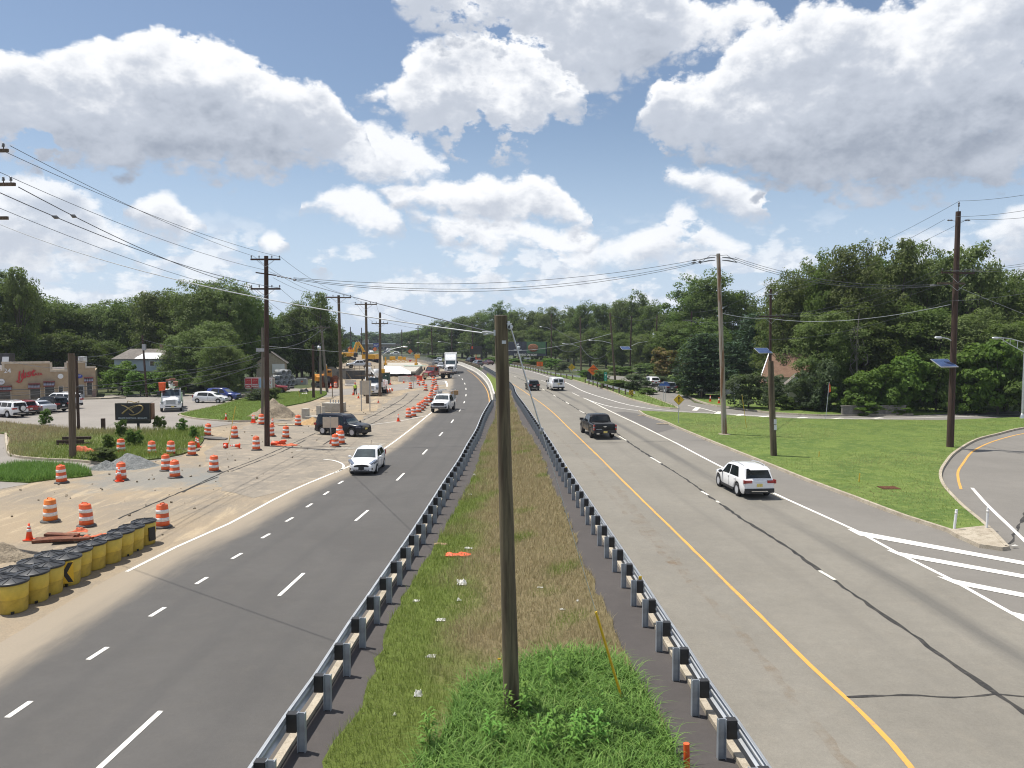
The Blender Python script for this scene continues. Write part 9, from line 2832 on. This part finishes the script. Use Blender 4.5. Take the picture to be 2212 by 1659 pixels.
lg.tube(el, [.025 + .05 * math.sin(math.pi * k / 24) for k in range(25)],5)
lg.tube([sp(.17,.08), sp(.30,.18), sp(.42,.34), sp(.54,.57)],[.02,.06,.08,.05],5)
lg.tube([sp(.20,.61), sp(.30,.44), sp(.42,.24), sp(.60,.10)],[.09,.08,.06,.02],5)
lg.obj('monogram', M_GOLD, t)
lg2 = MB().tube([(cx_ - .55,-.1, zt_ + .02),(cx_ - .45,-.1, zt_ + .22),(cx_ - .1,-.1, zt_ + .16),(cx_ + .1,-.1, zt_ + .05),(cx_ + .35,-.1, zt_ + .1),(cx_ + .55,-.1, zt_ + .22),(cx_ + .5,-.1, zt_ + .02)],.04,5)
lg2.obj('top_scroll', M_GOLD, t)
text('PRIVATE FUNCTIONS - BANQUETS', .165, plain('pale letters', (0.45,0.5,0.55),0.5), t, (cx_, -.25, zb_ + .17),(R(90),0,0), bold=.004)
p = (-37.33,69.92)
tag(MB().box((0,0,.5),(.28,.28,1.1)).obj('short_post', W_DARK, None, (p[0], p[1],.1)), 'short square black post left of the black business sign', 'post')
b_ = (-35.3,106.61)
t = thing('plaza_sign', 'long sign of red and pale panels on brown posts on the corner lawn', 'sign', (b_[0],111,0.1), R(0))
zt_, zb_ = (-36.82,111,2.68)[2] - .1,(-36.85,111,1.39)[2] - .1
xs_ = [(-38.53,111,2.02)[0] - b_[0],(-37.58,111,2.02)[0] - b_[0],(-36.57,111,2.02)[0] - b_[0],(-35.57,111,2.02)[0] - b_[0],(-34.55,111,2.02)[0] - b_[0]]
M_PALEBL = plain('pale blue panel', (0.30,0.42,0.60),0.5,0,.25,1)
for k, m in enumerate((M_REDSIGN, M_REDSIGN, M_PALEBL, M_WHITEP)):
 MB().box(((xs_[k] + xs_[k + 1]) / 2,0,(zt_ + zb_) / 2),(xs_[k + 1] - xs_[k] - .04,.3, zt_ - zb_)).obj('panel', m, t)
fr_ = MB()
for z in (zt_, zb_):
 fr_.beam((xs_[0],-.02, z),(xs_[4],-.02, z),.06,.4)
for x in xs_:
 fr_.beam((x, -.02, zb_),(x, -.02, zt_),.06,.4)
fr_.box((xs_[4] + .12,.1,(zt_ + zb_) / 2),(.2,.4, zt_ - zb_))
fr_.obj('frame', plain('sign frame', (0.45,0.35,0.33),0.6), t)
zm_ = (zt_ + zb_) / 2
for k, (a, b) in enumerate((('BANQUET', 'HALL'),('DINNER', 'EXPRESS'))):
 x = (xs_[k] + xs_[k + 1]) / 2
 text(a, .21, M_WHITEP, t, (x, -.17, zm_ - .22),(R(90),0,0), bold=.006)
 text(b, .23, M_WHITEP, t, (x, -.17, zm_ - .48),(R(90),0,0), bold=.006)
 em = MB().tube([(x - .3,-.16, zm_ + .25),(x - .1,-.16, zm_ + .38),(x + .1,-.16, zm_ + .3),(x + .3,-.16, zm_ + .4)],.035,5)
 em.obj('emblem', plain('pale red', (0.55,0.2,0.18),0.6), t)
em = MB().tube([(xs_[4] - .5,-.16, zm_ + .4),(xs_[4] - .2,-.16, zm_ + .5)],.05,5).tube([(xs_[4] - .55,-.16, zm_ + .1),(xs_[4] - .2,-.16, zm_ + .22),(xs_[4] - .35,-.16, zm_ - .1)],.05,5)
em.obj('red_script', M_REDSIGN, t)
text('790', .24, M_REDSIGN, t, (xs_[4] - .38,-.17, zm_ - .45),(R(90),0,0), bold=.008)
for x in (xs_[1] + .05, xs_[2] + .55):
 MB().box((x, .1, zb_ / 2),(.32,.32, zb_)).obj('post', plain('maroon post', (0.10,0.035,0.035),0.7), t)
MB().box(((xs_[1] + xs_[2]) / 2 + .3,-.05, zb_ - .65),(1.2,.12,.95)).obj('green_board', plain('dark green board', (0.012,0.05,0.045),0.6), t)
MB().box(((xs_[1] + xs_[2]) / 2 + .3,-.13, zb_ - .45),(.2,.03,.28)).obj('notice', M_WHITEP, t)
M_STAKE = plain('yellow stake', (0.62,0.42,0.05),0.6)
pins = [('left white flexible post on the tip of the lawn', (19.28,33.14),.98,.055, M_WHITEP, .09),('right white flexible post beside the ramp kerb', (20.81,33.3),1.02,.05, M_WHITEP, .02),
  ('short wooden stake in the lawn right of the greenish pole', (21.56,53.67),.5,.03, M_STAKE, .02),('short yellow topped stake low in the lawn', (20.13,44.24),.62,.035, M_STAKE, .04),
  ('thin yellow reflector stake right of the two tone pole', (21.9,71.41),3.2,.025, M_STAKE, -.5),('thin yellow stake leaning beside the fallen cone', (-22.73,61.29),3.0,.025, M_STAKE, .62),
  ('tall thin reflector rod with an orange flag by the lane', (32.81,80.13),3.9,.03, M_GALV, .28),('orange post at the bottom edge beside the right guardrail', (3.38,14.39),.62,.06, M_ORANGE, -.02),
  ('stake at the end of the corner lawn', (-30.24,109.11),1.1,.04, M_STAKE, -.05),('brown post beside the weedy pole foot', (-25.94,110.83),1.4,.06, M_TIMBER, .0)]
for lab, p, h, r, m, lean in pins:
 t = thing('marker_post', lab, 'marker post', p)
 MB().tube([(0,0,-.05),(lean * .5,0, h * .5),(lean, 0, h)], r, 8).obj('shaft', m, t)
 if 'flag' in lab:
  MB().add([(lean, 0, h),(lean - .02,0, h - 1.1),(lean + .22,.02, h - 1.0),(lean + .12,0, h - .3)],[(0,1,2,3)]).obj('flag', M_ORANGE, t)
 if 'flexible' in lab:
  MB().lathe([(r + .004, h * .8),(r + .004, h * .9)],(lean * .85,0,0),8).obj('band', M_BAND, t)
p = (20.93,42.31)
t = thing('drain_grate', 'rusty flat drain grate in the lawn', 'drain grate', (p[0], p[1],.14))
for k in range(8):
 MB().box((0,(k - 3.5) * .1,.01),(1.0,.055,.03)).obj('bar', M_RUST, t)
p = (-17.64,129.26)
tag(MB().lathe([(.45,0),(.45,.03),(.38,.05),(0,.05)], n=18).obj('manhole', M_GREYMETAL, None, (p[0], p[1],-.02)), 'raised manhole ring left of the drum by the octagonal sign back', 'manhole')
p = (4.07,24.02)
for lab, p in (('yellow reflector tab on top of the right guardrail', (4.05,23.9)),('yellow reflector tab farther along the right guardrail', (3.19,44.73))):
 tag(MB().box((0,0,0),(.10,.03,.12)).obj('reflector', M_SIGNYEL, None, (p[0], p[1],.86)), lab, 'reflector')
for lab, p, sd in (('rust brown kerb rubble beside the asphalt patch', (14.4,83.76),31),('rust brown kerb rubble lower down the lawn kerb', (14.99,75.59),32)):
 crumple('kerb_rubble', lab, 'rubble', p, 1.3,.7,.12, M_SOIL, sd, .02)
p = (26.65,108.3)
t = thing('mailbox', 'pale mailbox on a post in the shaded yard', 'mailbox', (p[0], p[1],.1))
MB().box((0,0,1.1),(.5,.3,.3)).obj('box', M_SIGNBACK, t)
MB().box((.1,0,.5),(.1,.1,1.0)).obj('post', M_TIMBER, t)
def skin_mesh(name, verts, edges, radii, material, parent, sub=1):
 me = bpy.data.meshes.new(name)
 me.from_pydata(verts, edges, [])
 me.materials.append(material)
 o = bpy.data.objects.new(name, me)
 COL.objects.link(o)
 o.parent = parent
 md = o.modifiers.new('skin', 'SKIN')
 md.use_smooth_shade = True
 for i, r_ in enumerate(radii):
  me.skin_vertices[0].data[i].radius = (r_, r_)
 me.skin_vertices[0].data[0].use_root = True
 s = o.modifiers.new('sub', 'SUBSURF')
 s.levels = s.render_levels = sub
 return o
p = (-23.55,115.13)
W_ = thing('person', 'worker in a lime vest, grey shirt, dark trousers and orange hard hat walking', 'person', (p[0], p[1] + .2,0), R(175))
M_SKIN = plain('skin', (0.42,0.25,0.17),0.6)
M_LIME = plain('lime vest', (0.50,0.72,0.06),0.6,0,.1,6)
M_SHIRT = plain('grey shirt', (0.30,0.31,0.33),0.8)
M_PANTS = plain('dark trousers', (0.018,0.018,0.022),0.8)
bv = [(0,0,.95),(0,0,1.15),(0,.01,1.40),(0,0,1.52),(0,.02,1.66),
  (.10,0,.90),(.12,.16,.50),(.12,.10,.08),(.12,.24,.05),
  (-.10,0,.90),(-.11,-.05,.50),(-.11,-.25,.10),(-.11,-.14,.05),
  (.20,0,1.42),(.27,-.06,1.16),(.28,.12,.96),(.28,.18,.88),
  (-.20,0,1.42),(-.28,.06,1.16),(-.30,.16,.98),(-.30,.2,.90)]
be = [(0,1),(1,2),(2,3),(3,4),(0,5),(5,6),(6,7),(7,8),(0,9),(9,10),(10,11),(11,12),(2,13),(13,14),(14,15),(15,16),(2,17),(17,18),(18,19),(19,20)]
br = [.15,.14,.16,.06,.10,.10,.07,.05,.045,.10,.07,.05,.045,.07,.052,.04,.035,.07,.052,.04,.035]
skin_mesh('body', bv, be, br, M_SKIN, W_)
tr_ = [0,5,6,7,9,10,11]
skin_mesh('trousers', [(0,0,.97)] + [bv[i] for i in (5,6,7,9,10,11)],[(0,1),(1,2),(2,3),(0,4),(4,5),(5,6)],[.165,.12,.095,.085,.12,.095,.085], M_PANTS, W_)
skin_mesh('shirt', [bv[1], bv[2], bv[13], bv[14], bv[17], bv[18]],[(0,1),(1,2),(2,3),(1,4),(4,5)],[.15,.17,.08,.065,.08,.065], M_SHIRT, W_)
MB().lathe([(.17,.98),(.18,1.1),(.20,1.35),(.17,1.46),(.09,1.5)], n=14).obj('vest', M_LIME, W_)
W_.children[-1].scale = (1.08,.85,1)
for sg in (-1,1):
 sl = MB().tube([(sg * .19,0,1.43),(sg * .24,-.02 if sg > 0 else .03,1.27)],[.085,.08],8)
 sl.obj('sleeve', M_LIME, W_)
 hp = Vector(bv[16] if sg > 0 else bv[20])
 hn = MB().blob(hp + Vector((0,.01,-.03)),(.035,.045,.05),1,.05,1)
 for k in range(4):
  hn.tube([hp + Vector((0,-.02 + .018 * k, -.07)), hp + Vector((.004,-.02 + .02 * k, -.11)), hp + Vector((-.012 * sg, -.02 + .02 * k, -.135 + .008 * abs(k - 1)))],[.011,.010,.008],5)
 hn.tube([hp + Vector((0,.04,-.02)), hp + Vector((0,.065,-.06)), hp + Vector((-.01 * sg, .06,-.085))],[.012,.011,.009],5)
 hn.obj('hand', M_SKIN, W_)
 fx_ = Vector(bv[7] if sg > 0 else bv[11])
 MB().blob(fx_ + Vector((0,.07,-.03)),(.06,.14,.06),2,.05,1).obj('boot', M_RUST, W_)
hd_ = Vector((0,.02,1.67))
MB().blob(hd_, (.085,.10,.125),1,.02,2).blob(hd_ + Vector((0,.10,-.01)),(.014,.03,.025),1,0,1).blob(hd_ + Vector((.088,0,0)),(.012,.025,.035),1,0,1).blob(hd_ + Vector((-.088,0,0)),(.012,.025,.035),1,0,1).obj('head', M_SKIN, W_)
MB().box(hd_ + Vector((0,.10,.025)),(.15,.02,.04)).obj('sunglasses', M_SIGNBLK, W_)
MB().box(hd_ + Vector((0,.098,-.06)),(.045,.01,.01)).obj('mouth', M_REDSIGN, W_)
MB().lathe([(.15,0),(.125,.015),(.118,.07),(.07,.12),(0,.13)], hd_ + Vector((0,.01,.05)),14).obj('hard_hat', M_ORANGE, W_)
hm = bpy.data.materials.new('haze')
hm.use_nodes = True
for n in list(hm.node_tree.nodes):
 if n.type == 'BSDF_PRINCIPLED': hm.node_tree.nodes.remove(n)
pv = hm.node_tree.nodes.new('ShaderNodeVolumePrincipled')
pv.inputs['Color'].default_value = (0.80,0.88,1.0,1)
pv.inputs['Density'].default_value = 0.00015
hm.node_tree.links.new(pv.outputs[0], next(n for n in hm.node_tree.nodes if n.type == 'OUTPUT_MATERIAL').inputs['Volume'])
mb = MB().box((0,2800,14.5),(8400,6600,32))
tag(mb.obj('haze', hm), 'thin bluish summer haze over the far highway', 'haze', kind='stuff')
